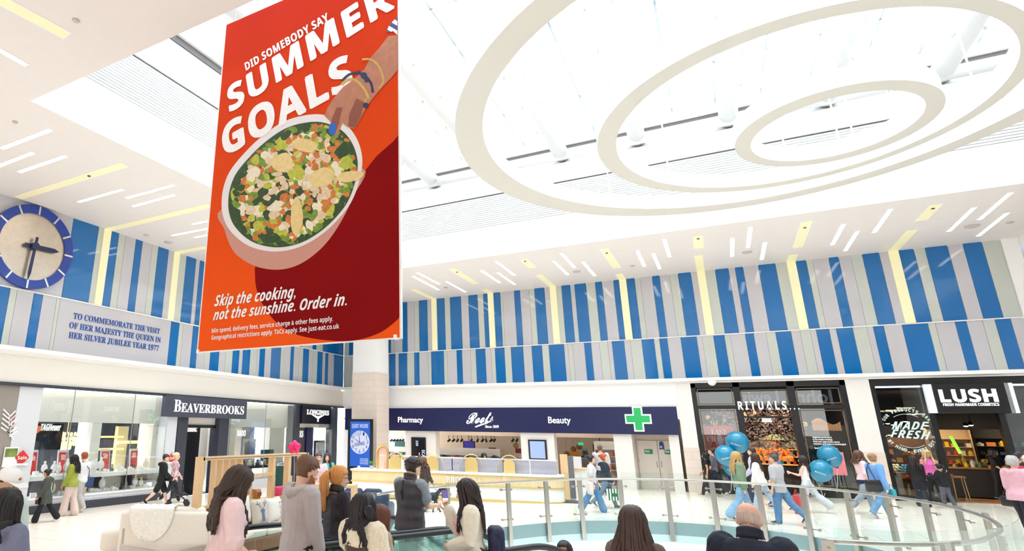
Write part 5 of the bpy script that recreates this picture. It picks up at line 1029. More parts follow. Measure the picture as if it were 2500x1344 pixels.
for i in range(len(POSTS) - 1):
    a, b = POSTS[i] + .06, POSTS[i + 1] - .06; k = 6; L = []
    for z in (-.3, 1.24):
        for off in (-.05, -.062): L.append([rim(a + (b - a) * j / k, off, z)[0] for j in range(k + 1)])
    mb = MB(); n_ = k + 1; mb.add(L[0] + L[1] + L[2] + L[3], [(j, j + 1, 2 * n_ + j + 1, 2 * n_ + j) for j in range(k)] + [(2 * n_ + j, 2 * n_ + j + 1, 3 * n_ + j + 1, 3 * n_ + j) for j in range(k)])
    wpart('glass_panel', mb, rail_glass, bal_)
# ================================================================ escalators
EV = Vector((.43, .903, 0)); EN = Vector((.903, -.43, 0))
rubber = mat('handrail_rubber', '141519', .3); stepm = wave_mat('step_tread', '55575c', '2c2d31', 14, 'X', .4)
esc_glass = glassmat('escalator_glass', 'eaf6f3', .03)
def esc(A0, width, label, s0, s1):
    """A0: a point of the left handrail line; s along EV measured so that the bend lies at s1"""
    base = Vector((A0[0], A0[1], 0)); base -= EV * base.dot(EV); sb = 6.55
    z0 = TILT * (base + EV * 5).x
    r = empty('escalator', base + EV * s0 + EN * width / 2 + Vector((0, 0, z0)), label=label, cat='escalator', group='pair of escalators')
    def prof(h):                                      # (s, z) samples of a line h above the walkway
        o = [(s0 + .35, h)]; o += [(sb - .5, h)]
        for t in range(1, 7): a = rad(30 * t / 6); o.append((sb - .5 + 1.5 * math.sin(a), h - 1.5 * (1 - math.cos(a))))
        s, z = o[-1]; o.append((s + 8.2, z - 8.2 * math.tan(rad(30)))); return o
    for k, off in enumerate((0, width)):
        w = lambda s, z, dx=0: base + EV * s + EN * (off + dx) + Vector((0, 0, z0 + z))
        pts = [w(s0 + .5, .28), w(s0 + .15, .32), w(s0, .55), w(s0 + .04, .8), w(s0 + .17, .95)] + [w(s, z) for s, z in prof(1.0)]
        q = [tuple(p) for p in pts]; P = []
        for i in range(len(q) - 1):
            a, b, c, d = (Vector(q[min(max(i + j, 0), len(q) - 1)]) for j in (-1, 0, 1, 2))
            for j in range(4): t = j / 4; P.append(b.lerp(c, t) if i > 4 else .5 * ((2 * b) + (c - a) * t + (2 * a - 5 * b + 4 * c - d) * t * t + (3 * b - a - 3 * c + d) * t ** 3))
        P.append(Vector(q[-1])); mb = MB(); mb.tube(P, .038, 10); wpart('handrail', mb, rubber, r, smooth=True)
        mb = MB(); top, bot = prof(.93), prof(.16); seg = [(s0 + .12, .8), *top], [(s0 + .12, .3), *bot]
        for i in range(len(top)):
            a, b, c, d = seg[0][i], seg[0][i + 1], seg[1][i + 1], seg[1][i]
            mb.prism([w(*a, -.008), w(*b, -.008), w(*c, -.008), w(*d, -.008)], EN * .016)
        wpart('glass_side', mb, esc_glass, r)
        mb = MB(); sk0, sk1 = prof(.16), prof(-.25); sk0 = [(s0, .16)] + sk0; sk1 = [(s0, 0)] + [(s, min(z, -.02)) for s, z in sk1]
        for i in range(len(sk0) - 1): mb.prism([w(*sk0[i], -.07), w(*sk0[i + 1], -.07), w(*sk1[i + 1], -.07), w(*sk1[i], -.07)], EN * .14)
        wpart('skirt', mb, steel, r)
    mb = MB(); mb.prism([base + EV * (s0 - .3) + EN * .1 + Vector((0, 0, z0 + .012)), base + EV * (s0 - .3) + EN * (width - .1) + Vector((0, 0, z0 + .012)), base + EV * (sb - .9) + EN * (width - .1) + Vector((0, 0, z0 + .012)), base + EV * (sb - .9) + EN * .1 + Vector((0, 0, z0 + .012))], (0, 0, -.05)); wpart('landing_plate', mb, steel, r)
    for i in range(20):
        s = sb - .9 + .4 * i; z = .0 if i < 2 else -.231 * (i - 1.6)
        mb = MB(); q = [base + EV * (s + u) + EN * v + Vector((0, 0, z0 + z)) for u, v in ((0, .1), (.4, .1), (.4, width - .1), (0, width - .1))]; mb.prism(q, (0, 0, -.2)); wpart('step', mb, stepm, r)
esc((-5.35, 8.3), 1.42, 'further escalator with black handrails going down into the void', 3.55, 6.55)
esc((-3.44, 8.1), 1.33, 'nearer escalator with black handrails beside the phone woman', 3.55, 6.55)
# ================================================================ brow bar
A, B = fl(859, 1148, .97), fl(1352, 1155.5, .97); A.z = B.z = 0; dx = (B - A).normalized(); dy = Vector((-dx.y, dx.x, 0)); Lc = (B - A).length; zc0 = TILT * (A.x + B.x) / 2
TC = Matrix.Translation((A.x, A.y, zc0)) @ Matrix(((dx.x, dy.x, 0, 0), (dx.y, dy.y, 0, 0), (0, 0, 1, 0), (0, 0, 0, 1)))
rc = empty('brow_bar_counter', TC.translation, label='long oak and white ribbed beauty counter with golden strips', cat='counter')
def cpath(off=0, dep_=1.0):                           # outline of the counter: front, round right end, back
    r = .55 + off; o = [(0 - off, .0 - off)]
    o += [(Lc - .55, -off)] if False else []
    o += [(Lc + .3 - .55 + r * math.sin(t), .55 - r * math.cos(t)) for t in [math.pi / 2 * i / 8 for i in range(9)]]
    o += [(Lc + .3 + off, dep_), (-off, dep_)]; return o
def band(z0_, z1_, off, m, name, ribs=0):
    mb = MB(); P = cpath(off); Q = []
    for i in range(len(P)):
        a, b = Vector(P[i]), Vector(P[(i + 1) % len(P)]); L = (b - a).length
        if ribs and L > .01:
            n_ = max(int(L / ribs), 1); nn = Vector(((b - a).y, -(b - a).x)).normalized()
            for j in range(n_):
                for t, o in ((0, 0), (.12, .012), (.5, .018), (.88, .012)): Q.append(a.lerp(b, (j + t) / n_) + nn * o)
        else: Q.append(a)
    mb.prism([TC @ Vector((x, y, z0_)) for x, y in Q], (0, 0, z1_ - z0_)); wpart(name, mb, m, rc)
oakr = mat('ribbed_oak', 'ecd0a4', .45, vary=.05, bscale=3, bstretch=(1, 1, .2)); ribw = mat('ribbed_white', 'f6f4f0', .45)
band(0, .12, .02, gold_m, 'gold_plinth'); band(.12, .52, -.02, ribw, 'lower_front', .05); band(.52, .565, .03, gold_m, 'gold_strip'); band(.565, .88, -.01, oakr, 'upper_front', .06); band(.88, .92, .02, gold_m, 'gold_edge'); band(.92, .97, .05, white, 'worktop')
u0 = proj; a = fl(1049, 1186, .72); b = fl(1113, 1189, .72)
ax = ((Vector((a.x, a.y, 0)) - A).dot(dx), (Vector((b.x, b.y, 0)) - A).dot(dx)); wpart('lettering', text_mb('BROWS', 'serif', TC @ Vector((ax[0], -.05, .63)), TC @ Vector((ax[1], -.05, .63)), (0, 0, .2), .015, -.004), white, rc)
def cloc(px, y, z): # position on the counter for a picture column
    u = bis(lambda u: proj(TC @ Vector((u, y, z)))[0], -1, Lc + 3, px); return TC @ Vector((u, y, z))
frost = mat('frosted_screen', 'a29ea8', .35, vary=.12, bscale=1.2, bstretch=(1, 1, 6))
r = empty('frosted_screen', cloc(1180, .5, .97), label='long low frosted glass screen standing on the beauty counter', cat='screen')
pa, pb = cloc(985, .5, .97), cloc(1362, .5, .97); mb = MB(); n_ = dy * .03
for i in range(6):
    a, b = pa.lerp(pb, i / 6 + .003), pa.lerp(pb, (i + 1) / 6 - .003); mb = MB(); mb.prism([a, b, b + Vector((0, 0, .46)), a + Vector((0, 0, .46))], n_); wpart('pane', mb, frost, r)
mb = MB(); mb.prism([pa + Vector((0, 0, .46)), pb + Vector((0, 0, .46)), pb + Vector((0, 0, .5)), pa + Vector((0, 0, .5))], n_ * 1.5); wpart('cap_rail', mb, greyp, r)
for i, (px, l) in enumerate(((965, 'nearest the arch sign'), (1056, 'behind the man in the vest'), (1151, 'left of the staff woman'), (1244, 'at the right of the counter'))):
    c = cloc(px, .35, .97); r = empty('golden_hoop_mirror', c, label='round topped golden mirror with wire hoops, %s' % l, cat='mirror', group='golden mirrors on the beauty counter')
    mb = MB(); w = .23 if i < 3 else .2; pr = [(-w, 0), (w, 0), (w, .3)] + [(w * math.cos(t), .3 + w * math.sin(t)) for t in [math.pi * k / 12 for k in range(13)]][1:]
    mb.prism([c + dx * u + Vector((0, 0, v)) for u, v in pr], dy * .03); wpart('golden_panel', mb, gold_m, r)
    for k in (0, 1):
        mb = MB(); R1 = .46 - .05 * k; mb.tube([c + dx * (R1 * math.cos(t)) + dy * (.05 + .12 * k) + Vector((0, 0, .62 * math.sin(t))) for t in [math.pi * j / 18 for j in range(19)]], .012, 6); wpart('wire_hoop', mb, gold_m, r)
c = cloc(935, .55, .97); r = empty('arch_sign', c, label='thick golden arch sign with pink face on the left of counter', cat='sign')
pr = [(-.2, 0)] + [(-.2 * math.cos(t), .62 + .2 * math.sin(t)) for t in [math.pi * k / 14 for k in range(15)]] + [(.2, 0)]
mb = MB(); mb.tube([c + dx * u + Vector((0, 0, v)) for u, v in pr], .04, 8, flat=4); wpart('golden_band', mb, gold_m, r)
mb = MB(); mb.prism([c + dx * u * .85 + Vector((0, 0, v)) for u, v in pr], dy * .03); wpart('pink_face', mb, mat('pink_face', 'efc4b4', .5), r)
p = c - dy * .01; wpart('lettering', text_mb('BROWS', 'serif', p - dx * .13 + Vector((0, 0, .45)), p + dx * .13 + Vector((0, 0, .45)), (0, 0, .08), .005), white, r)
c = cloc(907, .25, .97); r = empty('potted_plant', c, label='tiny green potted plant on the left end of counter', cat='plant'); mb = MB(); mb.lathe([(.06, 0), (.08, .12), (.07, .12)], (0, 0, 0), 12); obj('pot', mb, mat('grey_pot', 'b9b2aa', .5), r)
mb = MB()
for k in range(40): a = RP.uniform(0, 6.28); q = Vector((math.cos(a), math.sin(a), RP.uniform(.3, 1.5))) * .1; mb.ell((q.x * .7, q.y * .7, .14 + q.z * .9), (.025, .025, .02), 6)
obj('foliage', mb, mat('plant_green', '4f9a3a', .5, vary=.2), r)
mb = MB(); mb.lathe([(.05, 0), (.05, .1), (.042, .1), (.04, .02)], (0, 0, 0), 12); obj('cup', mb, white, label='small white cup at the left end of counter', cat='cup').location = cloc(876, .2, .97)
# tall panel and till desk at the right end of the counter
p = fl(1386, 1219); r = empty('oak_end_panel', p, label='tall oak panel with grey side at right end of counter', cat='panel'); T = Matrix.Rotation(math.atan2(dx.y, dx.x), 4, 'Z'); mb = MB(); mb.box((-.16, -.1, 0), (.1, .35, 1.55), T); obj('oak_board', mb, woodl, r); mb = MB(); mb.box((.1, -.1, .05), (.3, .35, 1.5), T); obj('grey_board', mb, mat('grey_board', '6a6870', .5), r)
p = fl(1418, 1214); r = empty('till_desk', p, label='small pale till desk right of the tall oak panel', cat='desk'); mb = MB(); mb.box((-.35, -.2, 0), (.3, .5, 1.0)); obj('cabinet', mb, pcream, r); mb = MB(); mb.box((-.4, -.25, 1.0), (.35, .55, 1.05)); obj('worktop', mb, woodl, r); mb = MB(); mb.box((-.2, 0, 1.05), (.1, .2, 1.45)); obj('till_screen', mb, greyp, r)
mb = MB(); p = fl(1418, 1222); mb.box((-.5, -.35, .0), (.5, .35, .02)); obj('floor_mat', mb, mat('mat_grey', '57555b', .9, bump=.3, bscale=80), label='dark grey floor mat at the right end of counter', cat='mat').location = p - Vector((0, .55, -.012))
# ================================================================ furniture by the partition
throwm = mat('cream_throw', 'f3ebdf', .9, bump=.5, bscale=25, sheen=.3); sofac = mat('cream_fabric', 'eadfd0', .85, bump=.15, bscale=90, sheen=.2)
N0 = dep(496, 1115, 12.0); F0 = atx(750, 1108, N0.x); ptop = N0.z; zpf = TILT * N0.x
part = empty('oak_partition', Vector((N0.x, (N0.y + F0.y) / 2, zpf)), label='open oak shelf partition with upright slats and square openings', cat='partition')
def pb(name, x0, x1, y0, y1, z0, z1, m=None): mb = MB(); mb.box((N0.x + x0, y0, z0), (N0.x + x1, y1, z1)); wpart(name, mb, m or woodl, part)
ya, yb = N0.y, F0.y; D = .15; zlow = LowZ = atx(567, 1226, N0.x).z
pb('end_upright', -D, .02, ya - .06, ya + .04, zpf, ptop); pb('far_upright', -D, .02, yb - .05, yb + .05, zpf, ptop + .0)
pb('top_rail', -.06, .02, ya, yb, ptop - .07, ptop); pb('rail_gap', -.055, .021, ya + .04, yb, ptop - .045, ptop - .03, darkgap); pb('top_rail', -D, -D + .05, ya, yb, ptop - .07, ptop); pb('lower_shelf', -D + .006, .012, ya, yb, zlow - .05, zlow)
pb('back_panel', -D + .05, -D + .09, ya, yb, zpf, zlow - .05)
yv = lambda px: LY(px, 1.0, N0.x)
for px in (524, 540, 556, 572, 588): y = yv(px); pb('slat', -D, .0, y - .018, y + .018, zlow, ptop - .07)
for px, zt_ in ((612, ptop - .45), (668, ptop - .07), (706, ptop - .07), (738, ptop - .07)): y = yv(px); pb('divider', -D, .0, y - .05, y + .05, zlow, zt_)
pb('inner_shelf', -D + .006, -.006, yv(604), yv(672), ptop - .47, ptop - .41)
r = empty('candle_jar', Vector((N0.x - .12, yv(637), zlow)), label='amber glass candle jar on the oak partition shelf', cat='candle'); mb = MB(); mb.lathe([(.09, 0), (.1, .02), (.1, .2), (.09, .2)], (0, 0, 0), 16); obj('jar', mb, mat('amber_glass', 'a8682e', .2), r, smooth=True); mb = MB(); mb.box((-.01, -.06, .06), (.103, .06, .14)); obj('jar_band', mb, mat('candle_band', '8a4f1f', .4), r)
# pillows
def pillow(c, w, h, t, T, m, name, label, group=None, th=None):
    mb = MB(); n_ = 10; vs = []; fs = []
    for sgn in (1, -1):
        for j in range(n_ + 1):
            for i in range(n_ + 1):
                u, v = -1 + 2 * i / n_, -1 + 2 * j / n_; k = max((1 - u ** 4) * (1 - v ** 4), 0) ** .5; pin = 1 - .08 * (abs(u * v))
                vs.append(Vector((u * w / 2 * (1 - .07 * (1 - abs(v)) * abs(u)), sgn * t / 2 * k, v * h / 2 * (1 - .07 * (1 - abs(u)) * abs(v)))))
    q = (n_ + 1) ** 2
    for j in range(n_):
        for i in range(n_):
            a = j * (n_ + 1) + i; fs.append((a, a + n_ + 1, a + n_ + 2, a + 1)); fs.append((q + a, q + a + 1, q + a + n_ + 2, q + a + n_ + 1))
    mb.add([T @ v for v in vs], fs); o = obj(name, mb, m, smooth=True, label=label, cat='cushion'); o.location = c
    if group: o['group'] = group
    return o
# tan sofa against the partition, facing the escalators
plaid = mat('plaid_fabric', 'd9cabd', .85, vary=0); t = plaid.node_tree; g = t.nodes.new('ShaderNodeTexCoord'); br = t.nodes.new('ShaderNodeTexBrick'); br.offset = 0; mp_n = t.nodes.new('ShaderNodeMapping'); mp_n.inputs['Rotation'].default_value = (rad(90), 0, rad(90))
for k, v in (('Color1', 'd9cabd'), ('Color2', 'd2c2b4'), ('Mortar', '9a7f74')): br.inputs[k].default_value = hexc(v)
br.inputs['Scale'].default_value = 1; br.inputs['Mortar Size'].default_value = .007; br.inputs['Brick Width'].default_value = .1; br.inputs['Row Height'].default_value = .1
t.links.new(g.outputs['Object'], mp_n.inputs['Vector']); t.links.new(mp_n.outputs['Vector'], br.inputs['Vector']); t.links.new(br.outputs['Color'], t.nodes['Principled BSDF'].inputs['Base Color'])
leather = mat('tan_leather', '8d5a3c', .45, bump=.1, bscale=30, vary=.08); taupe = mat('taupe_cushion', 'c3b5a3', .9, bump=.15, bscale=80); linen = mat('linen_cushion', 'dcd4c9', .9, bump=.15, bscale=80)
def sofa(name, loc, rz, w, seat_m, base_m, back_m, label, d=.9, sh=.42, bh=.85, n=2, arms=True, arm_m=None):
    r = empty(name, loc, rz, label=label, cat='sofa'); a = .2 if arms else 0
    mb = MB(); mb.rbox((0, 0, .2), (w, d, .26), .05); obj('base', mb, base_m, r, smooth=False)
    for i in range(n):
        ww = (w - 2 * a) / n; mb = MB(); mb.rbox((-w / 2 + a + ww * (i + .5), -.06, sh - .02), (ww - .01, d - .2, .2), .07, n=4); obj('seat_cushion', mb, seat_m, r, smooth=True)
        mb = MB(); mb.rbox((0, 0, 0), (ww - .02, .24, bh - sh - .02), .09, Matrix.Translation((-w / 2 + a + ww * (i + .5), d / 2 - .28, sh + .06 + (bh - sh) / 2)) @ Matrix.Rotation(rad(-10), 4, 'X'), 4); obj('back_cushion', mb, back_m, r, smooth=True)
    mb = MB(); mb.rbox((0, d / 2 - .1, .1 + (bh - .12) / 2), (w, .2, bh - .12), .06); obj('backrest', mb, base_m if not arm_m else arm_m, r, smooth=True)
    if arms:
        for s in (-1, 1): mb = MB(); mb.rbox((s * (w / 2 - a / 2), 0, .34), (a, d, .58), .08, n=4); obj('armrest', mb, arm_m or base_m, r, smooth=True)
    for sx_ in (-1, 1):
        for sy in (-1, 1): mb = MB(); mb.lathe([(.03, 0), (.04, .08)], (sx_ * (w / 2 - .1), sy * (d / 2 - .1), 0), 8); obj('foot', mb, darkgap, r)
    return r
sc_ = fl(668, 1332); sx0 = N0.x + .62
ys0, ys1 = yv(540) + .1, yv(540) + 2.2
SX = N0.x + .55; sy_c = (LY(566, .6, SX) + LY(715, .6, SX)) / 2; sw = LY(735, .6, SX) - LY(548, .6, SX)
sofa('tan_sofa', (SX, sy_c, TILT * SX), rad(90), max(min(sw, 2.6), 1.8), mat('cream_seat', 'e9dfd2', .85, bump=.1, bscale=60), leather, plaid, 'tan leather sofa with cream seat and plaid back before oak partition', n=3)
for i, (px, py, m, lab) in enumerate(((585, 1243, linen, 'pale linen cushion at the left end of tan sofa'), (632, 1248, taupe, 'taupe cushion with a printed blue stag head on tan sofa'), (668, 1243, linen, 'pale linen cushion behind the stag cushion on tan sofa'), (695, 1246, plaid, 'plaid cushion at the right end of tan sofa'))):
    c = atx(px, py, SX + .06 + .06 * (i % 2)); Tq = Matrix.Rotation(rad(90 + (-8, 6, 4, -6)[i]), 4, 'Z') @ Matrix.Rotation(rad(-14), 4, 'X'); o = pillow(c, .56, .5, .2, Tq, m, 'cushion', lab)
    if i == 1:
        st = mat('stag_blue', '5a6c8c', .8); mb = MB(); f = lambda u, v: Tq @ Vector((u, -.103 + .05 * (u * u + v * v) * 4, v))
        mb.poly([f(-.06, -.2), f(.06, -.2), f(.05, -.05), f(.09, .02), f(.03, .03), f(0, .05), f(-.03, .03), f(-.09, .02), f(-.05, -.05)])
        for s in (-1, 1):
            mb.tube([f(s * .02, .04), f(s * .1, .1), f(s * .16, .2)], .006, 4); mb.tube([f(s * .08, .085), f(s * .07, .17)], .005, 4); mb.tube([f(s * .12, .13), f(s * .2, .15)], .005, 4)
        obj('stag_print', mb, st, o)
# plaid wing chair, navy armchairs, cream sofa with its throw
p = dep(772, 1290, 10.6); pz = TILT * p.x; sofa('plaid_wing_chair', (p.x, p.y, pz), rad(120), 1.0, plaid, plaid, plaid, 'plaid high backed armchair behind the hooded man', bh=1.15, n=1)
nvy = mat('navy_fabric', '22304f', .8, bump=.15, bscale=70, sheen=.2)
p = dep(868, 1212, 15.2); sofa('navy_sofa', (p.x, p.y, TILT * p.x), rad(197), 1.9, nvy, nvy, nvy, 'navy blue sofa with plump cushions before the totem screen', n=3, bh=.92)
p = dep(384, 1300, 11.5); cz = TILT * p.x
cs = sofa('cream_sofa', (p.x, p.y + .35, cz), rad(30), 1.8, sofac, sofac, sofac, 'cream fabric sofa seen from behind with a draped throw', bh=.86, n=2)
cs.rotation_euler = (0, 0, rad(215)); mb = MB(); mb.rbox((1.05, -.12, .29), (.5, .8, .42), .12, n=4); obj('chaise_end', mb, sofac, cs, smooth=True); 
mb = MB(); n_ = 14; G = []
for j in range(n_ + 1):
    for i in range(n_ + 1):
        u, v = -1 + 2 * i / n_, j / n_; w = .42 * math.sqrt(max(1 - max(v - .35, 0) ** 2 / .45, .02)); y = .14 - .0 if v > .3 else .14 - (.3 - v) * 1.3; z = .93 - (v - .3) * .85 if v > .3 else .93
        G.append((u * w + .3, .455 + (0 if v > .3 else -(.3 - v) * 1.1) + .018 * math.sin(u * 22) + (.02 if v > .3 else 0), z + .01 * math.sin(u * 16)))
mb.add(G, [(j * (n_ + 1) + i, j * (n_ + 1) + i + 1, (j + 1) * (n_ + 1) + i + 1, (j + 1) * (n_ + 1) + i) for j in range(n_) for i in range(n_)])
th = obj('knitted_throw', mb, throwm, smooth=True, label='cream knitted throw draped over the back of cream sofa', cat='throw'); th.location = cs.location; th.rotation_euler = cs.rotation_euler
mo = th.modifiers.new('thick', 'SOLIDIFY'); mo.thickness = .02; mo.offset = 1
# pink foil star balloon
p = dep(719, 1091, 13.2); r = empty('star_balloon', p, label='shiny pink star shaped foil balloon above the oak partition', cat='balloon'); mb = MB(); ax2 = Matrix.Rotation(math.atan2(-p.x, p.y) + .25, 4, 'Z'); pts = [(.26 * (1 if k % 2 == 0 else .56) * math.sin(math.pi * k / 5), .26 * (1 if k % 2 == 0 else .56) * math.cos(math.pi * k / 5)) for k in range(10)]
V = [ax2 @ Vector((x, 0, z)) for x, z in pts] + [ax2 @ Vector((0, -.11, 0)), ax2 @ Vector((0, .11, 0))]; mb.add(V, [((k + 1) % 10, k, 10) for k in range(10)] + [(k, (k + 1) % 10, 11) for k in range(10)])
o = obj('foil', mb, mat('pink_foil', 'e8356f', .18, .55, vary=0), r); sm = o.modifiers.new('soft', 'SUBSURF'); sm.levels = sm.render_levels = 2
mb = MB(); mb.tube([ax2 @ Vector((0, 0, -.14)), ax2 @ Vector((.02, 0, -.6)), ax2 @ Vector((0, 0, -.95))], .005, 4); obj('ribbon', mb, MATS['print_pink'], r)
# low oak counter and shopping bags behind the hooded man
p = dep(786, 1180, 13.6); r = empty('low_oak_table', Vector((p.x, p.y, TILT * p.x)), rad(20), label='low oak console table behind the hooded man', cat='table'); h = p.z - TILT * p.x; mb = MB(); mb.box((-.8, -.2, h - .05), (.8, .2, h)); obj('tabletop', mb, woodl, r)
for sx_ in (-.76, .76): mb = MB(); mb.box((sx_ - .04, -.2, 0), (sx_ + .04, .2, h - .05)); obj('leg', mb, woodl, r)
p = Vector((N0.x - .12, yv(690), zlow)); mb = MB(); mb.rbox((0, 0, .1), (.16, .26, .2), .04); obj('pink_pouch', mb, mat('pouch_pink', 'e0406f', .5), smooth=True, label='pink pouch standing on the oak partition shelf', cat='pouch').location = p
# ================================================================ people
def remesh(mb, voxel, smooth_it=4, m=None, wr=0, seed=0, ws=9):
    me = bpy.data.meshes.new('tmp'); me.from_pydata(mb.v, [], mb.f); o = bpy.data.objects.new('tmp', me)
    r = o.modifiers.new('r', 'REMESH'); r.mode = 'VOXEL'; r.voxel_size = voxel; r.use_smooth_shade = True
    s = o.modifiers.new('s', 'SMOOTH'); s.iterations = smooth_it; s.factor = .5
    new = evaluated(o); bpy.data.meshes.remove(me)
    if wr:
        off = Vector((seed * 3.1, seed * 1.7, 0))
        cs = [v.co.copy() for v in new.vertices]; ns = [v.normal.copy() for v in new.vertices]; fl_ = []
        for c, nn in zip(cs, ns):
            q = c * ws; k = noise.noise(Vector((q.x, q.y, q.z * .55)) + off) + .5 * noise.noise(Vector((q.x * 2.3, q.y * 2.3, q.z * 1.1)) + off)
            fl_.extend(c + nn * (k * wr))
        new.vertices.foreach_set('co', fl_); new.update()
    if not m is None: new.materials.append(m)
    new.polygons.foreach_set('use_smooth', [True] * len(new.polygons)); return new
def mobj(name, me, parent, **k):
    o = bpy.data.objects.new(name, me); COL.objects.link(o); o.parent = parent
    for a, b in k.items(): o[a] = b
    return o
TORSO = {'m': [(.475, .07, .055, 0), (.50, .092, .066, -.004), (.54, .094, .066, -.004), (.59, .085, .058, 0), (.63, .082, .056, .002), (.69, .09, .062, .002), (.74, .101, .067, 0), (.78, .106, .062, -.004), (.81, .095, .052, -.008), (.835, .06, .043, -.008), (.855, .036, .038, -.004)],
         'f': [(.475, .07, .056, 0), (.50, .094, .068, -.006), (.54, .097, .068, -.006), (.59, .08, .056, 0), (.63, .071, .05, .003), (.69, .08, .056, .005), (.735, .09, .066, .01), (.775, .092, .058, 0), (.805, .083, .048, -.006), (.83, .052, .04, -.006), (.85, .032, .034, -.002)]}
HEADP = [(.868, .022, .03, .022), (.88, .033, .041, .014), (.895, .041, .05, .008), (.912, .0455, .057, .003), (.93, .048, .0615, 0), (.948, .0495, .0635, -.002), (.965, .047, .061, -.004), (.982, .038, .05, -.006), (.993, .024, .033, -.006), (.9985, .01, .014, -.006)]
SKIN = {'fair': 'edbfa3', 'pink': 'e8b097', 'tan': 'd39f7c', 'olive': 'c78f6a', 'brown': '8f5e42', 'deep': '6b442f'}
def skinm(k): return mat('skin_' + k, SKIN[k], .5, vary=.03, bscale=12, spec=.4)
def hairm(c): return mat('hair_' + c, c, .42, vary=.22, bscale=14, bstretch=(9, 9, .5), bump=.35, spec=.45)
def cloth(c, k='plain'):
    if k == 'denim': return mat('denim_' + c, c, .85, vary=.14, bscale=11, bump=.25)
    if k == 'leather': return mat('leather_' + c, c, .38, vary=.1, bscale=14, bump=.3)
    if k == 'satin': return mat('satin_' + c, c, .5, vary=.05, bscale=14, bump=.15)
    if k == 'fleece': return mat('fleece_' + c, c, .95, vary=.12, bscale=55, bump=1.0, sheen=.4)
    if k == 'quilt': return wave_mat('quilt_' + c, c, c, 2.1, 'Z', .55, sharp=(0, 1), bump=.7)
    if k == 'print': return mat('print_' + c, c, .8, vary=.8, bscale=11)
    return mat('cloth_' + c, c, .85, vary=.05, bscale=20, bump=.18)
PERSONS = []
def person(base, az, H, label, sex='m', skin='fair', lean=0, legs=(22, 6, -18, 14), L=(8, 6, 12), Rr=(-8, 6, 12), head=(0, 0), hair=('short', '3a2a20'), tops=(), bottom=('trousers', '2b2d35', 'plain', 0), shoes='e8e4de', near=False, face=True, hs=1.0, wide=1.0, seat=None, fingers=(25, 25), upright=None):
    """local frame: forward +Y, left -X, up Z; all measures in body heights"""
    t0 = len(PERSONS); az_r = az - math.pi / 2
    hip = Vector((0, 0, .53)); U = Matrix.Translation(hip) @ Matrix.Rotation(-rad(lean), 4, 'X') @ Matrix.Translation(-hip)
    nk = Vector((0, -.005, .865)); HM = U @ Matrix.Translation(nk) @ Matrix.Rotation(rad(head[0]), 4, 'Z') @ Matrix.Rotation(-rad(head[1]), 4, 'X') @ Matrix.Scale(hs, 4) @ Matrix.Translation(-nk)
    R3 = Matrix.Rotation(-rad(lean), 3, 'X'); sw = (.102 if sex == 'm' else .09) * wide; J = {}
    for s, arm, nm in ((-1, L, 'L'), (1, Rr, 'R')):
        a, o, e = (rad(v) for v in arm[:3]); inw = rad(arm[3]) if len(arm) > 3 else rad(6)
        S = U @ Vector((s * sw, -.006, .805)); d1 = Vector((s * math.sin(o), math.sin(a) * math.cos(o), -math.cos(a) * math.cos(o))); E = S + d1 * .17
        o2 = o - inw; d2 = Vector((s * math.sin(o2), math.sin(a + e) * math.cos(o2), -math.cos(a + e) * math.cos(o2))).normalized(); Wr = E + d2 * .145; J['S' + nm], J['E' + nm], J['W' + nm], J['d' + nm] = S, E, Wr, d2
    for s, th, kn, nm in ((-1, legs[0], legs[1], 'L'), (1, legs[2], legs[3], 'R')):
        h = Vector((s * .05 * wide, 0, .515)); a = rad(th); K = h + Vector((s * .004, math.sin(a), -math.cos(a))) * .238; b = rad(th - kn); A = K + Vector((0, math.sin(b), -math.cos(b))) * .235
        fp = min(max(-(th - kn) * .9, -18), 40) if (th - kn) < 0 else -(th - kn) * .35
        J['h' + nm], J['K' + nm], J['A' + nm], J['f' + nm] = h, K, A, rad(fp)
    def foot_pts(nm):                                 # heel and toe, foot pitched about the ankle
        A = J['A' + nm]; T = Matrix.Translation(A) @ Matrix.Rotation(-J['f' + nm], 4, 'X'); return T
    low = min(min((foot_pts(n) @ Vector((0, y, -.042))).z for y in (-.035, .1)) for n in 'LR')
    dz = -low if seat is None else seat
    Z = Vector((0, 0, dz)); vox = (.0075 if near else .015)
    root = empty('person', base, az_r, label=label, cat='person')
    def sc(mb): mb.v = [((v[0]) * H, (v[1]) * H, (v[2] + dz) * H) for v in mb.v]; return mb
    # --- body
    mb = MB(); tr = TORSO[sex]
    mb.loft([(U @ Vector((0, y, z)), R3 @ Vector((w * wide, 0, 0)), R3 @ Vector((0, d, 0))) for z, w, d, y in tr], 16)
    mb.limb([U @ Vector((0, -.006, .83)), U @ Vector((0, -.002, .865)), HM @ Vector((0, .0, .895))], [.038, .033, .034] if sex == 'm' else [.032, .028, .03], 12)
    mb.loft([(HM @ Vector((0, y, z)), HM.to_3x3() @ Vector((w, 0, 0)), HM.to_3x3() @ Vector((0, d, 0))) for z, w, d, y in HEADP], 18)
    mb.limb([HM @ Vector((0, .058, .936)), HM @ Vector((0, .067, .922)), HM @ Vector((0, .071, .913))], [.006, .008, .0095], 8)
    mb.limb([HM @ Vector((0, .047, .881)), HM @ Vector((0, .05, .877))], [.012, .011], 8)
    for s in (-1, 1): mb.ell(HM @ Vector((s * .05, -.004, .922)), (.006, .012, .02), 8, HM.to_3x3().to_4x4()); mb.ell(HM @ Vector((s * .022, .053, .912)), (.014, .01, .012), 8)
    fem = .92 if sex == 'f' else 1.0
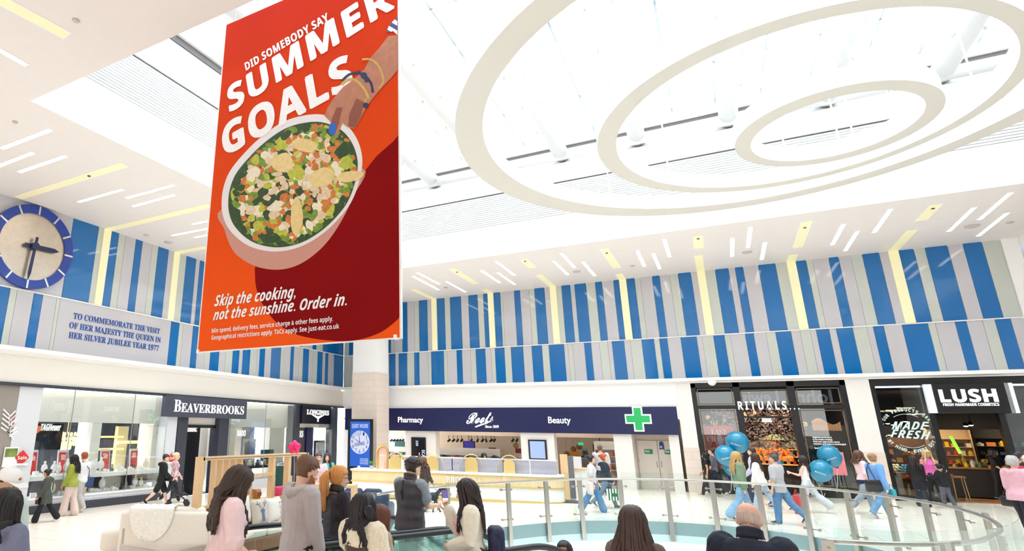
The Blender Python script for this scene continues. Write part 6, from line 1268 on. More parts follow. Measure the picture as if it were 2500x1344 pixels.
    for nm, s in (('L', -1), ('R', 1)):
        S, E, Wr, d2 = (J[k + nm] for k in 'SEWd')
        mb.limb([S, S.lerp(E, .35), S.lerp(E, .8), E, E.lerp(Wr, .3), E.lerp(Wr, .8), Wr], [x * fem * (.5 + .5 * wide) for x in (.032, .03, .024, .0225, .0235, .0165, .0145)], 10)
        h, K, A = J['h' + nm], J['K' + nm], J['A' + nm]
        mb.limb([h, h.lerp(K, .4), h.lerp(K, .85), K, K.lerp(A, .3), K.lerp(A, .75), A], [.056, .05, .036, .034, .035, .024, .02], 10)
        T = foot_pts(nm); mb.limb([T @ Vector((0, -.02, -.02)), T @ Vector((0, .04, -.022)), T @ Vector((0, .085, -.03))], [.02, .02, .014], 8)
        # hand: palm, four fingers, thumb (fin = curl)
        inner = Vector((-s, 0, 0)) - d2 * Vector((-s, 0, 0)).dot(d2); inner.normalize(); fwd = d2.cross(inner) * (1 if s < 0 else -1); 
        if fwd.y < 0 and abs(d2.y) < .8: fwd = -fwd
        pc0, pc1 = Wr + d2 * .012, Wr + d2 * .05; cu = rad(fingers[0 if s < 0 else 1])
        mb.loft([(Wr, fwd * .015, inner * .011), (Wr + d2 * .02, fwd * .021, inner * .012), (Wr + d2 * .045, fwd * .024, inner * .011), (Wr + d2 * .058, fwd * .022, inner * .009)], 10)
        for k, ln in enumerate((.036, .041, .038, .03)):
            b0 = Wr + d2 * .052 + fwd * (.0175 - .0117 * k); q1 = b0 + (d2 * math.cos(cu * .6) + inner * math.sin(cu * .6)) * ln * .55; q2 = q1 + (d2 * math.cos(cu * 1.7) + inner * math.sin(cu * 1.7)) * ln * .55
            mb.limb([b0, q1, q2], [.0062, .0058, .005], 6)
        t1 = Wr + d2 * .014 + fwd * .018; t2 = t1 + (d2 * .55 + fwd * .6 + inner * .35).normalized() * .028; t3 = t2 + (d2 * .85 + fwd * .1 + inner * .4).normalized() * .024; mb.limb([t1, t2, t3], [.0085, .0075, .006], 6)
    bo = mobj('body', remesh(sc(mb), vox, 2, skinm(skin)), root)
    # --- face
    if face:
        for s in (-1, 1):
            m = MB(); m.ell(HM @ Vector((s * .0195, .0545, .9365)), (.0085, .006, .005), 8, HM.to_3x3().to_4x4()); e = obj('eye', sc(m), mat('eye_white', 'e9e4df', .3), root, smooth=True)
            m = MB(); m.ell(HM @ Vector((s * .0195, .0595, .9365)), (.0042, .0025, .0045), 8, HM.to_3x3().to_4x4()); obj('iris', sc(m), mat('eye_dark', '2a1d16', .25), e, smooth=True)
            m = MB(); m.limb([HM @ Vector((s * .009, .061, .9475)), HM @ Vector((s * .02, .06, .951)), HM @ Vector((s * .031, .053, .948))], [.0025, .003, .002], 6); obj('eyebrow', sc(m), hairm(hair[1] if hair[1] != 'e9e6e2' else '8a8078'), root, smooth=True)
        m = MB(); m.limb([HM @ Vector((-.017, .053, .8945)), HM @ Vector((-.006, .0595, .896)), HM @ Vector((.006, .0595, .896)), HM @ Vector((.017, .053, .8945))], [.003, .0045, .0045, .003], 8); obj('mouth', sc(m), mat('lips_' + skin, {'fair': 'c4746a', 'pink': 'bf6d64', 'tan': 'b0655a', 'olive': 'a05a50'}.get(skin, '70403a'), .4), root, smooth=True)
    # --- garments
    def torso_rings(hem, top, b, flare=0, front=0):
        tr2 = [r for r in tr if hem < r[0] <= top]; rings = []
        def at(z):
            if z <= tr[0][0]: return (.095 * wide, .07, -.004)
            for q, w in zip(tr, tr[1:]):
                if q[0] <= z <= w[0]: k = (z - q[0]) / (w[0] - q[0]); return tuple((q[i] + (w[i] - q[i]) * k) * (wide if i == 1 else 1) for i in (1, 2, 3))
            return (tr[-1][1], tr[-1][2], tr[-1][3])
        zs = [hem] + ([.5] if hem < .48 else []) + [r[0] for r in tr2 if r[0] > max(hem, .5) + .012]
        for z in zs:
            w, d, y = at(z); w = max(w, .09 * wide) if z < .54 else w; f = flare * max(0, (.62 - z)) ; rings.append((U @ Vector((0, y + front * .014, z)), R3 @ Vector(((w + b + f) * (1 - .3 * front), 0, 0)), R3 @ Vector((0, d + b * 1.15 + f * .8, 0))))
        return rings
    for gi, g in enumerate(tops):
        gname, col, kind = g['n'], g['c'], g.get('k', 'plain'); b = g.get('b', .012); hem = g.get('hem', .5); slv = g.get('s', 1.0)
        mb = MB(); mb.loft(torso_rings(hem, g.get('top', .845), b, g.get('fl', 0), g.get('front', 0)), 18)
        tot = .17 + .145
        for nm, s in (('L', -1), ('R', 1)):
            S, E, Wr = (J[k + nm] for k in 'SEW')
            if slv <= 0: continue
            Ls = tot * slv; pts = [S]; rr = [.037 * fem + b]
            for f, r0 in ((.07, .034), (.13, .0285), (.17, .0265), (.22, .0262), (.27, .0215), (.31, .0185)):
                if f < Ls - .01: pts.append(S.lerp(E, f / .17) if f <= .17 else E.lerp(Wr, (f - .17) / .145)); rr.append(r0 * fem + b * g.get('sb', 1))
            f = Ls; pts.append(S.lerp(E, f / .17) if f <= .17 else E.lerp(Wr, min((f - .17) / .145, 1.05))); rr.append((rr[-1] + (.004 if slv < .7 else -.002)))
            mb.limb(pts, rr, 12)
        if g.get('hood'):
            mb.limb([U @ Vector((-.05, .01, .845)), U @ Vector((-.062, -.04, .835)), U @ Vector((-.03, -.085, .815)), U @ Vector((0, -.095, .805)), U @ Vector((.03, -.085, .815)), U @ Vector((.062, -.04, .835)), U @ Vector((.05, .01, .845))], [.016, .024, .03, .034, .03, .024, .016], 10)
        if g.get('collar'):
            for z, r_ in ((.845, .05), (.862, .047), (.875, .046)): mb.tube([U @ Vector((r_ * math.cos(t) * .95, r_ * math.sin(t) - .004, z - .008 * math.sin(t))) for t in [2 * math.pi * k / 14 for k in range(14)]], .011, 6, close=True)
        me = remesh(sc(mb), vox * (1.0 if near else 1.05), 3, cloth(col, kind), (.0055 if near else .006) * H / 1.7 * g.get('w', 1), len(PERSONS) + gi)
        if g.get('cut'):                              # open front: drop a strip so that what is under it shows
            bmx = bmesh.new(); bmx.from_mesh(me); c0, c1 = g['cut']; dl = [f for f in bmx.faces if abs(f.calc_center_median().x) < c0 * H * .5 and (lambda q: .02 < q.y < .125)(U.inverted() @ (f.calc_center_median() / H - Z)) and f.calc_center_median().z / H - dz < .83]
            bmesh.ops.delete(bmx, geom=dl, context='FACES'); bmx.to_mesh(me); bmx.free()
        o = mobj(gname, me, root)
        if g.get('l'): o['label'] = g['l']
    kind, bc, bk_, bb = (tuple(bottom) + ('plain', 0, 0))[:4]
    mb = MB(); b = .008 + (bb if kind != 'shorts' else .006)
    hipr = [(.47, .06, .05, 0)] + [r for r in tr if .49 < r[0] < .6]
    mb.loft([(Vector((0, y, z)), Vector((w * wide + .009, 0, 0)), Vector((0, d + .009, 0))) for z, w, d, y in hipr], 16)
    if kind in ('trousers', 'flare', 'shorts'):
        for nm, s in (('L', -1), ('R', 1)):
            h, K, A = J['h' + nm], J['K' + nm], J['A' + nm]; e = A + (K - A).normalized() * .0
            if kind == 'shorts': mb.limb([h, h.lerp(K, .4), h.lerp(K, .86)], [.064, .062, .062], 12)
            else:
                fl_ = .022 if kind == 'flare' else .004; mb.limb([h, h.lerp(K, .4), h.lerp(K, .85), K, K.lerp(A, .35), K.lerp(A, .75), K.lerp(A, 1.0)], [.061 + b * .3, .053 + b, .039 + b, .036 + b, .034 + b + fl_ * .5, .027 + b + fl_, .0245 + b + fl_ * 1.3], 12)
    else:                                             # skirt
        kL, kR = J['KL'], J['KR']; lo = bb or .3; ym = (kL.y + kR.y) / 2; sp = abs(kL.y - kR.y) / 2
        mb.loft([(Vector((0, 0, .53)), Vector((.1, 0, 0)), Vector((0, .075, 0))), (Vector((0, 0, .48)), Vector((.108, 0, 0)), Vector((0, .082, 0))), (Vector((0, ym * .5, .38)), Vector((.115, 0, 0)), Vector((0, .09 + sp * .6, 0))), (Vector((0, ym, lo)), Vector((.12, 0, 0)), Vector((0, .1 + sp, 0)))], 18)
    mobj({'flare': 'trousers'}.get(kind, kind), remesh(sc(mb), vox * 1.05, 3, cloth(bc, bk_), (.004 if near else .005), len(PERSONS) + 5), root)
    if shoes:
        for nm in 'LR':
            T = foot_pts(nm); m = MB(); m.mi = 0
            m.loft([(T @ Vector((0, y, zc)), T.to_3x3() @ Vector((w, 0, 0)), T.to_3x3() @ Vector((0, 0, hh))) for y, w, hh, zc in ((-.038, .008, .01, -.02), (-.034, .021, .027, -.015), (-.01, .025, .034, -.01), (.03, .026, .026, -.017), (.07, .028, .018, -.025), (.1, .024, .014, -.03), (.113, .012, .008, -.033))], 12)
            m.mi = 1; m.loft([(T @ Vector((0, y, zc)), T.to_3x3() @ Vector((w, 0, 0)), T.to_3x3() @ Vector((0, 0, .006))) for y, w, zc in ((-.042, .01, -.036), (-.036, .025, -.036), (.03, .028, -.036), (.07, .031, -.036), (.103, .026, -.036), (.118, .012, -.034))], 10)
            obj('shoe', sc(m), [cloth(shoes), mat('shoe_sole', 'e9e6e0', .6)], root, smooth=True)
    # --- hair
    st, hc = hair[0], hair[1]; hm = hairm(hc); RH = random.Random(len(PERSONS) * 7 + 1); hl = hair[2] if len(hair) > 2 else .7
    def shell(vol=.006, keep=None):
        m = MB(); n_ = 26; prof = []
        for i in range(15): z = .874 + (1.0 - .874) * i / 14; prof.append(z)
        def at(z):
            for q, w in zip(HEADP, HEADP[1:]):
                if q[0] <= z <= w[0]: k = (z - q[0]) / (w[0] - q[0]); return [q[i] + (w[i] - q[i]) * k for i in (1, 2, 3)]
            return [.008, .01, -.006]
        rings = []
        for z in prof:
            w, d, y = at(z); k = vol * (1 + .5 * max(0, (z - .95) / .05)); rings.append([(math.cos(2 * math.pi * j / n_) * (w + k), y + math.sin(2 * math.pi * j / n_) * (d + k), z + (k if z > .985 else k * .4 * max(0, z - .95) / .05)) for j in range(n_)])
        rings.append([(0, -.006, 1.0 + vol * 1.5)] * n_)
        idx = {}; vs = [p for r in rings for p in r]; fs = []
        for i in range(len(rings) - 1):
            for j in range(n_):
                c = [sum(rings[a][b][q] for a, b in ((i, j), (i, (j + 1) % n_), (i + 1, (j + 1) % n_), (i + 1, j))) / 4 for q in range(3)]
                if keep(*c): fs.append((i * n_ + j, i * n_ + (j + 1) % n_, (i + 1) * n_ + (j + 1) % n_, (i + 1) * n_ + j))
        vs = [HM @ (Vector(p) + Vector((noise.noise(Vector(p) * 60), noise.noise(Vector(p) * 60 + Vector((9, 0, 0))), noise.noise(Vector(p) * 60 + Vector((0, 9, 0))))) * .003) for p in vs]
        m.add(vs, fs); return m
    def line(x, y, z):                                # usual hairline
        if y > .02: return z > .962 + .012 * min(max((y - .02) / .04, 0), 1)
        if y > -.012: return z > .925 + .037 * (y + .012) / .032
        return z > .893
    keep = line
    if st == 'bald': keep = lambda x, y, z: y < .0 and .895 < z < .945
    if st in ('long', 'bob', 'pony', 'bun'): keep = lambda x, y, z: (z > .958 + .016 * min(max((y - .02) / .04, 0), 1)) if y > .012 else z > .885
    if st != 'none':
        m = shell(hair[3] if len(hair) > 3 else (.0015 if st == 'bald' else .007 if st in ('short', 'pony', 'bun') else .009), keep); ho = obj('hair', sc(m), hm, root, smooth=True); so_ = ho.modifiers.new('thick', 'SOLIDIFY'); so_.thickness = .006 * H; so_.offset = -1
        if st == 'short' and near and (len(hair) < 4 or hair[3] > .006):
            lk = MB()
            for i in range(170):
                ph, th = RH.uniform(0, 6.28), rad(RH.uniform(4, 78)); x, y, z = .056 * math.cos(ph) * math.sin(th), .07 * math.sin(ph) * math.sin(th) - .005, .935 + .075 * math.cos(th)
                if not line(x, y, z - .004): continue
                dv = Vector((x * 4 + RH.uniform(-.12, .12), y * 2.5 + .14 + RH.uniform(-.1, .1), RH.uniform(-.3, -.02))).normalized() * RH.uniform(.012, .02)
                p0_ = Vector((x, y, z)); lk.limb([HM @ p0_, HM @ (p0_ + dv * .6 + Vector((0, 0, .003))), HM @ (p0_ + dv)], [.006, .006, .003], 5)
            obj('hair_locks', sc(lk), hm, root, smooth=True)
        if st in ('long', 'bob', 'pony', 'bun'):
            lk = MB(); nl = (90 if near else 34)
            if st in ('long', 'bob'):
                endz = hl if st == 'long' else .8
                for i in range(nl):
                    ph = rad(RH.uniform(48, 312)) if i % 6 else rad(RH.choice((50, 58, 302, 310)) + RH.uniform(-3, 3)); sx_, cy_ = math.sin(ph), math.cos(ph)
                    r0 = 1.06 + RH.uniform(0, .12); pts = []
                    for th in (10, 32, 55, 78, 98): t_ = rad(th); pts.append(HM @ Vector((sx_ * .051 * r0 * math.sin(t_) , cy_ * .066 * r0 * math.sin(t_) - .004, .935 + .07 * math.cos(t_) * r0)))
                    e0 = endz + RH.uniform(-.025, .035); side = abs(sx_) > .75 and cy_ > -.35
                    wob = hair[4] if len(hair) > 4 else .0; phw = RH.uniform(0, 6.3)
                    base_ = Vector((sx_ * .06, cy_ * .072, 0)); 
                    for k_ in range(1, 6):
                        f = k_ / 5; z = .9 + (e0 - .9) * f; spread = 1 + .25 * f; y = base_.y * spread; 
                        sprd = hair[5] if len(hair) > 5 else 1
                        if z < .86: y = (y + .035 * f) if (side and cy_ > .1) else min(y, -.068 - .014 * f - RH.uniform(0, .01))
                        x = base_.x * (1 + .35 * f * sprd) + wob * math.sin(phw + f * 9) * .6; y += wob * math.cos(phw + f * 9) * .6
                        q = Vector((x, y, z)); pts.append((HM @ q).lerp(U @ q, min(1, max(0, (.9 - z) / .12))))
                    lk.limb(pts, [.006, .0085, .01, .0105, .0105, .0105, .0105, .0105, .009, .0045], 6)
            elif st == 'pony':
                b0 = HM @ Vector((0, -.062, .965)); lk.tube([b0 + Vector((.013 * math.cos(t), .004, .013 * math.sin(t))) for t in [k * math.pi / 5 for k in range(10)]], .006, 6, close=True)
                for i in range(nl // 2):
                    dx_, dy_ = RH.uniform(-.026, .026), RH.uniform(-.03, .01); lk.limb([b0, b0 + Vector((dx_ * .5, -.03, .006)), b0 + Vector((dx_, -.045 + dy_, -.04)), b0 + Vector((dx_ * 1.3, -.045 + dy_, -.5 * (.965 - hl))), b0 + Vector((dx_ * 1.1, -.035 + dy_, -(.965 - hl) + RH.uniform(-.01, .02)))], [.006, .009, .01, .008, .004], 6)
            else: lk.ell(HM @ Vector((0, -.075, .965)), (.03, .028, .028), 12)
            obj('hair_locks', sc(lk), hm, root, smooth=True)
    PERSONS.append(root)
    Mw = Matrix.Translation(base) @ Matrix.Rotation(az_r, 4, 'Z') @ Matrix.Scale(H, 4) @ Matrix.Translation(Z)
    out = {k: Mw @ v for k, v in J.items() if isinstance(v, Vector) and k[0] in 'SEWKAh'}; out.update(root=root, M=Mw, U=Mw @ U, HM=Mw @ HM, HMn=HM, H=H, handL=Mw @ (J['WL'] + J['dL'] * .06), handR=Mw @ (J['WR'] + J['dR'] * .06), dL=(Mw.to_3x3() @ J['dL']).normalized(), dR=(Mw.to_3x3() @ J['dR']).normalized())
    return out
import bmesh
def azim(P, a):                                       # heading: 0 = away from the camera, 90 = to the right of the picture
    v = math.atan2(P.y - CAM.y, P.x - CAM.x); return v - rad(a)
def pfoot(px, fy, cy, z0=0):                          # from the picture: foot point on the floor and body height
    P = fl(px, fy, z0); H = bis(lambda h: proj(P + Vector((0, 0, h)))[1], .8, 2.4, cy); return P, H
def phead(px, cy, H):                                 # from the picture: crown and a body height
    f = lambda k: dep(px, cy, k); k = bis(lambda k: f(k).z - TILT * f(k).x, 1.5, 40, H); q = f(k); return Vector((q.x, q.y, TILT * q.x))
def pdep(px, cy, k): q = dep(px, cy, k); b = Vector((q.x, q.y, TILT * q.x)); return b, q.z - b.z
T_ = lambda n, c, **k: dict(n=n, c=c, **k)
# ---------------------------------------------------------------- bags
def tube_obj(name, pts, r, m, parent): mb = MB(); mb.tube(pts, r, 6); return wpart(name, mb, m, parent)
def bag(name, c, az, w, h, d, m, label, strap=None, cat='bag', handle=True, strapm=None, group=None):
    r = empty(name, c, label=label, cat=cat); T = Matrix.Rotation(az, 4, 'Z'); mb = MB(); mb.rbox((0, 0, -h / 2), (d, w, h), min(d, h) * .3, T, 3); o = obj('bag_body', mb, m, r, smooth=True)
    if strap: tube_obj('strap', strap, .012, strapm or m, r)
    elif handle:
        mb = MB(); mb.tube([T @ Vector((d * .3, -w * .25, -.02)), T @ Vector((d * .1, -w * .15, .12)), T @ Vector((d * .1, w * .15, .12)), T @ Vector((d * .3, w * .25, -.02))], .01, 6); obj('handle', mb, strapm or m, r)
    return r
blkb = mat('bag_black', '17171b', .5)
# ================================================================ left: shoppers by the jewellery window
P, H = pfoot(103, 1274, 1143); q = person(P, azim(P, -80), H, 'person in a dark green padded coat striding left past the window', 'f', 'tan', 4, (18, 4, -22, 18), (6, 8, 25), (-4, 8, 40), (4, 12), ('bun', '1d1a1c'), [T_('coat', '464b44', hem=.36, b=.022, fl=.1, hood=1)], ('flare', '16171c', 'plain', .006), 'e6ddd2', wide=1.08)
bag('shoulder_bag', q['M'] @ Vector((-.02, .13, .5)), azim(P, -80), .26, .2, .1, blkb, 'black shoulder bag of the person in the dark green coat', strap=[q['M'] @ Vector(v) for v in ((-.02, .12, .5), (-.05, .09, .7), (.03, .06, .84), (.1, .0, .86), (.07, -.085, .75), (.02, -.1, .6))])
P, H = pfoot(165, 1258, 1112); q = person(P, azim(P, -62), H, 'person in an olive jacket with long black hair facing the window', 'f', 'olive', 2, (10, 4, -8, 6), (8, 6, 20), (4, 8, 22), (6, 8), ('long', '15131a', .7), [T_('jacket', '98a13f', hem=.47, b=.02, fl=.08, collar=1)], ('flare', 'd9c5bb', 'plain', .012), 'efeae4')
P, H = pfoot(190, 1248, 1104); q = person(P, azim(P, -35), H, 'person with red hair in a white top beyond the olive jacket', 'm', 'fair', 2, (-12, 30, 10, 4), (5, 6, 15), (5, 6, 20), (0, 8), ('short', '9a4a26', .7, .011), [T_('sweatshirt', 'e3e2e4', hem=.49, b=.014)], ('trousers', 'b9b4b0', 'plain', .01), 'd8d2ca')
bag('cross_body_bag', q['M'] @ Vector((.12, -.03, .58)), azim(P, -35), .3, .3, .12, mat('bag_navy', '24406f', .6), 'dark blue bag at the back of the person in white', strap=[q['M'] @ Vector(v) for v in ((.12, -.02, .57), (.06, -.09, .72), (-.06, -.03, .86))])
P, H = pfoot(388, 1236, 1106); q = person(P, azim(P, 88), H, 'person in a black hoodie and shorts pushing a black pushchair', 'm', 'fair', 5, (20, 6, -24, 22), (14, 4, 34), (18, 4, 32), (-8, 6), ('short', '2b211c'), [T_('hoodie', '15161a', hem=.47, b=.018, hood=1)], ('shorts', '17181c'), '1c1c20', fingers=(70, 70), face=True)
st_p, st_az = P, azim(P, 88); hands = (q['handL'] + q['handR']) / 2
P2, H2 = pfoot(397, 1230, 1110); P2 = P2 + Vector((-.05, .45, 0)); person(P2, azim(P2, 80), H2 * 1.06, 'person in a pink floral top half hidden by the pushchair man', 'f', 'fair', 2, (20, 5, -22, 20), (14, 6, 25), (-8, 6, 25), (0, 0), ('bun', 'e5d3b0'), [T_('blouse', 'e3b9bf', 'print', hem=.48, b=.014) if False else dict(n='blouse', c='e3b9bf', k='print', hem=.48, b=.014)], ('trousers', '2a2a30', 'plain', 0), 'efe8e2')
# pushchair
d = Vector((math.cos(st_az), math.sin(st_az), 0)); sd = Vector((-d.y, d.x, 0)); o0 = Vector((st_p.x, st_p.y, st_p.z)) + d * .1; hz = hands.z - st_p.z; hd = (hands - o0).dot(d)
r = empty('pushchair', o0, label='black folding pushchair pushed along by the black hoodie person', cat='pushchair'); L_ = lambda f, s, z: o0 + d * f + sd * s + Vector((0, 0, z))
pm = mat('pushchair_black', '1a1b20', .5)
for s in (-.2, .2):
    mb = MB(); mb.tube([L_(hd, s, hz), L_(hd + .12, s, hz - .04), L_(.45, s, .45), L_(.78, s, .14)], .016, 6); wpart('frame_tube', mb, pm, r); mb = MB(); mb.tube([L_(.35, s, .52), L_(.2, s, .12)], .016, 6); wpart('frame_tube', mb, pm, r)
    for f in (.2, .78):
        mb = MB(); c = L_(f, s, .1); mb.tube([c + d * (.075 * math.cos(t)) + Vector((0, 0, .075 * math.sin(t))) for t in [k * math.pi / 8 for k in range(16)]], .026, 8, close=True); mb.tube([c - sd * .02, c + sd * .02], .05, 10); wpart('wheel', mb, mat('wheel_rubber', '26262a', .6), r)
mb = MB(); mb.tube([L_(hd, -.2, hz), L_(hd, .2, hz)], .018, 8); wpart('push_handle', mb, pm, r)
mb = MB(); mb.loft([(L_(.16, 0, .78), sd * .19, Vector((0, 0, .02)) + d * .02), (L_(.28, 0, .6), sd * .2, d * .05), (L_(.42, 0, .42), sd * .2, Vector((0, 0, .07))), (L_(.66, 0, .4), sd * .19, Vector((0, 0, .06))), (L_(.8, 0, .34), sd * .15, Vector((0, 0, .03)))], 14); wpart('seat', mb, pm, r, smooth=True)
mb = MB(); mb.tube([L_(.62, .2 * math.cos(t), .52 + .14 * math.sin(t)) for t in [math.pi * k / 10 for k in range(11)]], .02, 8); wpart('bumper_bar', mb, pm, r)
mb = MB(); mb.loft([(L_(.02 + .17 * k, 0, .86 - .02 * k * k), sd * (.17 + .01 * k), Vector((0, 0, .05)) + d * .02) for k in range(3)], 12); wpart('canopy', mb, pm, r, smooth=True)
# couple by the corner shop
P = phead(778, 1107, 1.76); q = person(P, azim(P, 170), 1.76, 'person in a pink shirt and jeans walking out of corner shop', 'm', 'pink', 0, (18, 6, -14, 14), (10, 8, 14), (-6, 8, 16), (0, 2), ('short', '4a342a'), [dict(n='shirt', c='e9bfc2', s=.5, hem=.47, b=.014)], ('trousers', '4a6488', 'denim', .004), 'e8e4de')
P = phead(799, 1107, 1.72); q = person(P, azim(P, 180), 1.72, 'person in a teal T-shirt with dark hair beside the pink shirt', 'f', 'pink', 0, (-12, 14, 16, 5), (4, 8, 14), (6, 8, 20), (0, 2), ('long', '33231f', .74), [dict(n='tshirt', c='43b6a6', s=.45, hem=.48, b=.014)], ('trousers', 'b8c8d8', 'denim', .006), 'f0ece6')
bag('rucksack', q['M'] @ Vector((0, -.13, .8)), azim(P, 90), .28, .4, .16, blkb, 'black rucksack on the person in the teal T-shirt', strap=[q['M'] @ Vector(v) for v in ((-.06, -.1, .8), (-.062, 0, .845), (-.06, .075, .76), (-.085, .05, .62))])
# seated person behind the partition
P = pdep(601, 1168, 14.6)[0]; person(P, azim(P, -150), 1.62, 'person with black hair in a bun sitting beyond the oak partition', 'f', 'olive', 4, (85, 90, 85, 90), (30, 6, 50), (30, 6, 50), (0, 20), ('bun', '15131a'), [dict(n='jumper', c='2c2c34', hem=.5)], ('trousers', '30323c'), '22232a', seat=-.245 + .0)
# ================================================================ foreground
P, H = pdep(556, 1147, 6.2); q = person(P, azim(P, 78), H, 'person in a loose pink top with long wavy brown hair', 'f', 'fair', 6, (16, 6, -10, 10), (10, 6, 40), (4, 7, 40), (-4, 22), ('long', '3b2a22', .69, .011, .016), [dict(n='blouse', c='f3d3d3', s=.5, hem=.49, b=.026, fl=.16, k='satin')], ('trousers', '34527f', 'denim', .004), 'e8e4de', near=True, hs=1.05, wide=1.12)
tube = [q['U'] @ Vector(v) for v in ((.06, -.06, .84), (.05, .02, .865), (.0, .095, .72), (-.05, .105, .62), (-.1, .06, .52))]
bag('cross_body_bag', q['U'] @ Vector((-.14, .06, .54)), azim(P, 78), .26, .2, .09, blkb, 'black cross body bag of the person in the pink top', strap=tube + [q['U'] @ Vector((-.14, .05, .53))])
P, H = pdep(735, 1127, 7.3); q = person(P, azim(P, 52), H, 'person in a pale grey hooded jacket with ginger beard', 'm', 'fair', 3, (8, 4, -6, 6), (2, 7, 14), (4, 7, 14), (-14, 18), ('short', '6a4630', .7, .012), [dict(n='hooded_jacket', c='b9aeab', hem=.43, b=.024, hood=1, k='satin', fl=.06)], ('trousers', '26262c', 'plain', .004), '2b2b30', near=True, hs=1.12)
mb = MB(); HMn = q['HMn']
for k in range(90):
    t = rad(RP.uniform(-80, 80)); z = RP.uniform(.868, .898) + .02 * (abs(t) / 1.4) ** 2; a = HMn @ Vector((math.sin(t) * .046, .012 + math.cos(t) * .046, z)); b = HMn @ Vector((math.sin(t) * .05, .012 + math.cos(t) * .056, z - .016)); mb.limb([a, (a + b) / 2, b], [.006, .007, .004], 5)
dzq = (q['M'].translation.z - P.z); mb.v = [(v[0] * q['H'], v[1] * q['H'], v[2] * q['H'] + dzq) for v in mb.v]; obj('beard', mb, hairm('a5602f'), q['root'], smooth=True)
P, H = pdep(822, 1147, 7.9); q = person(P, azim(P, 62), H, 'person in a black padded gilet with a long ginger ponytail', 'f', 'fair', 2, (6, 4, -4, 6), (2, 7, 14), (6, 7, 20), (-18, 4), ('pony', 'd9924a', .71, .011), [dict(n='sweatshirt', c='2a2329', b=.014, hem=.5), dict(n='gilet', c='231d22', s=0, b=.034, hem=.475, k='quilt', collar=1)], ('trousers', '202026'), '2b2b30', near=True, hs=1.05, wide=1.08)
sp = empty('spectacles', q['HM'] @ Vector((0, .062, .937)), label='thin spectacles worn by the ginger ponytail person', cat='spectacles')
for s in (-1, 1): tube_obj('lens_rim', [q['HM'] @ Vector((s * .02 + .015 * math.cos(t), .068, .936 + .012 * math.sin(t))) for t in [k * math.pi / 6 for k in range(13)]], .003, blkb, sp); tube_obj('temple', [q['HM'] @ Vector((s * .035, .066, .938)), q['HM'] @ Vector((s * .054, .0, .936))], .003, blkb, sp)
P, H = pdep(884, 1215, 5.75); q = person(P, azim(P, 35), H, 'person in a brown jacket with cream fleece collar and headphones', 'f', 'olive', 3, (6, 4, -4, 6), (44, 22, 62, 24), (4, 8, 20), (-30, 0), ('long', '1b1417', .76, .012, .008), [dict(n='jacket', c='47322a', b=.028, hem=.46, k='leather'), dict(n='fleece_collar', c='ecdfc4', s=.28, hem=.735, b=.038, k='fleece', top=.865, collar=1, w=2)], ('trousers', '23232a'), '23232a', near=True, fingers=(60, 30))
hp = empty('headphones', q['HM'] @ Vector((0, -.005, 1.0)), label='black over ear headphones on the fleece collar person', cat='headphones')
mb = MB(); mb.tube([q['HM'] @ Vector((.068 * math.cos(t), -.006, .925 + .092 * math.sin(t))) for t in [math.pi * k / 16 for k in range(17)]], .012, 8, flat=1.6); wpart('headband', mb, blkb, hp, smooth=True)
for s in (-1, 1): mb = MB(); mb.loft([(q['HM'] @ Vector((s * x, -.006, .92)), q['HM'].to_3x3() @ Vector((0, a, 0)), q['HM'].to_3x3() @ Vector((0, 0, b))) for x, a, b in ((.058, .024, .03), (.064, .03, .037), (.078, .03, .037), (.084, .02, .026))], 16); wpart('ear_cup', mb, blkb, hp, smooth=True)
P, H = pdep(917, 1240, 6.3); q = person(P, azim(P, 55), H, 'person with curly auburn hair behind the headphones person', 'f', 'fair', 4, (6, 4, -4, 6), (6, 6, 20), (6, 6, 20), (-10, 12), ('long', '6a3a28', .74, .01, .014), [dict(n='coat', c='b8a58a', b=.022, hem=.42)], ('trousers', '33333b'), '33333b', near=True)
P, H = pdep(1000, 1121, 9.0); q = person(P, azim(P, 40), H, 'person in a grey padded gilet looking down at a phone', 'm', 'fair', 2, (4, 3, -4, 4), (16, 8, 72, 16), (22, 6, 66, 14), (-8, 20), ('short', '33261f'), [dict(n='tshirt', c='8e949c', s=.33, b=.016, hem=.49), dict(n='gilet', c='423c41', s=0, b=.032, hem=.47, k='quilt', collar=1)], ('trousers', '9aa0a8', 'plain', .008), '33333b', near=True, fingers=(55, 55), wide=1.05, hs=1.05)
def phone(c, az, pitch, label, col='7a6aa8'):
    r = empty('smartphone', c, az, label=label, cat='smartphone'); T = Matrix.Rotation(rad(pitch), 4, 'X'); mb = MB(); mb.rbox((0, 0, 0), (.075, .009, .155), .004, T); obj('phone_body', mb, blkb, r); mb = MB(); mb.box((-.034, -.0056, -.07), (.034, -.0046, .07), T); obj('screen', mb, mat('phone_screen_' + col, col, .2, emit=.4, ecol=col), r); mb = MB(); mb.box((-.034, -.0062, -.06), (.034, -.0056, -.02), T); obj('screen_panel', mb, mat('phone_panel', 'f2f0f4', .3, emit=.5), r)
h_ = (q['handL'] + q['handR']) / 2; phone(h_ + Vector((0, 0, .03)), azim(P, 40) - math.pi / 2, 62, 'white screened phone held by the person in grey gilet', 'd9dcea')
mb = MB(); c = q['U'] @ Vector((0, -.11, .75)); wd = q['U'].to_3x3(); mb.tube([q['U'] @ Vector((.0, -.09, .84)), q['U'] @ Vector((0, -.105, .76)), q['U'] @ Vector((0, -.1, .69))], .008, 6); mb.tube([c + wd @ Vector((.018 * math.cos(t), 0, .018 * math.sin(t))) for t in [k * math.pi / 6 for k in range(12)]], .004, 6, close=True); r = empty('back_badge', c, label='black cord and ring badge on the back of grey gilet', cat='badge'); wpart('cord', mb, blkb, r)
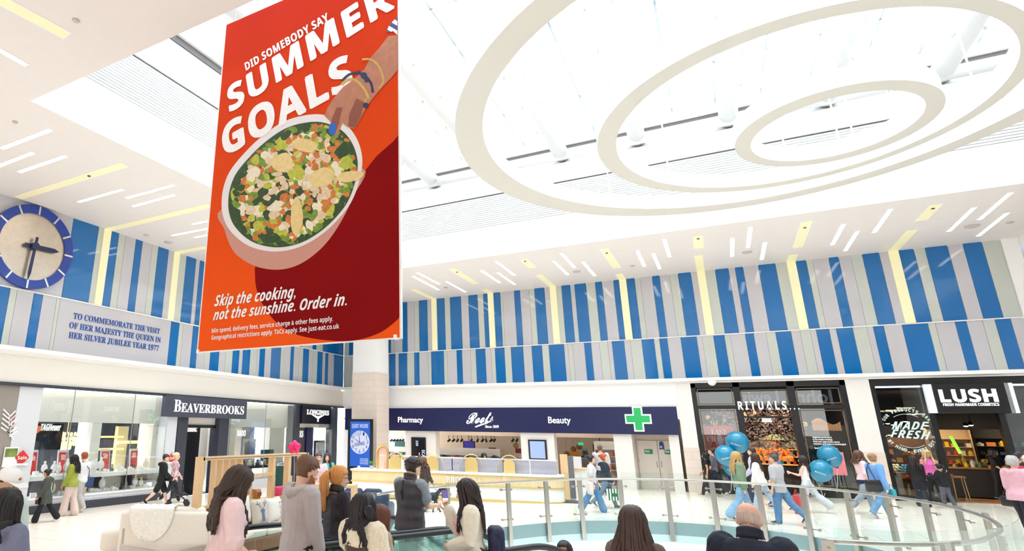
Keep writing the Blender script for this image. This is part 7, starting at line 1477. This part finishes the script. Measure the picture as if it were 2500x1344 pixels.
P, H = pdep(1148, 1177, 6.95); q = person(P, azim(P, -92), H, 'person in a cream cardigan holding up a phone', 'f', 'fair', 2, (6, 4, -4, 6), (6, 6, 62, 40), (32, 10, 124, 14), (-6, 12), ('long', '2a1b1a', .7, .009), [dict(n='top', c='e9aab2', s=0, b=.026, hem=.47, top=.8, front=1), dict(n='cardigan', c='efe6d2', b=.024, hem=.46)], ('trousers', '4a5568', 'denim', .004), '2b2b30', near=True, fingers=(60, 65))
for k in ('L', 'R'): pass
hh = q['handL'] if proj(q['handL'])[1] < proj(q['handR'])[1] else q['handR']; phone(hh + Vector((0, 0, .06)), azim(P, 0) - math.pi / 2 + .35, -12, 'phone in a dark case held up by the cream cardigan person')
rk = empty('rucksack', q['U'] @ Vector((.0, -.16, .62)), label='dark floral rucksack on the back of cream cardigan person', cat='bag'); T = Matrix.Rotation(azim(P, -92) - math.pi / 2, 4, 'Z'); mb = MB(); mb.rbox((0, 0, -.05), (.3, .18, .42), .06, T, 4); obj('bag_body', mb, mat('floral_navy', '1f2340', .7, vary=.9, bscale=16), rk, smooth=True)
for s in (-1, 1): tube_obj('strap', [q['U'] @ Vector(v) for v in ((s * .05, -.085, .78), (s * .06, -.05, .84), (s * .075, .02, .85), (s * .085, .08, .76), (s * .09, .04, .64), (s * .07, -.1, .56))], .014, blkb, rk)
P, H = pdep(1541, 1247, 4.85); person(P, azim(P, 8), H, 'person with long straight brown hair seen from behind', 'f', 'fair', 2, (4, 3, -4, 4), (10, 6, 40), (10, 6, 40), (0, 6), ('long', '3f2a21', .62, .012, .004, 4.5), [dict(n='coat', c='6a5a50', b=.018, hem=.45)], ('trousers', '30323c'), '33333b', near=True, face=False)
P, H = pdep(1812, 1228, 4.65); q = person(P, azim(P, 10), H, 'balding person in a dark navy jacket leaning over the rail', 'm', 'pink', 12, (4, 3, -4, 4), (28, 16, 40), (28, 16, 40), (0, 18), ('bald', 'c6aea2'), [dict(n='shirt', c='2b2e3a', b=.012, s=.3, hem=.5), dict(n='jacket', c='1e2434', b=.026, hem=.45, collar=1)], ('trousers', '23252e'), '22222a', near=True, face=False, wide=1.14)
P, H = pdep(11, 1211, 5.4); q = person(P, azim(P, 35), H, 'person in a lavender grey hoodie with a black bob', 'f', 'fair', 2, (4, 3, -4, 4), (10, 8, 40), (12, 8, 45), (-25, 6), ('bob', '1c1618', .8, .012), [dict(n='hoodie', c='7d7f98', b=.026, hem=.46, hood=1)], ('trousers', '33333b'), '33333b', near=True, face=False, wide=1.1, hs=1.1)
P, H = pdep(16, 1155, 6.5); q = person(P, azim(P, 150), H, 'person in a white baseball cap and pale green shirt', 'm', 'tan', 2, (4, 3, -4, 4), (6, 8, 20), (6, 8, 20), (10, 14), ('short', '2b221d', .7, .002), [dict(n='shirt', c='d5e2da', s=.5, b=.02, hem=.46)], ('trousers', '4a4a52'), '33333b', near=True, hs=1.12)
cp = empty('baseball_cap', q['HM'] @ Vector((0, 0, .97)), label='white baseball cap with an orange emblem at the left edge', cat='cap'); w3 = q['HM'].to_3x3()
mb = MB(); mb.loft([(q['HM'] @ Vector((0, -.003, z)), w3 @ Vector((a, 0, 0)), w3 @ Vector((0, b, 0))) for z, a, b in ((.955, .055, .07), (.975, .055, .07), (.995, .047, .06), (1.008, .032, .042), (1.014, .01, .014))], 18); wpart('crown', mb, white, cp, smooth=True)
mb = MB(); mb.loft([(q['HM'] @ Vector((0, y, z)), w3 @ Vector((a, 0, 0)), w3 @ Vector((0, 0, .003))) for y, z, a in ((.05, .958, .05), (.08, .955, .046), (.11, .949, .03), (.118, .947, .012))], 12); wpart('peak', mb, white, cp, smooth=True)
mb = MB(); mb.ell(q['HM'] @ Vector((0, .066, .978)), (.02, .008, .016), 8, w3.normalized().to_4x4()); wpart('emblem', mb, mat('cap_orange', 'd06a2a', .6), cp)
# ================================================================ by the counter and in the pharmacy
P, H = pfoot(1036, 1246, 1117); q = person(P, azim(P, 35), H, 'person in a brown leather jacket pointing up, holding a dog lead', 'f', 'tan', 0, (14, 6, -12, 12), (128, 26, 20, 0), (10, 6, 35), (0, -6), ('long', '6f4b36', .82, .01, .012), [dict(n='jacket', c='3f2c25', b=.02, hem=.49, k='leather', collar=1)], ('flare', '9a8f7c', 'print', .012), '2b2b30', fingers=(10, 70))
dg0 = fl(1052, 1249); daz = azim(dg0, 84); hr = q['handR']
# the dog
dz_ = .60; root = empty('dog', dg0, daz - math.pi / 2, label='black dog walking right on a lead beside the counter', cat='dog'); S_ = dz_ / .62
mb = MB(); V_ = Vector
mb.loft([(V_((0, y, z)), V_((w, 0, 0)), V_((0, 0, h))) for y, z, w, h in ((-.34, .5, .03, .04), (-.31, .49, .075, .09), (-.2, .485, .085, .1), (-.05, .47, .085, .105), (.08, .455, .1, .135), (.18, .46, .095, .13), (.25, .49, .06, .09))], 14)
mb.limb([V_((0, .2, .53)), V_((0, .28, .62)), V_((0, .33, .68))], [.075, .06, .055], 12)
mb.limb([V_((0, .32, .69)), V_((0, .37, .7)), V_((0, .41, .69)), V_((0, .46, .675)), V_((0, .5, .668))], [.05, .06, .05, .036, .028], 12)
for s in (-1, 1): mb.limb([V_((s * .045, .33, .735)), V_((s * .062, .335, .7)), V_((s * .065, .345, .655))], [.014, .024, .016], 8)
for s, st, kk in ((-1, .09, 0), (1, -.07, 1)):
    mb.limb([V_((s * .07, .17, .44)), V_((s * .075, .15 + st * .4, .32)), V_((s * .07, .17 + st, .17)), V_((s * .07, .17 + st * 1.3 - .03 * kk, .03))], [.055, .036, .024, .02], 8); mb.limb([V_((s * .07, .17 + st * 1.3 - .03 * kk, .022)), V_((s * .07, .21 + st * 1.3 - .03 * kk, .02))], [.022, .018], 8)
    st = -st; mb.limb([V_((s * .07, -.27, .46)), V_((s * .078, -.21 + st * .5, .33)), V_((s * .072, -.33 + st, .2)), V_((s * .07, -.29 + st * 1.3, .03))], [.07, .05, .023, .019], 8); mb.limb([V_((s * .07, -.29 + st * 1.3, .022)), V_((s * .07, -.25 + st * 1.3, .02))], [.022, .018], 8)
mb.limb([V_((0, -.33, .53)), V_((0, -.42, .5)), V_((0, -.5, .52)), V_((0, -.56, .57))], [.026, .024, .02, .01], 8)
mb.v = [tuple(Vector(v) * S_) for v in mb.v]; mobj('body', remesh(mb, .012, 2, mat('dog_black', '17171a', .5, vary=.2, bscale=20, bump=.4)), root)
for s in (-1, 1): m = MB(); m.ell(V_((s * .035, .43, .712)) * S_, (.008, .008, .008), 6); obj('eye', m, mat('eye_dark', '2a1d16', .25), root)
m = MB(); m.ell(V_((0, .528, .672)) * S_, (.014, .012, .012), 8); obj('nose', m, blkb, root)
m = MB(); m.tube([V_((.068 * math.cos(t), .26 + .03 * math.sin(t), .6 + .055 * math.sin(t))) * S_ for t in [k * math.pi / 7 for k in range(14)]], .012, 6, close=True); obj('collar', m, mat('collar_red', '9a2f2a', .5), root)
md = Matrix.Translation(dg0) @ Matrix.Rotation(daz - math.pi / 2, 4, 'Z'); e = md @ (V_((0, .22, .66)) * S_); mb = MB(); mb.tube([hr, hr.lerp(e, .5) - Vector((0, 0, .08)), e], .008, 5); r = empty('dog_lead', hr, label='thin dark lead from the leather jacket person to the dog', cat='lead'); wpart('cord', mb, blkb, r)
# brow bar staff
for px, cy, a, lab, hd, ln in ((1092, 1109, 100, 'person in black bending over behind the beauty counter', (0, 40), 40), (1181, 1107, 150, 'person in black with dark hair behind the beauty counter', (0, 4), 4), (1233, 1112, -60, 'person in black bowed low behind the rightmost golden mirror', (0, 45), 35)):
    c = cloc(px, 1.4, 1.0); P = Vector((c.x, c.y, TILT * c.x)); Hq = bis(lambda h: proj(P + Vector((0, 0, h)))[1], .8, 2.4, cy); Hq = min(max(Hq, 1.3), 1.75) if ln < 10 else 1.66
    person(P, azim(P, a), Hq, lab, 'f', 'olive', ln, (6, 4, -4, 4), (30, 8, 50), (30, 8, 50), hd, ('long', '15131a', .74), [dict(n='tunic', c='17181c', s=.6, hem=.42, b=.014)], ('trousers', '17181c'), '17181c', face=ln < 10)
P = pdep(1428, 1097, 23.6)[0]; Hq = 1.68; q = person(P, azim(P, 10), Hq, 'person with a dark rucksack standing at the pharmacy till', 'f', 'olive', 0, (4, 3, -4, 4), (8, 6, 30), (8, 6, 30), (10, 6), ('long', '17141a', .8), [dict(n='coat', c='2b2730', b=.018, hem=.44)], ('trousers', '2a2c36'), 'e6e2dc', face=False)
bag('rucksack', q['M'] @ Vector((0, -.15, .82)), azim(P, 10), .3, .46, .18, mat('bag_taupe', '3a322f', .6), 'dark brown rucksack on the person at pharmacy till', handle=True)
P = pdep(1464, 1087, 23.5)[0]; person(P, azim(P, 8), 1.84, 'person in a pale grey shirt with shaved head in the pharmacy', 'm', 'tan', 0, (4, 3, -4, 4), (8, 8, 20), (8, 8, 20), (0, 0), ('short', '6b5444', .7, .003), [dict(n='tshirt', c='c6c2c4', s=.5, b=.016, hem=.48)], ('trousers', '3a3f4c'), '33333b', face=False, wide=1.2)
P, H = pfoot(1452, 1250, 1109); q = person(P, azim(P, 88), H, 'person in a white T-shirt and wide jeans carrying a pale tote', 'f', 'fair', 2, (22, 5, -20, 16), (10, 6, 20), (-8, 6, 20), (8, 4), ('bun', '231a1a'), [dict(n='tshirt', c='d9d4dc', s=.42, b=.014, hem=.5)], ('flare', '5b86b0', 'denim', .008), 'f2efea')
bag('tote_bag', q['M'] @ Vector((.135, -.05, .545)), azim(P, 88) + .2, .36, .36, .14, mat('tote_pink', 'ead9d6', .8, bump=.2), 'pale pink tote bag hanging from the white T-shirt person', strap=[q['M'] @ Vector(v) for v in ((.13, .04, .54), (.1, .05, .75), (.085, .0, .845), (.1, -.07, .72), (.13, -.1, .54))])
P, H = pfoot(1486, 1239, 1105); q = person(P, azim(P, 86), H, 'person with red hair in a dark navy jacket carrying a striped bag', 'f', 'fair', 0, (20, 5, -24, 22), (6, 6, 12), (12, 6, 14), (4, 0), ('bun', 'b5542c'), [dict(n='jacket', c='1f2f40', b=.022, hem=.49, hood=1)], ('trousers', '6d8298', 'denim', .0), '5d6068', fingers=(70, 70))
strp = wave_mat('striped_green', 'f2f3ee', '2f6a4a', 3.4, 'DIAGONAL', .6)
c = q['handR'] + Vector((0, 0, -.06)); T = Matrix.Rotation(azim(P, 86) - math.pi / 2, 4, 'Z'); r = empty('striped_carrier_bag', c, azim(P, 86) - math.pi / 2, label='green and white striped carrier bag hanging at the red haired person', cat='bag')
mb = MB()
for k in range(11): mb.mi = k % 2; y0 = -.23 + .046 * k * .91; mb.box((-.07, y0, -.42), (.07, y0 + .0419, -.08))
obj('bag_body', mb, [mat('bag_white', 'f2f3ee', .6), mat('bag_green', '2c6a48', .6)], r)
mb = MB(); mb.box((.071, -.08, -.3), (.078, .08, -.2)); obj('label_panel', mb, MATS['bag_green'], r)
mb = MB(); mb.tube([(0, -.12, -.08), (0, -.05, .04), (0, .05, .04), (0, .12, -.08)], .008, 6); obj('handle', mb, blkb, r)
# ================================================================ right: in front of the black shop and the soap shop
P, H = pfoot(1735, 1211, 1104); q = person(P, azim(P, -82), H, 'person in black with long black hair walking left by tiles', 'f', 'tan', 0, (20, 5, -18, 16), (-8, 8, 18), (12, 8, 30), (4, 0), ('long', '15131a', .74), [dict(n='top', c='17171b', s=.12, b=.01, hem=.5)], ('trousers', '1c1c22', 'plain', 0), 'b98a6c')
P, H = pfoot(1752, 1207, 1093); q = person(P, azim(P, -80), H, 'person in a grey T-shirt beyond the black dressed walker', 'm', 'fair', 0, (20, 5, -18, 16), (10, 8, 18), (-8, 8, 18), (6, 0), ('short', '3a2b24'), [dict(n='tshirt', c='6a6e78', s=.5, b=.014, hem=.49)], ('trousers', '232a3e', 'plain', .004), 'eeeae4')
P, H = pfoot(1822, 1270, 1101); q = person(P, azim(P, 72), H, 'person in a sage green jumper with wavy blonde hair', 'f', 'fair', 0, (18, 5, -20, 18), (4, 8, 14), (-6, 8, 14), (10, 2), ('long', 'c99d62', .7, .011, .012), [dict(n='jumper', c='7d9478', b=.026, hem=.48)], ('flare', '8fb0d0', 'denim', .006), '2b2b30')
P, H = pfoot(1868, 1250, 1106); q = person(P, azim(P, -80), H, 'person in a loose white jumper with long brown hair', 'f', 'fair', 4, (16, 5, -24, 14), (8, 6, 12), (-10, 6, 12), (0, 0), ('long', '3d2a24', .72), [dict(n='jumper', c='efe9e0', b=.026, hem=.46, fl=.08)], ('trousers', 'a9bfd6', 'denim', .006), 'c9bfb0')
P, H = pfoot(1856, 1231, 1092); q = person(P, azim(P, -75), H, 'person in a lavender shirt behind the loose white jumper', 'm', 'fair', 0, (18, 5, -18, 14), (8, 6, 30), (-6, 6, 20), (0, 0), ('short', '38291f', .7, .011), [dict(n='shirt', c='c3c3de', b=.016, hem=.47)], ('trousers', '2d3550', 'plain', .004), '3c4250')
P, H = pfoot(1917, 1279, 1108); q = person(P, azim(P, -65), H, 'person in a light grey T-shirt and blue jeans walking left', 'm', 'pink', 0, (8, 4, -26, 20), (0, 9, 14), (10, 9, 24), (6, 0), ('short', '4a4440', .7, .005), [dict(n='tshirt', c='b9b6b8', s=.48, b=.018, hem=.45)], ('trousers', '5d83ab', 'denim', .008), '33405c', wide=1.1)
P, H = pfoot(1913, 1243, 1104); q = person(P, azim(P, -70), H, 'person in a blue polo hidden behind the grey T-shirt walker', 'm', 'fair', 0, (16, 5, -14, 14), (10, 10, 14), (-10, 8, 14), (0, 0), ('short', '3f3028'), [dict(n='polo', c='3f7fc4', s=.5, b=.016, hem=.48)], ('trousers', 'b0c4da', 'denim', .004), '3c4a66')
P, H = pfoot(1982, 1249, 1112); q = person(P, azim(P, -80), H, 'person in a white vest and wide pale trousers with long hair', 'f', 'fair', 0, (14, 5, -28, 20), (26, 10, 80, 20), (4, 8, 10), (4, 0), ('long', '2d211f', .72), [dict(n='vest_top', c='eeeaea', s=0, b=.01, hem=.57)], ('flare', 'cfd0d8', 'plain', .016), 'f0ede8', fingers=(50, 60))
c = dep(1951, 1236, (q['M'].translation - CAM).dot(f_) - .25); bag('red_shopping_bag', c + Vector((0, 0, .35)), azim(P, -80), .55, .62, .16, mat('bag_red', 'c8343a', .45, bump=.3, bscale=9), 'large red shopping bag between the grey T-shirt and white vest')
P, H = pfoot(2126, 1253, 1099); q = person(P, azim(P, 62), H, 'person in a pale pink top with brown hair and grey bag', 'f', 'fair', 0, (14, 5, -24, 20), (8, 8, 14), (-4, 8, 14), (14, 0), ('long', '5d3d2c', .8, .009, .012), [dict(n='top', c='efcfd2', s=.5, b=.014, hem=.52), dict(n='waist_jacket', c='1f2640', s=0, b=.026, hem=.44, top=.56)], ('trousers', '8f9aa8', 'denim', .004), 'efece8')
bag('belt_bag', q['M'] @ Vector((.1, .06, .57)), azim(P, 20), .3, .2, .1, mat('bag_grey', 'c3cad4', .6), 'light grey belt bag on the person in pale pink', strap=[q['M'] @ Vector(v) for v in ((.08, .06, .56), (.06, .07, .7), (-.05, .02, .85))])
P, H = pfoot(2162, 1264, 1104); q = person(P, azim(P, 48), H, 'person in a blue sweatshirt with black shoulder bag and jeans', 'f', 'fair', 0, (20, 5, -22, 18), (6, 8, 12), (-6, 9, 14), (14, 2), ('bun', '9a7a52'), [dict(n='sweatshirt', c='6ea0dc', b=.022, hem=.47)], ('trousers', '6f97c0', 'denim', .006), 'a5688c', wide=1.12)
bag('shoulder_bag', q['M'] @ Vector((.06, -.13, .6)), azim(P, 48) + math.pi / 2 * 0 + 1.3, .4, .32, .14, blkb, 'black shoulder bag on the blue sweatshirt person', strap=[q['M'] @ Vector(v) for v in ((-.03, -.12, .6), (-.06, -.095, .75), (-.075, -.02, .86), (-.03, -.09, .82), (.1, -.12, .6))])
c = q['handR'] + Vector((.12, .25, .05)); bag('teal_box_bag', c, azim(P, 48), .22, .26, .12, mat('bag_teal', '2fa0b4', .5), 'teal box bag held beyond the blue sweatshirt person')
P, H = pfoot(2257, 1236, 1114); person(P, azim(P, -12), H, 'person in black with long dark hair at the display table', 'f', 'fair', 0, (6, 3, -4, 4), (30, 8, 40), (8, 6, 14), (0, 4), ('long', '2a1c1c', .74, .009, .008), [dict(n='top', c='16161a', b=.016, hem=.5)], ('flare', '1d1f2a', 'plain', .006), '22222a', face=False)
P, H = pfoot(2292, 1232, 1100); person(P, azim(P, 165), H, 'person in a hot pink vest with long blonde hair', 'f', 'tan', 0, (8, 4, -6, 6), (24, 14, 60), (10, 10, 20), (10, 4), ('long', 'd9bf8c', .74, .01, .008), [dict(n='vest_top', c='ea6ec0', s=0, b=.01, hem=.5)], ('trousers', '22222a'), 'e6e2dc', wide=1.1)
P, H = pfoot(2318, 1240, 1133); person(P, azim(P, -60), H, 'young person in a black sweatshirt and grey leggings', 'f', 'fair', 2, (8, 4, -8, 10), (30, 8, 100, 20), (0, 8, 20), (0, 4), ('pony', '17141a', .8), [dict(n='sweatshirt', c='17181c', b=.024, hem=.47)], ('trousers', '5a5b66', 'plain', .004), 'e2ddd4', fingers=(60, 25))
x = BX(2425, 1.6, YB + 1.4); P = Vector((x, YB + 1.4, zfl(x) + .06)); Hq = bis(lambda h: proj(P + Vector((0, 0, h)))[1], 1.3, 2.1, 1096); person(P, azim(P, 110), Hq, 'person in a black T-shirt working inside the soap shop', 'f', 'olive', 2, (6, 4, -6, 6), (30, 8, 40), (20, 8, 30), (0, 10), ('long', '17141a', .8), [dict(n='tshirt', c='121216', s=.4, b=.016, hem=.47)], ('trousers', '17171c'), '17171c', wide=1.15)
P, H = pdep(2466, 1117, 13.4); q = person(P, azim(P, 40), H, 'elderly person in a pink jacket with short grey hair', 'f', 'fair', 3, (10, 4, -8, 8), (2, 8, 20), (6, 8, 26), (10, 2), ('short', 'b9b4b2', .7, .014), [dict(n='jacket', c='dba7b2', b=.026, hem=.46, hood=1, fl=.08, k='satin')], ('trousers', '20202a', 'plain', .006), '2b2b30', wide=1.18)
bag('handbag', q['M'] @ Vector((-.17, .02, .5)), azim(P, 40), .3, .22, .12, blkb, 'black handbag on the arm of the pink jacket person', strap=[q['M'] @ Vector(v) for v in ((-.17, -.05, .5), (-.15, 0, .62), (-.17, .07, .5))])
P, H = pdep(2508, 1113, 14.3); q = person(P, azim(P, 20), H, 'person in a red jacket cut by the right edge', 'f', 'fair', 0, (8, 4, -6, 6), (2, 8, 20), (6, 8, 20), (0, 0), ('bun', 'd9d2c4'), [dict(n='jacket', c='c7323c', b=.024, hem=.5)], ('trousers', '20202a'), '2b2b30')
P, H = pdep(2484, 1107, 17.2); person(P, azim(P, 60), H, 'person in dark navy between the pink and red jackets', 'm', 'tan', 0, (8, 4, -6, 6), (2, 8, 20), (6, 8, 20), (0, 0), ('short', '2a221f'), [dict(n='jacket', c='1c2032', b=.022, hem=.48)], ('trousers', '1a1b22'), '22222a')
# rider coming up the nearer escalator
P = dep(1377, 1327, 8.4); Hq = 1.68; Pb = Vector((P.x, P.y, P.z - Hq)); q = person(Pb, azim(P, 190), Hq, 'person in sunglasses riding up the nearer escalator', 'f', 'olive', 0, (4, 3, -4, 4), (6, 8, 20), (6, 8, 20), (0, -6), ('long', '2a1f1e', .8), [dict(n='top', c='3a3a44', hem=.48)], ('trousers', '33333b'), '33333b')
sg = empty('sunglasses', q['HM'] @ Vector((0, .06, .937)), label='dark sunglasses on the person riding the escalator', cat='sunglasses')
for s in (-1, 1): mb = MB(); mb.ell(q['HM'] @ Vector((s * .02, .063, .935)), (.03, .01, .024), 10, q['HM'].to_3x3().normalized().to_4x4()); wpart('lens', mb, blkb, sg, smooth=True); tube_obj('temple', [q['HM'] @ Vector((s * .035, .06, .938)), q['HM'] @ Vector((s * .054, .0, .936))], .004, blkb, sg)
bpy.data.scenes.remove(SCRATCH)
